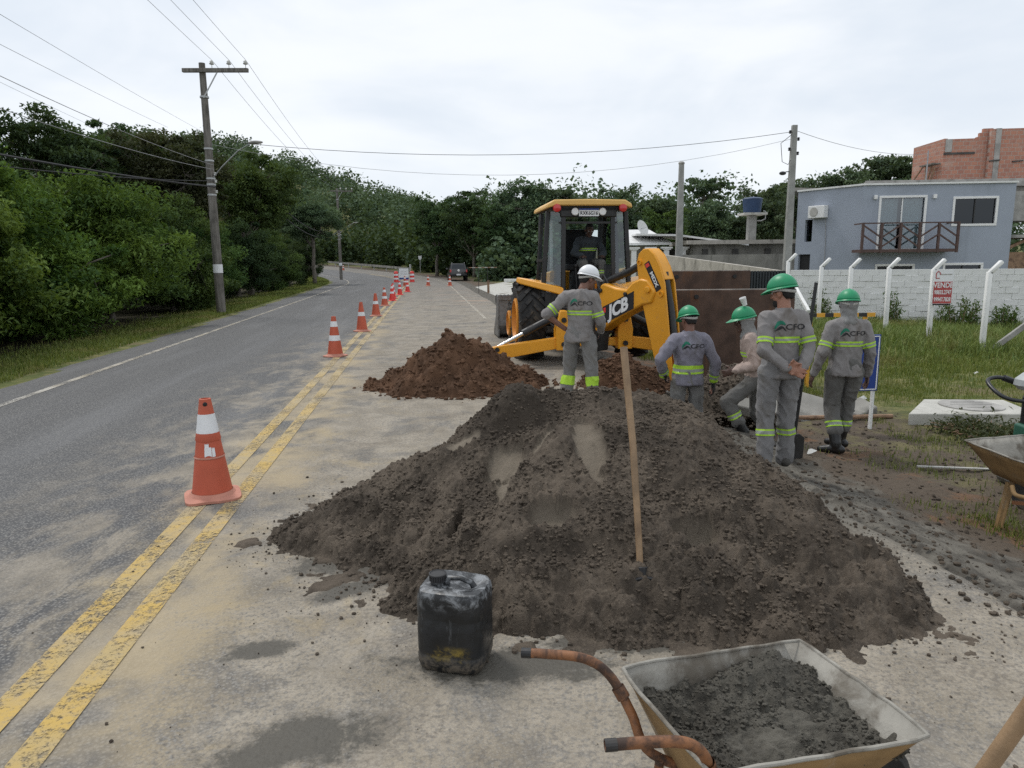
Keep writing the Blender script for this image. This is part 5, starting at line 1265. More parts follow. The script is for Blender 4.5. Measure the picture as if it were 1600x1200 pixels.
def make_person(label, loc, rz, J, shirt, trousers, skin, helmet=None, gloves=(None, None), boots='shoe', hood=None, head_rot=(0, 0), logo=True, bands='thin', short_left=False, sc=1., seed=0, hair=True, beard=False, tband=(.30, .38), scale_cloth=.94, wide_band=False, sleeve_band=True, trouser_mode='thin'):
    """J: joints in the person's own space, x right, y forward, z up, feet on z = 0"""
    j = {k: Vector(v) for k, v in J.items()}
    pel, chest, neck, head = j['pelvis'], j['chest'], j['neck'], j['head']
    # ---- body
    B = MB()
    limb(B, [pel, pel.lerp(chest, .5), chest], [.10, .088, .098], 16); limb(B, [chest, neck, head], [.075, .056, .058], 14)
    for s in ('l', 'r'):
        limb(B, [j['sh_' + s], j['el_' + s], j['wr_' + s]], [.044, .038, .029], 10); limb(B, [chest.lerp(neck, .35), j['sh_' + s]], [.07, .045], 10)
        limb(B, [j['hip_' + s], j['kn_' + s], j['an_' + s]], [.068, .048, .038], 10); limb(B, [pel, j['hip_' + s]], [.09, .068], 10)
        hd = j.get('hd_' + s); d = (hd if hd is not None else (j['wr_' + s] - j['el_' + s]))
        hand(B, j['wr_' + s], d, j.get('pn_' + s, Vector((-1 if s == 'r' else 1, 0, 0))), 1., .45)
    HR = Matrix.Rotation(head_rot[0], 3, 'Z') @ Matrix.Rotation(head_rot[1], 3, 'X')
    H = lambda x, y, z: head + HR @ Vector((x, y, z))
    E = lambda c, r, n=14: B.ell(H(*c), r, n, 10, rot=HR)
    E((0, -.008, .045), (.076, .092, .088), 18); E((0, .025, -.035), (.058, .066, .075), 16)       # skull, face
    E((0, .072, -.085), (.030, .024, .020)); E((0, .088, .050), (.050, .016, .018))                # chin, brow
    E((0, .098, .005), (.013, .016, .028)); E((0, .108, -.012), (.017, .014, .011))                # nose
    E((0, .086, -.048), (.024, .011, .008)); E((0, .084, -.060), (.020, .010, .008))               # lips
    for s in (-1, 1): E((s * .078, -.005, .0), (.010, .020, .032)); E((s * .040, .066, -.01), (.020, .018, .02))
    body = remesh(B, .008, 2); body.materials.append(G(skin))
    # chest-frame for clothing
    up = (neck - pel).normalized(); tl = Matrix.Rotation(0, 3, 'Z')
    person = link('person', body, None, loc, (0, 0, rz)); person.scale = (sc,) * 3
    tag(person, label, 'person')
    # eyes
    for s in (-1, 1): MB().ell(H(s * .030, .079, .022), (.011, .009, .008), 10, 6, rot=HR).build('eye', G('white_plain'), person, smooth=True)
    # ---- shirt
    S = MB(); q = scale_cloth
    ax = lambda t: pel.lerp(neck, t)
    shw = (j['sh_r'] - j['sh_l']); yaw = math.atan2(shw.y, shw.x)
    def tor(t, rx, ry, dy=0.): c = ax(t); return (c.x, c.y + dy, c.z, rx * q, ry * q)
    rings(S, [tor(-.20, .172, .142, -.005), tor(-.08, .175, .142), tor(.12, .160, .128), tor(.34, .158, .122), tor(.58, .176, .130), tor(.74, .176, .124), tor(.86, .140, .098), tor(.94, .092, .078), tor(1.0, .066, .068)])
    for s in ('l', 'r'):
        sh, el, wr = j['sh_' + s], j['el_' + s], j['wr_' + s]
        limb(S, [ax(.84), sh], [.085 * q, .070 * q], 14)
        if s == 'l' and short_left: limb(S, [sh, sh.lerp(el, .5), sh.lerp(el, .96)], [.072 * q, .070 * q, .068 * q], 14)
        else: limb(S, [sh, sh.lerp(el, .5), el, el.lerp(wr, .55), el.lerp(wr, .96)], [.072 * q, .067 * q, .060 * q, .052 * q, .043 * q], 14)
    sm = remesh(S, .0105, 2, .0115, seed + 1, 8.5); sm.materials.append(G(shirt)); so = link('shirt', sm, person)
    # ---- trousers
    T = MB()
    hipc = j['hip_l'].lerp(j['hip_r'], .5)
    rings(T, [(pel.x, pel.y - .008, pel.z - .10, .146, .120), (pel.x, pel.y, pel.z, .149, .120), (pel.x, pel.y, pel.z + .08, .142, .114)])
    for s in ('l', 'r'):
        h, k, a = j['hip_' + s], j['kn_' + s], j['an_' + s]; end = .62 if boots == 'tall' else 1.03
        limb(T, [pel.lerp(h, .6), h.lerp(k, .12)], [.10, .092], 14)
        limb(T, [h.lerp(k, .05), h.lerp(k, .55), k, k.lerp(a, .5), k.lerp(a, end)], [.092, .081, .073, .070, .068 if boots != 'tall' else .078], 16)
    tm = remesh(T, .011, 2, .013, seed + 7, 8.); tm.materials.append(G(trousers)); to = link('trousers', tm, person)
    # ---- feet
    for s in ('l', 'r'):
        k, a = j['kn_' + s], j['an_' + s]; fd = j.get('ft_' + s, Vector((0, 1, 0))).normalized(); F_ = MB(); low = Vector((0, 0, -.055))
        heel = a + low - fd * .05; toe = a + low + fd * .15
        limb(F_, [heel + Vector((0, 0, .015)), a + low + fd * .06 + Vector((0, 0, .015)), toe], [.045, .045, .036], 12); limb(F_, [a + Vector((0, 0, .03)), heel + Vector((0, 0, .02)) + fd * .04], [.052, .048], 12)
        if boots == 'tall': limb(F_, [k.lerp(a, .45), k.lerp(a, .75), a], [.070, .062, .055], 14)
        fm = remesh(F_, .010, 2); fm.materials.append(G('boot_black' if boots == 'tall' else 'shoe_grey')); link('boot' if boots == 'tall' else 'shoe', fm, person)
    # ---- reflective tape
    bm_ = [G('lime'), G('silver_band')]
    tape = [0, .017, .036, .053] if not wide_band else [0, .022, .055, .098]
    tz = ax(.42 if not wide_band else .06)
    arms = [(j['sh_' + s], j['el_' + s], j['wr_' + s]) for s in 'lr']
    def is_torso(c):
        dt = seg_dist(c, ax(0), ax(.8))[0]; ok = True
        for sh, el, wr in arms:
            if min(seg_dist(c, sh, el)[0], seg_dist(c, el, wr)[0]) < .092 * q and dt > .13: ok = False
        return ok and dt < .235
    link('reflective_band', cut_band(sm, (tz, Vector((0, 0, 1)), tape), is_torso, bm_), so)
    if sleeve_band:
        for k_, (sh, el, wr) in zip('lr', arms):
            if wide_band: p = el.lerp(wr, .62); axd = wr - el; a, b_ = el, wr
            else: p = sh.lerp(el, .62); axd = el - sh; a, b_ = sh, el
            def on_arm(c, a=a, b_=b_):
                d_, t_ = seg_dist(c, a, b_); return d_ < .10 * q and .02 < t_ < .999 and not (seg_dist(c, ax(0), ax(.85))[0] < .125)
            link('reflective_band', cut_band(sm, (p, axd, [k * .95 for k in tape]), on_arm, bm_), so)
    for s in ('l', 'r'):
        k, a = j['kn_' + s], j['an_' + s]
        st = [0, .015, .045, .060] if trouser_mode == 'thin' else [0, .11]
        p = k.lerp(a, tband[0])
        link('reflective_band', cut_band(tm, (p, a - k, st), lambda c, k=k, a=a: seg_dist(c, k.lerp(a, -.1), a)[0] < .125, bm_), to)
    # ---- gloves, hair, hood
    for s, g in zip(('l', 'r'), gloves):
        if not g: continue
        Gm = MB(); hd = j.get('hd_' + s); d = (hd if hd is not None else (j['wr_' + s] - j['el_' + s])).normalized()
        limb(Gm, [j['wr_' + s] - d * .05, j['wr_' + s]], [.04, .038], 12); hand(Gm, j['wr_' + s], d, j.get('pn_' + s, Vector((-1 if s == 'r' else 1, 0, 0))), 1., .5, 1.12)
        gm = remesh(Gm, .007, 1); gm.materials.append(G(g)); link('glove', gm, person)
    if hair:
        h_ = MB(); h_.ell(H(0, -.012, .050), (.080, .094, .087), 18, 12, rot=HR); h_.ell(H(0, -.055, -.005), (.066, .045, .06), 16, 10, rot=HR)
        hm_ = remesh(h_, .009, 2)
        bm = bmesh.new(); bm.from_mesh(hm_); inv = HR.inverted()
        bmesh.ops.delete(bm, geom=[v for v in bm.verts if (inv @ (v.co - head)).y > .045 and (inv @ (v.co - head)).z < .085 or (inv @ (v.co - head)).z < -.05], context='VERTS'); bm.to_mesh(hm_); bm.free()
        hm_.materials.append(G('hair_black')); link('hair', hm_, person)
    if beard:
        b2 = MB(); b2.ell(H(0, .045, -.068), (.060, .056, .052), 16, 10, rot=HR); b2 = remesh(b2, .009, 1); b2.materials.append(G('hair_black')); link('beard', b2, person)
    if hood:
        hb = MB(); hb.ell(H(0, -.012, .02), (.090, .102, .105), 18, 12, rot=HR); limb(hb, [H(0, -.012, -.03), neck + Vector((0, .005, .01)), neck + Vector((0, 0, -.045))], [.084, .074, .098], 16)
        hm_ = remesh(hb, .010, 2, .006, seed + 3, 16.)
        bm = bmesh.new(); bm.from_mesh(hm_); inv = HR.inverted()
        bmesh.ops.delete(bm, geom=[v for v in bm.verts if (inv @ (v.co - head)).y > .055 and -.085 < (inv @ (v.co - head)).z < .07], context='VERTS'); bm.to_mesh(hm_); bm.free()
        hm_.materials.append(G(hood)); link('hood', hm_, person)
    # ---- helmet
    if helmet:
        hp = link('helmet', None, person, H(0, .0, .062), HR.to_4x4().to_euler())
        hm = MB(); n = 32; prof = []
        for i in range(11): t = math.pi / 2 * i / 10; prof.append((math.cos(t), math.sin(t)))
        V = []
        for r_, z in prof:
            for k in range(n):
                a = 2 * math.pi * k / n; x, y = math.sin(a), math.cos(a)
                rid = 1 + (.045 * math.exp(-(x * r_ / .16) ** 2) * (z ** .5) if True else 0) + .02 * math.exp(-((abs(x * r_) - .42) / .09) ** 2) * z
                V.append((x * r_ * .108 * (1 if z < .95 else 1), y * r_ * .132, z * .118 * rid - .005))
        fs = [(i * n + k, i * n + (k + 1) % n, (i + 1) * n + (k + 1) % n, (i + 1) * n + k) for i in range(10) for k in range(n)]
        hm.add(V, fs)
        sh_ = hm.build('shell', G(helmet), hp, smooth=True); sd_ = sh_.modifiers.new('s', 'SOLIDIFY'); sd_.thickness = .004
        br = MB(); V = []
        for k in range(n):
            a = 2 * math.pi * k / n; x, y = math.sin(a), math.cos(a); ex = .010 + .058 * max(0, y) ** 2.2
            V += [(x * .107, y * .131, -.002), (x * (.107 + ex * .55 + .004), y * (.131 + ex), -.014 - .016 * max(0, y) ** 2), (x * (.107 + ex * .55 + .003), y * (.131 + ex), -.019 - .016 * max(0, y) ** 2)]
        br.add(V, [(3 * k + i, 3 * ((k + 1) % n) + i, 3 * ((k + 1) % n) + i + 1, 3 * k + i + 1) for k in range(n) for i in (0, 1)])
        br.build('brim', G(helmet), hp, smooth=True)
        bd_ = MB(); V = []
        for k in range(n + 1):
            a = math.pi * (.32 + 1.36 * k / n); x, y = math.sin(a), math.cos(a); z0 = -.020 - .034 * max(0, -y) ** 1.5
            for dz in (.012, -.014): V.append((x * .094, y * .112 - .003, z0 + dz))
        bd_.add(V, [(2 * k, 2 * k + 1, 2 * k + 3, 2 * k + 2) for k in range(n)]); bo_ = bd_.build('suspension_band', G('strap_grey'), hp, smooth=True)
        sd_ = bo_.modifiers.new('s', 'SOLIDIFY'); sd_.thickness = .008
    # ---- printed logo on the back
    if logo:
        bv = BVHTree.FromPolygons([v.co[:] for v in sm.vertices], [p.vertices[:] for p in sm.polygons])
        lc = ax(.70 if logo is True else logo); wx = shw.normalized()
        def wrap(me, mat, nm):
            bm = bmesh.new(); bm.from_mesh(me)
            bmesh.ops.triangulate(bm, faces=bm.faces[:])
            for _ in range(2): bmesh.ops.subdivide_edges(bm, edges=[e for e in bm.edges if e.calc_length() > .014], cuts=1); bmesh.ops.triangulate(bm, faces=bm.faces[:])
            kill = []; fw = Vector((-wx.y, wx.x, 0))
            for v in bm.verts:
                o_ = lc + wx * v.co.x + Vector((0, 0, v.co.y)) - fw * .6
                hit = bv.ray_cast(o_, fw)
                if hit[0] is None: kill.append(v)
                else: v.co = hit[0] - fw * .005
            bmesh.ops.delete(bm, geom=kill, context='VERTS')
            m2 = bpy.data.meshes.new(nm); bm.to_mesh(m2); bm.free(); m2.materials.clear(); m2.materials.append(mat); return link(nm, m2, so)
        tme = text_mesh('CFO', .072, 0, .0006); tme.transform(Matrix.Diagonal((1.22, .92, 1, 1))); tme.transform(Matrix.Translation((.062, -.006, 0))); wrap(tme, G('logo_black'), 'lettering')
        mt = MB().add([(-.115, -.030, 0), (-.113, .0, 0), (-.098, .026, 0), (-.086, .042, 0), (-.066, .050, 0), (-.044, .044, 0), (-.030, .026, 0), (-.026, .012, 0), (-.066, .020, 0), (-.09, .002, 0)], [(0, 1, 2, 9), (2, 3, 8, 9), (3, 4, 8), (4, 5, 8), (5, 6, 7, 8)]).mesh('m', [])
        wrap(mt, G('logo_green'), 'mountain_emblem')
        mt = MB().add([(-.116, -.042, 0), (-.090, -.014, 0), (-.066, .006, 0), (-.048, .0, 0), (-.015, -.038, 0), (-.03, -.034, 0), (-.052, -.012, 0), (-.068, -.024, 0)], [(0, 1, 7), (1, 2, 7), (2, 3, 6, 7), (3, 4, 5, 6)]).mesh('m', [])
        wrap(mt, G('logo_black'), 'mountain_emblem')
    return person
def stand(**kw):
    J = dict(pelvis=(0, 0, .93), chest=(0, .0, 1.24), neck=(0, -.01, 1.43), head=(0, .025, 1.545),
             sh_l=(-.158, -.015, 1.345), sh_r=(.158, -.015, 1.345), el_l=(-.225, -.03, 1.07), el_r=(.225, -.03, 1.07), wr_l=(-.255, .05, .83), wr_r=(.255, .05, .83),
             hip_l=(-.095, 0, .88), hip_r=(.095, 0, .88), kn_l=(-.115, .02, .48), kn_r=(.115, .02, .48), an_l=(-.125, -.02, .085), an_r=(.125, -.02, .085), ft_l=(-.2, 1, 0), ft_r=(.2, 1, 0))
    J.update(kw); return J
# worker in the white helmet, hand on hip, watching the trench
w1 = make_person('man in white helmet standing with one hand on hip beside the digger', (.79, 8.15, 0), R(-20),
    stand(neck=(.025, .025, 1.43), head=(.065, .085, 1.535), el_l=(-.37, -.14, 1.14), wr_l=(-.175, -.02, .97), hd_l=(.8, .6, -.2), pn_l=(.2, .9, 0), el_r=(.235, .02, 1.07), wr_r=(.20, .20, .93), pn_r=(-1, 0, 0), kn_l=(-.14, .03, .48), an_l=(-.17, -.02, .085), kn_r=(.14, .0, .48), an_r=(.19, -.05, .085)),
    'shirt_grey', 'trouser_grey', 'skin_brown', 'white_helmet', (None, 'glove_black'), head_rot=(R(-42), R(-14)), short_left=True, sc=.985, seed=1, tband=(.16, .4), trouser_mode='wide')
# worker standing in the trench
w2 = make_person('man in green helmet and lilac-grey shirt standing waist-deep in the trench', (2.06, 8.2, -.56), R(4),
    stand(el_l=(-.36, -.12, 1.13), wr_l=(-.25, .06, .92), hd_l=(.3, .8, -.4), el_r=(.30, -.04, 1.08), wr_r=(.31, .02, .85)),
    'shirt_lilac', 'trouser_grey', 'skin_brown', 'green_helmet', ('glove_black', 'glove_black'), head_rot=(R(14), R(-16)), sc=1.03, seed=2, wide_band=True, scale_cloth=.97)
# tall worker with his hands behind his back
w3 = make_person('tall bearded man in green helmet with hands behind his back right of the sand pile', (2.335, 6.10, gz(2.335, 6.10)), R(3),
    stand(el_l=(-.205, -.12, 1.08), wr_l=(-.03, -.215, .93), hd_l=(.85, -.05, -.30), pn_l=(.0, -1, .1), el_r=(.205, -.10, 1.08), wr_r=(.10, -.20, .92), hd_r=(-.6, -.1, .3), pn_r=(0, -1, 0), kn_l=(-.10, .03, .48), an_l=(-.11, -.04, .085), kn_r=(.10, .06, .48), an_r=(.12, .08, .085)),
    'shirt_grey', 'trouser_pale', 'skin_tan', 'green_helmet', (None, None), head_rot=(R(38), R(-12)), sc=.995, seed=3, beard=True, scale_cloth=.87)
# worker in hood and rubber boots
w4 = make_person('man in green helmet, grey neck hood and black rubber boots walking away', (3.42, 7.2, gz(3.42, 7.2)), R(-3),
    stand(el_l=(-.25, -.05, 1.08), wr_l=(-.30, .04, .83), el_r=(.235, -.04, 1.07), wr_r=(.26, .05, .82), kn_l=(-.07, .10, .50), an_l=(-.06, -.06, .085), kn_r=(.10, .12, .50), an_r=(.07, .16, .10), ft_l=(-.9, .45, 0), ft_r=(-.6, .8, 0)),
    'shirt_grey', 'trouser_dark', 'skin_dark', 'green_helmet', (None, None), boots='tall', hood='hood_grey', head_rot=(R(-4), R(-8)), sc=.985, seed=4, hair=False, tband=(.42, .5))
# worker stepping up out of the trench, seen from the side
w5 = make_person('man in dusty beige shirt and green helmet stepping out of the trench, facing left', (2.70, 7.72, -.43), R(72),
    stand(chest=(0, .06, 1.22), neck=(0, .10, 1.40), head=(0, .155, 1.505), sh_l=(-.18, .09, 1.33), sh_r=(.18, .06, 1.33), el_l=(-.25, .02, 1.06), wr_l=(-.20, .24, .98), el_r=(.26, -.02, 1.06), wr_r=(.2, .2, .96), kn_l=(-.13, .30, .62), an_l=(-.12, .10, .26), kn_r=(.12, -.02, .48), an_r=(.12, -.24, .09)),
    'shirt_beige', 'trouser_dark', 'skin_dark', 'green_helmet', (None, None), boots='tall', hood='hood_grey', head_rot=(R(8), R(-12)), sc=.985, seed=5, hair=False, logo=False, sleeve_band=False, tband=(.35, .5))
tag(MB().lathe([(.024, 0), (.036, .085), (.037, .087), (.035, .086), (.023, .004)], 20).build('plastic_cup', G('cup_white'), None, smooth=True, loc=(2.545, 7.75, 1.238), rot=(R(8), R(-24), 0)), 'white plastic cup perched on the green helmet of the beige-shirted man', 'cup')
# operator sitting in the cab, facing backwards
opw = BM @ Vector((.16, .16, .69))
w6 = make_person('digger operator in dark shirt and cap sitting in the cab', opw, BR + math.pi,
    stand(pelvis=(0, 0, 1.07), chest=(0, .05, 1.34), neck=(0, .10, 1.52), head=(0, .17, 1.62), sh_l=(-.18, .06, 1.44), sh_r=(.18, .06, 1.44), el_l=(-.28, .16, 1.22), el_r=(.28, .16, 1.22), wr_l=(-.17, .40, 1.16), wr_r=(.17, .40, 1.16), hd_l=(0, 1, 0), hd_r=(0, 1, 0), pn_l=(0, 0, -1), pn_r=(0, 0, -1),
          hip_l=(-.10, .04, 1.03), hip_r=(.10, .04, 1.03), kn_l=(-.17, .46, 1.03), kn_r=(.17, .46, 1.03), an_l=(-.17, .50, .62), an_r=(.17, .50, .62)),
    'shirt_slate', 'trouser_dark', 'skin_dark', None, (None, None), head_rot=(0, R(-22)), sc=.97, seed=6, logo=False, sleeve_band=False)
# ------------------------------------------------------------------ earth heaps
def earth_mat(name, dark, mid, dry, clay=None):
    m, t, b, _ = new_mat(name); c = t.n('ShaderNodeTexCoord').outputs['Object']
    sm = t.n('ShaderNodeAttribute', attribute_name='scraped').outputs['Fac']; dk = t.n('ShaderNodeAttribute', attribute_name='damp').outputs['Fac']
    n1 = t.noise(c, 3.2, 5, .65); n2 = t.noise(c, 42, 5, .75); n3 = t.noise(c, 130, 3, .6)
    cc = t.mix(t.smooth(n1, .35, .68), (*dark, 1), (*mid, 1)); cc = t.mix(t.smooth(n2, .46, .72), cc, (*mid, 1))
    cc = t.mix(t.math('MULTIPLY', t.smooth(n3, .55, .75), .5), cc, (*dry, 1))
    cc = t.mix(t.math('MULTIPLY', dk, .62), cc, tuple(k * .62 for k in dark) + (1,))
    cc = t.mix(t.math('MULTIPLY', sm, .62), cc, (*dry, 1))
    t.put(b.inputs['Base Color'], cc); b.inputs['Roughness'].default_value = .93; b.inputs['Specular IOR Level'].default_value = .25
    t.put(b.inputs['Normal'], t.bump(t.math('ADD', t.math('MULTIPLY', n3, .35), t.math('MULTIPLY', n2, .8)), .8, .016))
    return m
earth_mat('sand', (.054, .043, .033), (.122, .098, .075), (.235, .20, .155)); earth_mat('red_soil', (.070, .038, .022), (.130, .070, .040), (.20, .115, .068)); earth_mat('wet_mortar', (.060, .055, .046), (.105, .098, .082), (.185, .172, .145))
def clods(x, y, z, ok, n, rmin, rmax, seed, dx, pw=2.2):
    """raise rounded lumps out of a height grid"""
    rg = np.random.default_rng(seed); ny_, nx_ = z.shape; add = np.zeros_like(z)
    jj, ii_ = np.where(ok); pick = rg.integers(0, len(jj), n)
    for k in pick:
        r = rmin + (rmax - rmin) * rg.uniform() ** pw; j0, i0 = jj[k], ii_[k]; w_ = int(r / dx) + 1
        ja, jb, ia, ib = max(0, j0 - w_), min(ny_, j0 + w_ + 1), max(0, i0 - w_), min(nx_, i0 + w_ + 1)
        q = ((x[ja:jb, ia:ib] - x[j0, i0]) ** 2 + ((y[ja:jb, ia:ib] - y[j0, i0]) * rg.uniform(.8, 1.25)) ** 2) / r ** 2
        h = np.sqrt(np.clip(1 - q, 0, 1)) * r * rg.uniform(.5, .95); add[ja:jb, ia:ib] = np.maximum(add[ja:jb, ia:ib], h)
    return add
def polar(C, OUT):
    a = sorted((math.atan2(y - C[1], x - C[0]), math.hypot(x - C[0], y - C[1])) for x, y in OUT); A = np.array([p[0] for p in a]); Q = np.array([p[1] for p in a])
    A = np.concatenate([A - 2 * np.pi, A, A + 2 * np.pi]); Q = np.concatenate([Q] * 3); return lambda th: np.interp(th, A, Q)
def grid_obj(name, x, y, z, keep, mat, scr=None, dmp=None):
    ny_, nx_ = x.shape; V = np.stack([x.ravel(), y.ravel(), z.ravel()], 1); ii = np.arange(nx_ * ny_).reshape(ny_, nx_)
    F = np.stack([ii[:-1, :-1].ravel(), ii[:-1, 1:].ravel(), ii[1:, 1:].ravel(), ii[1:, :-1].ravel()], 1); kf = keep.ravel()[F].any(1); F = F[kf]
    used = np.unique(F); mp = np.full(len(V), -1); mp[used] = np.arange(len(used)); me = np_mesh(name, V[used], mp[F], G(mat))
    fattr(me, 'scraped', (scr.ravel() if scr is not None else np.zeros(len(V)))[used]); fattr(me, 'damp', (dmp.ravel() if dmp is not None else np.zeros(len(V)))[used])
    return me
def loose_clods(name, pts, rad, mat, parent, seed):
    rg = np.random.default_rng(seed); ico = bmesh.new(); bmesh.ops.create_icosphere(ico, subdivisions=1 if len(pts) < 700 else 0 + 1, radius=1.); iv = np.array([v.co[:] for v in ico.verts]); fi = np.array([[v.index for v in f.verts] for f in ico.faces]); ico.free()
    V = []; F = []
    for k, (p, r) in enumerate(zip(pts, rad)):
        s = rg.uniform(.7, 1.2, 3) * np.array([1, 1, .75]); V.append(iv * (1 + rg.normal(0, .16, (len(iv), 1))) * s * r + p); F.append(fi + k * len(iv))
    me = np_mesh(name, np.concatenate(V), np.concatenate(F), G(mat), False); fattr(me, 'scraped', np.zeros(len(me.vertices))); fattr(me, 'damp', np.zeros(len(me.vertices)))
    o = link(name, me, parent); o['kind'] = 'stuff'; return o
# ---- the big heap of sand and gravel
pile = thing('sand_heap', 'large heap of dark damp sand in the middle foreground', 'sand heap')
PC = (.55, 4.95)
PO = [(-1.58, 4.42), (-1.3, 4.92), (-.95, 5.6), (-.3, 6.25), (.5, 6.5), (1.2, 6.3), (1.60, 5.70), (1.80, 5.0), (1.98, 4.25), (2.16, 3.42), (1.9, 3.05), (1.29, 2.97), (.6, 3.0), (0, 3.05), (-.3, 3.2), (-.7, 3.6), (-1.2, 3.98), (-1.55, 4.25)]
dx = .0095; gx_ = np.arange(-1.95, 2.55, dx); gy_ = np.arange(2.7, 6.75, dx); x, y = np.meshgrid(gx_, gy_); P3 = np.stack([x.ravel(), y.ravel(), 0 * x.ravel()], 1); sh_ = x.shape
Rf = polar(PC, PO); ddx, ddy = x - PC[0], y - PC[1]; th = np.arctan2(ddy, ddx)
warp = fbm(P3 * 1.6 + 3, 3).reshape(sh_); u = np.hypot(ddx, ddy) / (Rf(th) * (1 + .10 * warp + .035 * fbm(P3 * 6.5 + 8, 3).reshape(sh_))); p_ = 1.20 + .5 * np.clip(np.cos(th - .25), 0, 1) ** 1.5 - .1 * np.clip(-np.cos(th), 0, 1)
z = .87 * np.clip(1 - u ** p_, -.2, 1); z = np.where(z > .66, .66 + (z - .66) * .4, z)
z += .035 * fbm(P3 * 2.3, 3).reshape(sh_) * np.clip(z * 4, 0, 1)
def bell(cx, cy, rx, ry, ro=0., pw=2.):
    c, s = math.cos(ro), math.sin(ro); a = ((x - cx) * c + (y - cy) * s) / rx; b_ = (-(x - cx) * s + (y - cy) * c) / ry; return np.exp(-(a * a + b_ * b_) ** (pw / 2))
z += .19 * bell(-.02, 4.95, .25, .28) + .03 * bell(.28, 5.05, .12, .25) + .07 * bell(1.0, 5.0, .26, .3) + .13 * bell(1.38, 4.95, .30, .38) + .05 * bell(.6, 5.05, .2, .2)
z -= .12 * bell(.10, 4.68, .24, .10, .2) + .05 * bell(.62, 4.72, .10, .1)
# gullies and ridges down the slope
z += np.clip(z, 0, 1) * .05 * np.sin(th * 9 + 2.2 * warp) * sstep(u, .2, .5) * (1 - sstep(u, .75, 1.))
scr = np.zeros(sh_); edge_n = fbm(P3 * 9 + 11, 4).reshape(sh_)
for cx, cy, rx, ry, ro, dp in ((.47, 4.30, .10, .34, .12, .035), (-.06, 4.32, .14, .20, -.3, .04), (.22, 3.72, .14, .11, 0, .07), (.98, 3.63, .12, .12, .2, .07), (-.33, 4.62, .13, .07, .5, .02), (.24, 4.45, .035, .25, -.5, .02), (-.05, 4.12, .05, .16, -.2, .02)):
    k = bell(cx, cy, rx, ry, ro, 6.); k = k * sstep(k + .75 * edge_n, .30, .50); scr = np.maximum(scr, k); z -= 1.5 * dp * k
for cx, cy, rx, ry, ro in ((-.33, 3.90, .022, .16, -.15), (-.72, 4.26, .02, .11, .9)): z -= .11 * bell(cx, cy, rx, ry, ro, 4.)
z -= .05 * bell(.25, 3.45, .35, .1, .1) ; z += .04 * bell(.95, 3.42, .34, .07, .2) + .03 * bell(.1, 3.55, .3, .06, -.1)
z -= .06 * bell(1.42, 3.45, .14, .2, .5)
dmp = np.clip(.8 * sstep(fbm(P3 * 2.7 + 21, 4).reshape(sh_), .12, .45) + bell(.02, 4.9, .36, .30) * 1.4 + bell(1.42, 3.5, .12, .16) + bell(.3, 3.45, .2, .1) + bell(1.75, 3.55, .2, .12), 0, 1) * (1 - scr)
inside = u < 1.0; fine_ = (1 - 2.2 * np.abs(fbm(P3 * 27, 3))).reshape(sh_); rough_ = (1 - .96 * scr) * sstep(1.06 - u, 0, .1)
z += rough_ * (.011 * fine_ + .010 * np.clip(fbm(P3 * 9 + 4, 3).reshape(sh_), -1, 1))
for n, a, b_, sd in ((2600, .012, .022, 1), (900, .016, .036, 2)): z += clods(x, y, z, inside & (scr < .25), n, a, b_, sd, dx) * (1 - scr)
z += clods(x, y, z, inside & (u > .72) & (y < 4.4), 260, .03, .075, 5, dx)
z += clods(x, y, z, inside & (bell(.0, 5.0, .35, .3) > .3), 220, .02, .06, 6, dx)
z = np.where(u > 1.0, z - (u - 1) * .25, z)
spill = .016 * sstep(fbm(P3 * 4.2 + 40, 5).reshape(sh_) - (u - 1) * 3.2, -.12, .35) + .004 * fbm(P3 * 40, 2).reshape(sh_); z = np.where((u > .97) & (u < 1.26), np.maximum(z, spill - .002), z)
me = grid_obj('sand', x, y, z, (z > .0035) & (u < 1.26), 'sand', scr, dmp); link('mound', me, pile)
rg = np.random.default_rng(15); pts = []; rad = []
while len(pts) < 900:
    a = rg.uniform(-math.pi, math.pi); f_ = 1 + abs(rg.normal(0, .05)) - .03; r_ = float(Rf(a)) * f_; q = np.array([PC[0] + r_ * math.cos(a), PC[1] + r_ * math.sin(a)])
    s_ = .003 + .014 * rg.uniform() ** 4
    pts.append(np.array([q[0], q[1], s_ * .4 + .005])); rad.append(s_)
for cx, cy, sx, sy, n in ((-1.2, 4.05, .35, .12, 260), (-.75, 3.62, .25, .12, 200), (-1.5, 4.35, .2, .2, 120), (-.5, 3.25, .3, .15, 120), (1.8, 3.0, .3, .1, 160), (-.9, 2.6, .9, .5, 60), (1.5, 2.5, .6, .4, 70), (-1.3, 5.2, .25, .25, 50)):
    for _ in range(n): s_ = .002 + .010 * rg.uniform() ** 4; pts.append(np.array([cx + rg.normal() * sx, cy + rg.normal() * sy, s_ * .4 + .005])); rad.append(s_)
loose_clods('loose_clods', pts, rad, 'sand', pile, 16)
jj, ii_ = np.where(inside & (scr < .2) & (y < 5.3)); pk = rg.integers(0, len(jj), 34000); dens = sstep(fbm(P3 * 2.1 + 60, 4).reshape(sh_), -.35, .25)[jj[pk], ii_[pk]]; pk = pk[rg.uniform(size=len(pk)) < .12 + .75 * dens]; rad = .003 + .0125 * rg.uniform(size=len(pk)) ** 3.4
pts = np.stack([x[jj[pk], ii_[pk]], y[jj[pk], ii_[pk]], z[jj[pk], ii_[pk]] + rad * .35], 1)
loose_clods('surface_crumbs', pts, rad, 'sand', pile, 18)
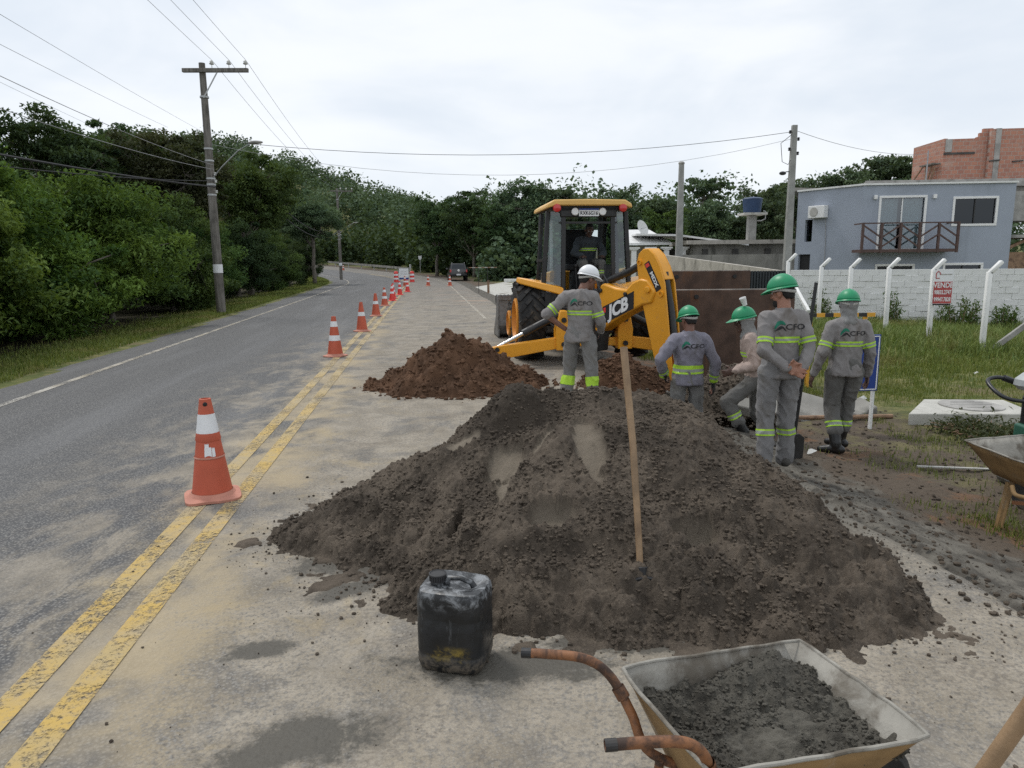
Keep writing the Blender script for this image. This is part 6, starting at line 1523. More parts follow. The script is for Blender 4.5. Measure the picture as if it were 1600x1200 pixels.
# ---- reddish spoil heaps by the digger
def heap(name, label, C, OUT, hgt, seed, peaks, mat='red_soil', dxx=.02, base=0.):
    xs, ys = [p[0] for p in OUT], [p[1] for p in OUT]; X_, Y_ = np.meshgrid(np.arange(min(xs) - .2, max(xs) + .2, dxx), np.arange(min(ys) - .2, max(ys) + .2, dxx)); s0 = X_.shape
    Q = np.stack([X_.ravel(), Y_.ravel(), 0 * X_.ravel() + seed], 1); f = polar(C, OUT); t_ = np.arctan2(Y_ - C[1], X_ - C[0]); uu = np.hypot(X_ - C[0], Y_ - C[1]) / (f(t_) * (1 + .14 * fbm(Q * 2.2, 3).reshape(s0)))
    Z_ = hgt * np.clip(1 - uu ** 1.15, -.3, 1)
    for cx, cy, r_, h in peaks: Z_ += h * np.exp(-((X_ - cx) ** 2 + (Y_ - cy) ** 2) / r_ ** 2) * (uu < 1)
    msk = np.clip((1 - uu) * 5, 0, 1); Z_ += msk * (.08 * fbm(Q * 3.5, 4).reshape(s0) + .035 * (1 - 2 * np.abs(fbm(Q * 9, 4))).reshape(s0))
    Z_ += clods(X_, Y_, Z_, uu < .97, 2200, .015, .05, seed, dxx) + clods(X_, Y_, Z_, uu < .97, 110, .04, .11, seed + 1, dxx); jq, iq = np.where(uu < .98); pq = np.random.default_rng(seed).integers(0, len(jq), 2500)
    o = thing(name, label, 'soil heap'); link('mound', grid_obj('soil', X_, Y_, Z_ + base, (Z_ > -.05) & (uu < 1.08), mat, None, np.clip(fbm(Q * 2, 2).reshape(s0), 0, 1)), o)
    rg = np.random.default_rng(seed); pp = []; rr_ = []
    for _ in range(240):
        a = rg.uniform(-math.pi, math.pi); r_ = float(f(a)) * (1 + abs(rg.normal(0, .12))); s_ = .01 + .035 * rg.uniform() ** 3; pp.append(np.array([C[0] + r_ * math.cos(a), C[1] + r_ * math.sin(a), s_ * .4 + base])); rr_.append(s_)
    rq = .006 + .03 * rg.uniform(size=2500) ** 3.5; loose_clods('surface_crumbs', np.stack([X_[jq[pq], iq[pq]], Y_[jq[pq], iq[pq]], Z_[jq[pq], iq[pq]] + base + rq * .3], 1), rq, mat, o, seed + 5)
    loose_clods('loose_clods', pp, rr_, mat, o, seed + 2); return o
heap('soil_heap', 'heap of reddish-brown dug soil on the road left of the digger', (-.75, 9.7), [(-2.0, 9.85), (-1.7, 9.3), (-.95, 9.02), (-.2, 9.1), (.35, 9.5), (.6, 9.9), (.2, 10.4), (-.5, 10.75), (-1.4, 10.5)], .48, 21, [(-.88, 9.75, .32, .26), (-.42, 9.8, .22, .16), (-1.3, 9.7, .25, .08)])
heap('soil_heap', 'small mound of brown soil at the foot of the digger arm', (1.55, 9.75), [(1.0, 9.8), (1.2, 9.3), (1.75, 9.25), (2.1, 9.6), (2.0, 10.3), (1.4, 10.4)], .34, 24, [(1.3, 9.6, .2, .10)])
heap('soil_heap', 'dark spoil bank behind the trench beside the rusty steel plate', (3.1, 9.5), [(2.3, 9.3), (2.7, 8.9), (3.4, 8.9), (3.9, 9.4), (3.6, 10.2), (2.6, 10.3)], .46, 27, [(2.7, 9.3, .25, .08)], 'sand', base=-.2)

# ------------------------------------------------------------------ traffic cones
def cone(label, x, y, kind, rz, sc=1., tilt=0):
    o = thing('traffic_cone', label, 'traffic cone', (x, y, gz(x, y) + .006), rz, 'traffic cones along the centre line'); o.scale = (sc,) * 3
    o.rotation_euler = (R(tilt), 0, rz)
    main = G({'old': 'cone_orange', 'two': 'cone_orange', 'one': 'cone_orange', 'red': 'cone_red'}[kind]); ft = G('cone_faded' if kind in ('old', 'two', 'one') else 'cone_red')
    b_ = MB(); n = 32; V = []
    for k in range(n):
        a = 2 * math.pi * k / n; q = (abs(math.cos(a)) ** 5 + abs(math.sin(a)) ** 5) ** (-1 / 5); q = min(q, 1.30)
        wv = .006 * math.sin(3 * a + 1)
        V += [(math.cos(a) * q * .195, math.sin(a) * q * .195, 0.0 + max(0, wv)), (math.cos(a) * q * .195, math.sin(a) * q * .195, .018 + max(0, wv)), (math.cos(a) * .165, math.sin(a) * .165, .03), (math.cos(a) * .145, math.sin(a) * .145, .055)]
    b_.add(V, [(4 * k + i, 4 * ((k + 1) % n) + i, 4 * ((k + 1) % n) + i + 1, 4 * k + i + 1) for k in range(n) for i in range(3)]); b_.build('base', ft, o, smooth=True)
    rad_ = lambda z: .142 - (.142 - .040) * (z - .05) / .70
    bands = {'old': [(.50, .64)], 'two': [(.30, .40), (.56, .66)], 'one': [(.40, .50)], 'red': [(.34, .43), (.58, .68)]}[kind]
    prof = [(rad_(z), z) for z in np.linspace(.05, .75, 24)] + [(.030, .752), (.026, .70)]
    MB().lathe(prof, n, cap=False).build('body', main, o, smooth=True)
    if kind == 'old':
        MB().lathe([(rad_(.315) + .004, .312), (rad_(.32) + .007, .318), (rad_(.33) + .004, .326)], n, cap=False).build('joint_ring', ft, o, smooth=True)
        MB().lathe([(rad_(.44) + .002, .44), (rad_(.45) + .006, .45), (rad_(.50) + .003, .50)], n, cap=False).build('sleeve_collar', main, o, smooth=True)
        hl = MB().ell((-.004, -rad_(.71) - .001, .715), (.016, .004, .016), 14, 8).build('rope_hole', G('dark_void'), o, smooth=True)
        st = MB()
        for a0, a1, z0, z1 in ((-1.95, -1.45, .335, .40), (-1.93, -1.62, .385, .425), (-1.42, -1.2, .335, .395)):
            m_ = 6
            for i in range(m_):
                p, q = a0 + (a1 - a0) * i / m_, a0 + (a1 - a0) * (i + 1) / m_; j0, j1 = [.006 * math.sin(9 * v + z0 * 50) for v in (p, q)]
                st.add([(math.cos(v) * (rad_(zz) + .002), math.sin(v) * (rad_(zz) + .002), zz) for v, zz in ((p, z0 + j0), (q, z0 + j1), (q, z1 - j1), (p, z1 + j0))], [(0, 1, 2, 3)])
        st.build('torn_sticker', G('cone_white'), o)
    for a, b2 in bands: MB().lathe([(rad_(a) + .0025, a), (rad_(b2) + .0025, b2)], n, cap=False).build('reflective_sleeve', G('cone_white'), o, smooth=True)
    return o
for i, (x_, y_, k, lb) in enumerate([(-2.256, 5.117, 'old', 'faded orange traffic cone with torn sticker nearest the camera'), (-3.33, 13.3, 'two', 'orange cone with two white bands, second from the camera'), (-3.85, 18.25, 'one', 'orange cone with one broad white band, third in the line'),
    (-4.49, 23.6, 'one', 'orange cone fourth in the line along the yellow lines'), (-5.2, 29.3, 'two', 'orange cone fifth in the line along the yellow lines'), (-5.55, 33.3, 'red', 'bright red cone sixth in the line along the yellow lines'),
    (-5.85, 35.4, 'red', 'bright red cone seventh in the line, close behind the sixth'), (-6.15, 39.5, 'red', 'red cone eighth in the line, short of the white board'), (-6.3, 43.5, 'red', 'red cone ninth in the line, right of the eighth'),
    (-6.9, 52.5, 'two', 'orange cone just before the white board'), (-6.32, 54.6, 'two', 'lone orange cone in the middle of the closed lane'), (-4.62, 54.1, 'two', 'orange cone in front of the parked black vehicle'), (-24.0, 103.0, 'two', 'tiny distant cone on the bend near the guard rail')]):
    if i in (9,): x_, y_ = -8.0, 54.0
    cone(lb, x_, y_, k, i * .9 + .45, 1. if i < 9 else 1.05, 0)
bd_ = thing('works_board', 'white roadworks board with blue foot between two striped drums', 'sign', (-9.85, 66, gz(-9.85, 66)), R(8))
MB().box((0, 0, .82), (.86, .03, .86)).build('panel', G('sign_white'), bd_); MB().box((0, -.002, .33), (.86, .035, .16)).build('blue_foot', G('sign_blue'), bd_)
for z_ in (.95, .75): MB().box((0, -.017, z_), (.62, .004, .03)).build('text_line', G('strap_grey'), bd_)
for x_ in (-.35, .35): MB().bar((x_, .05, 0), (x_, .02, .9), .04, .04).build('leg', G('galvanised'), bd_)
for s_, lb in ((-1, 'red and white striped drum left of the roadworks board'), (1, 'red and white striped drum right of the roadworks board')):
    d = thing('striped_drum', lb, 'drum', (-9.85 + s_ * .72, 66.1 + s_ * .1, gz(-9.9, 66)), 0, 'drums beside the roadworks board')
    MB().lathe([(.24, 0), (.22, .05), (.19, .9), (.1, 1.0)], 16).build('body', G('cone_red'), d, smooth=True)
    for z_ in (.25, .6): MB().lathe([(.224, z_), (.21, z_ + .16)], 16, cap=False).build('band', G('cone_white'), d)
# ------------------------------------------------------------------ parked vehicle seen from behind
car = thing('parked_car', 'black parked off-road car on the right edge of the far road', 'car', (-5.25, 70.2, gz(-5.25, 70)), R(8))
sec = [(-2.0, .45, 1.0, .80), (-1.98, .42, 1.05, .86), (-1.2, .40, 1.10, .88), (.6, .38, 1.08, .88), (1.5, .40, 1.0, .86), (2.0, .48, .82, .78)]
V = []
for yy_, z0, z1, hw in sec: V += [(-hw, yy_, z0), (-hw * 1.0, yy_, (z0 + z1) / 2), (-hw * .93, yy_, z1), (hw * .93, yy_, z1), (hw, yy_, (z0 + z1) / 2), (hw, yy_, z0)]
MB().add(V, [tuple(range(5, -1, -1)), tuple(30 + k for k in range(6))] + [(6 * i + k, 6 * i + (k + 1) % 6, 6 * i + 6 + (k + 1) % 6, 6 * i + 6 + k) for i in range(5) for k in range(6)]).build('body', G('car_black'), car, bevel=.05)
V = [(-.80, -1.92, 1.04), (.80, -1.92, 1.04), (.82, .75, 1.06), (-.82, .75, 1.06), (-.66, -1.72, 1.62), (.66, -1.72, 1.62), (.64, .05, 1.64), (-.64, .05, 1.64)]
MB().add(V, [(0, 1, 5, 4), (1, 2, 6, 5), (2, 3, 7, 6), (3, 0, 4, 7), (4, 5, 6, 7)]).build('cabin', G('car_black'), car, bevel=.05)
MB().add([(-.62, -1.895, 1.14), (.62, -1.895, 1.14), (.55, -1.775, 1.53), (-.55, -1.775, 1.53)], [(0, 1, 2, 3)]).build('rear_window', G('tint_glass'), car)
for s_ in (-1, 1):
    MB().add([(s_ * .825, -1.6, 1.14), (s_ * .825, .5, 1.14), (s_ * .69, .05, 1.56), (s_ * .69, -1.55, 1.56)], [(0, 1, 2, 3)]).build('side_window', G('tint_glass'), car)
    MB().box((s_ * .76, -2.0, .92), (.14, .05, .26)).build('tail_light', G('red_lamp'), car, bevel=.01)
    MB().box((s_ * .98, .45, 1.12), (.2, .1, .16)).build('mirror', G('car_black'), car, bevel=.02)
    MB().bar((s_ * .6, -1.5, 1.68), (s_ * .6, 0, 1.69), .05, .04).build('roof_rail', G('chrome'), car)
    for yy_ in (-1.25, 1.3):
        wl_ = link('wheel', None, car, (s_ * .78, yy_, .34)); MB().lathe([(.2, -.1), (.32, -.11), (.34, -.06), (.34, .06), (.32, .11), (.2, .1)], 22, axis=(1, 0, 0)).build('tyre', G('black_rubber'), wl_, smooth=True); MB().lathe([(.2, .0), (.19, .1), (.05, .09)], 18, axis=(s_, 0, 0)).build('rim', G('galvanised'), wl_)
MB().box((0, -2.06, .56), (1.6, .16, .2)).build('bumper', G('plastic_black'), car, bevel=.04); MB().box((0, -2.15, .58), (.42, .02, .14)).build('number_plate', G('sign_white'), car); MB().lathe([(.11, 0), (.11, .02)], 18, (0, -2.02, .98), (0, -1, 0)).build('badge', G('chrome'), car)
# striped barrier, black pipes
br_ = thing('striped_barrier', 'thin red and white striped bar on two posts beside the forecourt', 'barrier', (-1.6, 41.0, 0), R(5))
for k in range(9): MB().box((-.72 + k * .18 + .0, 0, 1.45), (.178, .03, .045)).build('stripe', G('strap_grey' if k % 2 else 'plank_wood'), br_)
MB().tube([(-.25, .02, 0), (-.25, .02, 1.45)], .018, 6).build('post', G('wire_dark'), br_); MB().tube([(.28, .02, 0), (.26, .02, 1.45)], .018, 6).build('post', G('wire_dark'), br_); MB().box((.3, .05, .36), (.13, .1, .72)).build('stake', G('plank_wood'), br_)
for i, (x_, y_, a, lb) in enumerate([(-.15, 30.2, .2, 'black corrugated pipe section lying beyond the loader bucket'), (.35, 30.0, .9, 'shorter black pipe piece beside the first beyond the bucket')]):
    o = thing('black_pipe', lb, 'pipe', (x_, y_, .19), a); L_ = .5 - .15 * i; MB().lathe([(.12, -L_), (.19, -L_)] + [(.19 + .015 * math.sin(k * 1.6), -L_ + 2 * L_ * k / 24) for k in range(25)] + [(.12, L_)], 18, axis=(1, 0, .0)).build('pipe', G('black_rubber'), o, smooth=True)

# ------------------------------------------------------------------ trench steel
def steel_plate(label, x0, x1, y_, z0, z1, rz):
    o = thing('steel_plate', label, 'steel plate', ((x0 + x1) / 2, y_, 0), rz); w_ = x1 - x0
    MB().box((0, 0, (z0 + z1) / 2), (w_, .10, z1 - z0)).build('sheet', G('rust_steel'), o, bevel=.008)
    MB().box((0, 0, z1 + .008), (w_ * .995, .085, .012)).build('top_edge', G('rust_edge'), o)
    for k in (-.5, 0, .5): MB().box((k * w_ * .9, .085, (z0 + z1) / 2), (.07, .07, z1 - z0 - .06)).build('rib', G('rust_steel'), o)
    for k in (-.32, .32): MB().lathe([(.035, 0), (.035, .03)], 12, (k * w_, -.05, z1 - .1), (0, -1, 0)).build('lifting_eye', G('dark_void'), o)
    return o
steel_plate('large rusty brown steel trench plate behind the trench workers', 2.62, 4.56, 11.5, -.3, 1.25, R(0))
steel_plate('second rusty steel plate rising behind the larger one', 2.8, 4.5, 13.5, -.3, 1.525, R(1))
ba = thing('striped_barricade', 'yellow and black striped barrier bar behind the hooded worker', 'barrier', (5.05, 11.0, gz(5.05, 11)), 0)
for k in range(9): MB().box((-.52 + k * .13, 0, 1.14), (.129, .03, .06)).build('stripe', G('stripe_yellow' if k % 2 == 0 else 'black_metal'), ba)
for k in (-.4, .45): MB().bar((k, .03, 0), (k, .03, 1.15), .05, .05).build('leg', G('stripe_yellow'), ba)
# blue works sign on white legs
bs = thing('blue_sign', 'blue roadworks sign with white border on white legs beside the hooded worker', 'sign', (4.10, 8.15, gz(4.1, 8.15)), R(6))
MB().box((-.06, 0, .80), (.46, .02, .66)).build('panel', G('sign_blue'), bs, bevel=.004)
for a, b_ in (((-.27, .49), (-.27, 1.11)), ((.15, .49), (.15, 1.11)), ((-.27, .49), (.15, .49)), ((-.27, 1.11), (.15, 1.11))): MB().bar((a[0], -.012, a[1]), (b_[0], -.012, b_[1]), .012, .006, up=(0, 1, 0)).build('border', G('sign_white'), bs)
MB().box((-.16, -.013, .72), (.13, .004, .22)).build('white_symbol', G('sign_white'), bs)
for k in (-.26, .14): MB().bar((k, .03, -.05), (k * .98, .015, 1.05), .035, .03).build('leg', G('white_weathered'), bs)

# ------------------------------------------------------------------ concrete slab with manhole
cs_ = thing('manhole_slab', 'pale concrete slab with round lid lying on the grass', 'slab', (4.78, 8.36, gz(5.3, 8.7) - .02), R(-4))
MB().prism([(0, 0), (1.5, 0), (1.62, .9), (.62, .92)], 0, .17, 'xy').build('slab', G('pale_slab'), cs_, bevel=.012); MB().lathe([(.36, 0), (.36, .015), (.34, .02), (.02, .02)], 32, (.98, .48, .168)).build('lid', G('concrete'), cs_, smooth=True)
for k in range(5): MB().box((.98, .28 + k * .1, .19), (.5 - .05 * abs(k - 2) * 2, .012, .006)).build('lid_rib', G('concrete'), cs_)

# ------------------------------------------------------------------ timber, rubble, digging bar, hose
tag(MB().tube([(3.3, 8.62, gz(3.3, 8.6) + .05), (4.75, 8.66, gz(4.7, 8.6) + .05)], .028, 8).build('wooden_pole', G('plank_wood'), None, smooth=True), 'brown wooden pole lying across the ground behind the boots', 'pole')
rb = thing('broken_slab', 'tilted broken pavement slab behind the standing workers', 'rubble', (3.55, 9.0, gz(3.6, 9) + .12), R(-10)); rb.rotation_euler = (R(20), R(12), R(-10))
MB().prism([(-.75, -.38), (.2, -.42), (.82, -.28), (.72, .3), (-.1, .42), (-.7, .3)], -.07, .07, 'xy').build('slab', G('old_wall'), rb, bevel=.02)
rb = thing('broken_slab', 'smaller pavement chunk beside the blue sign', 'rubble', (4.35, 8.95, gz(4.4, 8.9) + .05), R(25)); rb.rotation_euler = (R(8), R(-14), R(25))
MB().prism([(-.3, -.2), (.25, -.22), (.34, .1), (.0, .22), (-.3, .15)], -.06, .06, 'xy').build('slab', G('old_wall'), rb, bevel=.02)
pts = [(4.15 + .16 * math.cos(a) * (1 - .02 * a), 8.75 + .10 * math.sin(a), gz(4.2, 8.8) + .10 + .012 * a + .03 * math.sin(a * .7)) for a in np.linspace(0, 14, 60)]
tag(MB().tube(pts, .014, 7).build('hose_coil', G('black_rubber'), None, smooth=True), 'coiled dark hose on the rubble by the blue sign', 'hose')
tag(MB().tube([(3.20, 7.85, gz(3.2, 7.85) - .05), (3.37, 7.9, 1.47)], [.022, .019], 10).build('digging_bar', G('black_metal'), None, smooth=True), 'dark steel digging bar standing upright between the two right workers', 'bar')
tag(MB().bar((3.9, 6.6, gz(3.9, 6.6) + .015), (4.62, 6.45, gz(4.6, 6.5) + .02), .035, .012).build('wood_lath', G('strap_grey'), None), 'pale thin lath lying on the dirt near the right wheelbarrow', 'lath')
sv = thing('shovel', 'dark shovel head resting on the ground at the feet of the tall worker', 'shovel', (2.72, 6.72, gz(2.72, 6.72)), R(30))
MB().prism([(-.12, 0), (.12, 0), (.13, .2), (.05, .25), (-.05, .25), (-.13, .2)], -.05, -.035, 'xz').build('blade', G('black_metal'), sv, bevel=.003)
MB().tube([(0, -.03, .2), (0, .1, .10), (.05, .35, .06)], .018, 8).build('socket', G('black_metal'), sv, smooth=True)
for i, (x_, y_, lb) in enumerate([(5.55, 11.4, 'scrap of white litter on the grass right of the blue sign'), (8.1, 12.2, 'white litter near the foot of the rightmost fence post'), (3.0, 6.9, 'white scrap on the dirt beside the rubber boots'), (5.0, 9.9, 'pale litter behind the manhole slab')]):
    rg = np.random.default_rng(i + 60); n = 7; pts_ = [(math.cos(6.28 * k / n) * rg.uniform(.03, .07), math.sin(6.28 * k / n) * rg.uniform(.02, .05), .01 + rg.uniform(0, .05)) for k in range(n)]
    tag(MB().add(pts_ + [(0, 0, .07)], [(k, (k + 1) % n, n) for k in range(n)]).build('litter', G('litter'), None, loc=(x_, y_, gz(x_, y_) + .01)), lb, 'litter')

# crumbs of soil and stones over the trampled right verge
rg = np.random.default_rng(33); yy_ = 3.2 + 6 * rg.uniform(size=5200) ** 1.1; ss_ = rg.uniform(size=5200) ** 1.3 * 3.4 - .25; xx_ = redge(yy_) + ss_; rr_ = .003 + .02 * rg.uniform(size=5200) ** 5
zz_ = ground_z(xx_, yy_) + ground_noise(xx_, yy_) + rr_ * .3; zz_ = np.where(ss_ < 0, .006 + rr_ * .3, zz_)
ic = bmesh.new(); bmesh.ops.create_icosphere(ic, subdivisions=1, radius=1.); ic.free()
o = loose_clods('soil_crumbs', np.stack([xx_, yy_, zz_], 1), rr_, 'sand', None, 34); tag(o, 'crumbs of soil and stones over the trampled right verge', 'soil', None, 'stuff')
# ------------------------------------------------------------------ mattock standing in the sand
hm_ = thing('mattock', 'mattock with long worn wooden handle standing in the sand heap', 'tool')
MB().tube([(.640, 3.36, .15), (.630, 3.44, .46), (.618, 3.54, .80), (.602, 3.63, 1.06), (.588, 3.70, 1.275)], [.0165, .0172, .018, .019, .020], 14).build('handle', G('tool_wood'), hm_, smooth=True)
MB().lathe([(.030, -.04), (.032, .0), (.030, .055), (.021, .06)], 14, (.641, 3.325, .16), (-.03, .25, .97)).build('eye_socket', G('black_metal'), hm_, smooth=True)
MB().bar((.535, 3.285, .165), (.64, 3.30, .178), .055, .02).bar((.64, 3.30, .178), (.745, 3.285, .165), .04, .018).build('blade', G('black_metal'), hm_, bevel=.004)

# ------------------------------------------------------------------ black jerrycan
def jerry_mat():
    m, t, b, _ = new_mat('jerry_plastic'); c = t.n('ShaderNodeTexCoord').outputs['Object']; x, y, z = t.sep(c)
    n1 = t.noise(c, 7, 5, .6); n2 = t.noise(c, 18, 6, .7, .4); st_ = t.noise(t.mapv(c, (14, 14, 2.0)), 2.2, 5, .65)
    cc = t.mix(t.smooth(n1, .35, .7), (.009, .010, .011, 1), (.022, .024, .027, 1))
    chalk = t.math('MULTIPLY', t.smooth(n2, .44, .66), t.smooth(z, .30, .36))
    run = t.math('MULTIPLY', t.smooth(st_, .60, .74), t.smooth(z, .02, .15))
    cc = t.mix(t.math('MULTIPLY', t.math('MAXIMUM', chalk, t.math('MULTIPLY', run, .45)), .7), cc, (.33, .345, .36, 1))
    yl = t.math('MULTIPLY', t.smooth(t.noise(t.mapv(c, (1, 1, 1.2), (2, 1, 0)), 9, 5, .65), .48, .64), t.math('MULTIPLY', t.smooth(z, .05, .08), t.smooth(z, .155, .11)))
    yl = t.math('MULTIPLY', yl, t.smooth(t.math('ABSOLUTE', t.math('ADD', x, .0)), .115, .05))
    cc = t.mix(t.math('MULTIPLY', yl, .8), cc, (.30, .215, .04, 1))
    mud = t.math('MULTIPLY', t.smooth(n2, .40, .62), t.smooth(z, .11, .03)); cc = t.mix(t.math('MULTIPLY', mud, .75), cc, (.17, .14, .105, 1))
    t.put(b.inputs['Base Color'], cc); t.put(b.inputs['Roughness'], t.smooth(n2, .35, .7, .30, .62)); t.put(b.inputs['Normal'], t.bump(t.noise(c, 30, 4, .6), .15, .01))
jerry_mat()
jc = thing('jerrycan', 'scuffed black plastic jerrycan standing in front of the sand heap', 'jerrycan', (-.255, 2.87, .005), R(-14)); jc.scale = (1.06, 1.06, .90)
V = []; n = 40; prof = [(.86, 0), (.95, .012), (1.0, .04), (1.005, .075), (.985, .082), (.985, .09), (1.0, .10), (1.0, .255), (.985, .262), (.985, .272), (1.0, .28), (1.0, .345), (.975, .378), (.92, .395), (.80, .402), (.45, .398), (.15, .395), (.02, .395)]
for f_, zz in prof:
    for k in range(n):
        a = 2 * math.pi * k / n; c, s = math.cos(a), math.sin(a); e = .40
        xx = math.copysign(abs(c) ** e, c) * .138 * f_; yy_ = math.copysign(abs(s) ** e, s) * .122 * f_
        dent = .035 * math.exp(-((xx - .075) ** 2 + (yy_ - .03) ** 2) / .0035) if zz > .34 else 0
        V.append((xx, yy_, zz - dent))
jb = MB().add(V, [tuple(range(n))[::-1], tuple((len(prof) - 1) * n + k for k in range(n))] + [(i * n + k, i * n + (k + 1) % n, (i + 1) * n + (k + 1) % n, (i + 1) * n + k) for i in range(len(prof) - 1) for k in range(n)]).build('body', G('jerry_plastic'), jc, smooth=True)
MB().lathe([(.030, 0), (.030, .02), (.026, .03)], 20, (-.065, -.02, .392)).build('neck', G('jerry_plastic'), jc, smooth=True)
cap = MB()
for k in range(24): a = 2 * math.pi * k / 24; cap.box((-.065 + math.cos(a) * .0325, -.02 + math.sin(a) * .0325, .428), (.005, .004, .026), (0, 0, a))
cap.lathe([(.032, .413), (.033, .438), (.036, .441), (.036, .448), (.032, .450), (.029, .446), (.005, .446)], 28, (-.065, -.02, 0)); cap.build('cap', G('wire_dark'), jc, smooth=True)
MB().tube([(-.03, -.01, .395), (-.022, -.01, .424), (.03, -.012, .430), (.075, -.012, .412), (.085, -.012, .392)], [.014, .013, .013, .013, .014], 10).build('handle', G('jerry_plastic'), jc, smooth=True)

# ------------------------------------------------------------------ wheelbarrows
def barrow(name, label, M4, tray, load=False, cat='wheelbarrow'):
    """tray corners: top rim (rear-left, rear-right, front-right, front-left) and floor, all in the barrow's space: x forward, y left, z up"""
    o = thing(name, label, cat); o.matrix_world = M4
    top = [Vector(p) for p in tray[0]]; bot = [Vector(p) for p in tray[1]]; N = 10
    def edge(a, b_): return [a.lerp(b_, i / N) for i in range(N)]
    T = sum((edge(top[i], top[(i + 1) % 4]) for i in range(4)), []); Bq = sum((edge(bot[i], bot[(i + 1) % 4]) for i in range(4)), [])
    ct = sum(top, Vector()) / 4; cb = sum(bot, Vector()) / 4; n = len(T)
    def rnd(Q, c, k): return [c + (p - c) * (1 - k * (max(0, ((p - c).length / max((q - c).length for q in Q)) - .8) / .2) ** 2) for p in Q]
    T = rnd(T, ct, .05); Bq = rnd(Bq, cb, .10)
    rg = np.random.default_rng(4); T = [p + Vector((0, 0, float(rg.normal() * .0015))) for p in T]
    rows = [T] + [[t_.lerp(b_, f_) for t_, b_ in zip(T, Bq)] for f_ in (.25, .5, .75)] + [Bq, [p.lerp(cb, .5) for p in Bq]]
    V = [p for r_ in rows for p in r_] + [cb]; R_ = len(rows)
    F = [(i * n + k, i * n + (k + 1) % n, (i + 1) * n + (k + 1) % n, (i + 1) * n + k) for i in range(R_ - 1) for k in range(n)] + [((R_ - 1) * n + k, (R_ - 1) * n + (k + 1) % n, R_ * n) for k in range(n)]
    tr_ = MB().add(V, F); to = link('tray', tr_.mesh('tray', [G('tray_rust'), G('tray_cement')], True), o)
    s = to.modifiers.new('s', 'SOLIDIFY'); s.thickness = .004; s.offset = -1; s.material_offset = 1
    MB().tube(T + [T[0]], .0062, 8, cap=False).build('rim', G('tray_cement'), to, smooth=True)
    return o, T, Bq
# the near one, heading right, loaded with mortar
wbm = Matrix.Identity(4)
RL, FL, FR, RR = Vector((.322, 2.036, .47)), Vector((.952, 2.185, .47)), Vector((1.118, 1.691, .47)), Vector((.48, 1.561, .47))
RL, FL, FR, RR = RL + Vector((0, 0, 0)), FL, FR, RR
cc = (RL + FL + FR + RR) / 4
flr = [cc + (p - cc) * .62 + Vector((0, 0, -.24)) + Vector((-.03, 0, 0)) for p in (RL, FL, FR, RR)]
wb, T, Bq = barrow('wheelbarrow', 'wheelbarrow filled with wet grey mortar, cut by the bottom edge', wbm, ([RL, FL, FR, RR], flr))
# mortar load
ax_, ay_ = (FL - RL), (RR - RL); nn_ = 90; S_, T_ = np.meshgrid(np.linspace(0.012, .988, nn_), np.linspace(.012, .988, nn_)); s0 = S_.shape
q2 = np.stack([S_.ravel() * 6, T_.ravel() * 5, 0 * S_.ravel()], 1)
lvl = -.075 + .03 * np.exp(-((S_ - .78) ** 2 + (T_ - .25) ** 2) / .05) - .06 * np.exp(-((S_ - .12) ** 2 + (T_ - .30) ** 2) / .05) + .06 * np.exp(-((S_ - .72) ** 2 + (T_ - .15) ** 2) / .025) + .02 * np.exp(-((S_ - .45) ** 2 + (T_ - .75) ** 2) / .03)
lvl += .022 * fbm(q2, 4).reshape(s0) + .010 * fbm(q2 * 4, 3).reshape(s0)
k_ = 1 - .36 * np.clip(-lvl / .24, 0, 1)
Ux, Vx = (S_ - .5) * k_ + .5, (T_ - .5) * k_ + .5
W = [RL, FL, RR, FR]
def bil(a, b_): return np.array(RL)[:, None] * ((1 - a) * (1 - b_)).ravel() + np.array(FL)[:, None] * (a * (1 - b_)).ravel() + np.array(RR)[:, None] * ((1 - a) * b_).ravel() + np.array(FR)[:, None] * (a * b_).ravel()
Pw = bil(Ux, Vx); X_, Y_ = Pw[0].reshape(s0), Pw[1].reshape(s0); Z_ = .47 + lvl
fz = .0085; flatm = np.exp(-(((S_ - .38) / .16) ** 2 + ((T_ - .72) / .18) ** 2) ** 2) + np.exp(-(((S_ - .66) / .10) ** 2 + ((T_ - .62) / .14) ** 2) ** 2)
Z_ = Z_ + clods(X_, Y_, Z_, flatm < .3, 500, .008, .022, 51, fz) * (1 - np.clip(flatm, 0, 1))
me = grid_obj('mortar', X_, Y_, Z_, np.ones_like(X_, bool), 'wet_mortar', np.clip(flatm, 0, 1) * .35, np.clip(fbm(q2 * 1.3 + 2, 2).reshape(s0) * 1.6, 0, 1)); 
_mk = rng.integers(0, X_.size, 2600); _mk = _mk[flatm.ravel()[_mk] < .4]; _mr = .002 + .007 * rng.uniform(size=len(_mk)) ** 3
ml = tag(link('mortar_load', me), 'wet grey mortar heaped in the near wheelbarrow', 'mortar')
loose_clods('surface_crumbs', np.stack([X_.ravel()[_mk], Y_.ravel()[_mk], Z_.ravel()[_mk] + _mr * .4], 1), _mr, 'wet_mortar', ml, 52)
PIPE = G('orange_pipe')
hA = [(.021, 1.987, .55), (.10, 1.975, .552), (.19, 1.957, .552), (.245, 1.945, .535), (.285, 1.938, .50), (.315, 1.925, .455), (.345, 1.90, .40), (.40, 1.86, .30), (.60, 1.86, .235), (.85, 1.90, .22), (.99, 1.90, .19)]
hB = [(.219, 1.564, .55), (.30, 1.570, .552), (.385, 1.574, .552), (.435, 1.585, .535), (.47, 1.598, .50), (.49, 1.61, .455), (.51, 1.63, .40), (.55, 1.66, .30), (.70, 1.72, .235), (.87, 1.79, .22), (.99, 1.82, .19)]
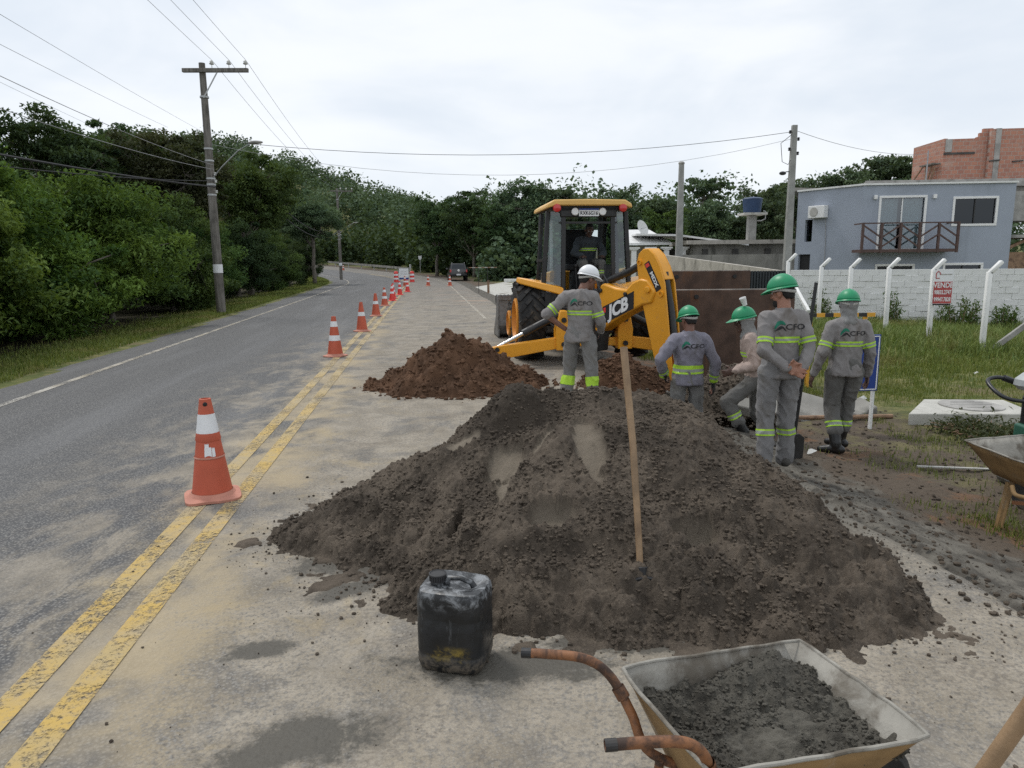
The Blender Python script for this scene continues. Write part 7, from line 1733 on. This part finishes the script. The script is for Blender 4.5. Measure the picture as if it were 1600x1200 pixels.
def smooth_path(P, n=6):
    P = [Vector(p) for p in P]; out = []
    for i in range(len(P) - 1):
        p0, p1, p2, p3 = P[max(i - 1, 0)], P[i], P[i + 1], P[min(i + 2, len(P) - 1)]
        for k in range(n): t = k / n; out.append(.5 * ((2 * p1) + (p2 - p0) * t + (2 * p0 - 5 * p1 + 4 * p2 - p3) * t * t + (3 * p1 - p0 - 3 * p2 + p3) * t ** 3))
    return out + [P[-1]]
for P_ in (hA, hB):
    h_ = MB().tube(smooth_path(P_), .0145, 14, cap=False).build('handle', PIPE, wb, smooth=True); s = h_.modifiers.new('s', 'SOLIDIFY'); s.thickness = .003
    e = Vector(P_[0]); d_ = (Vector(P_[1]) - e).normalized(); MB().lathe([(.0155, 0), (.0155, .03)], 14, e, d_, cap=False).build('pipe_end', G('black_metal'), h_)
    c_ = Vector(P_[5]); MB().lathe([(.020, -.018), (.020, .018)], 14, c_, (Vector(P_[6]) - Vector(P_[4])), cap=False).build('clamp', G('orange_pipe'), h_)
for p, q in (((.56, 1.67, .29), (.55, 1.60, .0)), ((.42, 1.85, .29), (.42, 1.93, .0))): MB().tube([p, q], .014, 10).build('leg', PIPE, wb, smooth=True)
wh_ = link('wheel', None, wb, (.99, 1.86, .17)); MB().lathe([(.11, -.035), (.165, -.045), (.19, -.02), (.19, .02), (.165, .045), (.11, .035)], 26, axis=(.2, -.98, 0)).build('tyre', G('black_rubber'), wh_, smooth=True); MB().lathe([(.12, -.02), (.12, .02)], 18, axis=(.2, -.98, 0)).build('rim', PIPE, wh_)
# the empty one by the grass, its handles out of the picture
gb = gz(3.7, 4.9); t2 = [Vector((3.47, 5.30, gb + .61)), Vector((4.12, 5.25, gb + .60)), Vector((4.10, 4.62, gb + .57)), Vector((3.44, 4.66, gb + .57))]
t2 = [Vector((3.45, 5.26, gb + .62)), Vector((4.20, 5.45, gb + .62)), Vector((4.32, 4.80, gb + .60)), Vector((3.50, 4.66, gb + .60))]
c2 = sum(t2, Vector()) / 4; f2 = [c2 + (p - c2) * .62 + Vector((.02, 0, -.235)) for p in t2]
w2b, T2, B2 = barrow('wheelbarrow', 'empty rust-brown wheelbarrow standing on the dirt at the right edge', Matrix.Identity(4), (t2, f2))
W2 = G('tray_rust')
for p, q in (((3.62, 4.98, gb + .37), (3.60, 5.02, gb)), ((3.76, 5.12, gb + .37), (3.63, 5.03, gb)), ((4.05, 4.95, gb + .37), (4.08, 4.80, gb)), ((3.95, 5.2, gb + .37), (4.1, 4.83, gb))): MB().bar(p, q, .035, .02).build('leg', W2, w2b, bevel=.003)
MB().bar((3.70, 5.03, gb + .2), (4.1, 4.9, gb + .2), .02, .025).build('leg_tie', PIPE, w2b)
MB().tube(smooth_path([(3.52, 4.80, gb + .40), (3.50, 4.72, gb + .36), (3.58, 4.62, gb + .38), (3.66, 4.56, gb + .50), (3.72, 4.52, gb + .62), (3.85, 4.48, gb + .70), (4.1, 4.45, gb + .72)]), .015, 12).build('handle', W2, w2b, smooth=True)
wh_ = link('wheel', None, w2b, (4.12, 5.38, gb + .17)); MB().lathe([(.11, -.035), (.165, -.045), (.19, -.02), (.19, .02), (.165, .045), (.11, .035)], 26, axis=(.9, .3, 0)).build('tyre', G('black_rubber'), wh_, smooth=True); MB().lathe([(.12, -.02), (.12, .02)], 18, axis=(.9, .3, 0)).build('rim', G('grey_steel'), wh_)
# wooden shovel shaft reaching in at the lower right corner
tag(MB().tube([(1.094, 1.712, .02), (1.236, 1.611, .51), (1.44, 1.466, 1.22)], [.021, .021, .020], 14).build('shovel_shaft', G('tool_wood'), None, smooth=True), 'leaning wooden tool shaft in the bottom right corner', 'tool')

# ------------------------------------------------------------------ tamping rammer
gr_ = gz(4.5, 6.0); rm = thing('tamping_rammer', 'petrol tamping rammer with grey and blue tank at the right edge', 'rammer', (4.52, 6.05, gr_), R(0))
tank = MB(); rings(tank, [(.05, 0, .86, .16, .10), (.05, 0, .90, .20, .125), (.06, 0, .95, .20, .125), (.07, 0, 1.0, .15, .10), (.08, 0, 1.02, .08, .06)]); tank.build('fuel_tank', G('rammer_grey'), rm, smooth=True)
MB().box((.10, -.10, .98), (.22, .05, .02), (R(35), R(6), 0)).build('blue_stripe', G('rammer_blue'), rm, bevel=.004); MB().lathe([(.04, 0), (.045, .03), (.035, .05)], 16, (.0, 0, 1.015)).build('filler_cap', G('plastic_black'), rm, smooth=True)
MB().tube(smooth_path([(-.08, .12, .90), (-.22, .12, .95), (-.33, .10, .93), (-.36, 0, .88), (-.33, -.12, .82), (-.2, -.16, .79), (.1, -.16, .78), (.3, -.12, .80)]), .017, 12).build('handle', G('plastic_black'), rm, smooth=True)
MB().tube([(-.18, .12, .945), (-.06, .11, .90)], .028, 10).build('throttle_grip', G('plastic_black'), rm, smooth=True)
MB().box((.12, 0, .66), (.26, .24, .28)).build('engine', G('plastic_black'), rm, bevel=.03); MB().box((.16, -.14, .60), (.06, .05, .18)).build('starter', G('red_plastic'), rm, bevel=.01)
bl = MB(); rings(bl, [(.1, 0, .16 + .03 * k, .10 + .012 * (k % 2), .10 + .012 * (k % 2)) for k in range(13)], 20); bl.build('bellows', G('green_plastic'), rm)
MB().box((.1, 0, .34), (.30, .24, .40)).build('guard', G('green_plastic'), rm, bevel=.02)
MB().prism([(-.12, .0), (.3, .0), (.34, .05), (.28, .09), (-.1, .09), (-.15, .05)], -.14, .14, 'xz').build('foot', G('grey_steel'), rm, bevel=.01)
# heap of cut weeds beside the slab
weed_clump('cut_weeds', 'dark heap of pulled weeds beside the manhole slab', 'weeds', 5.35, 7.75, .36, .7, 80, 'leaf_olive', 120, None, .06, .6)
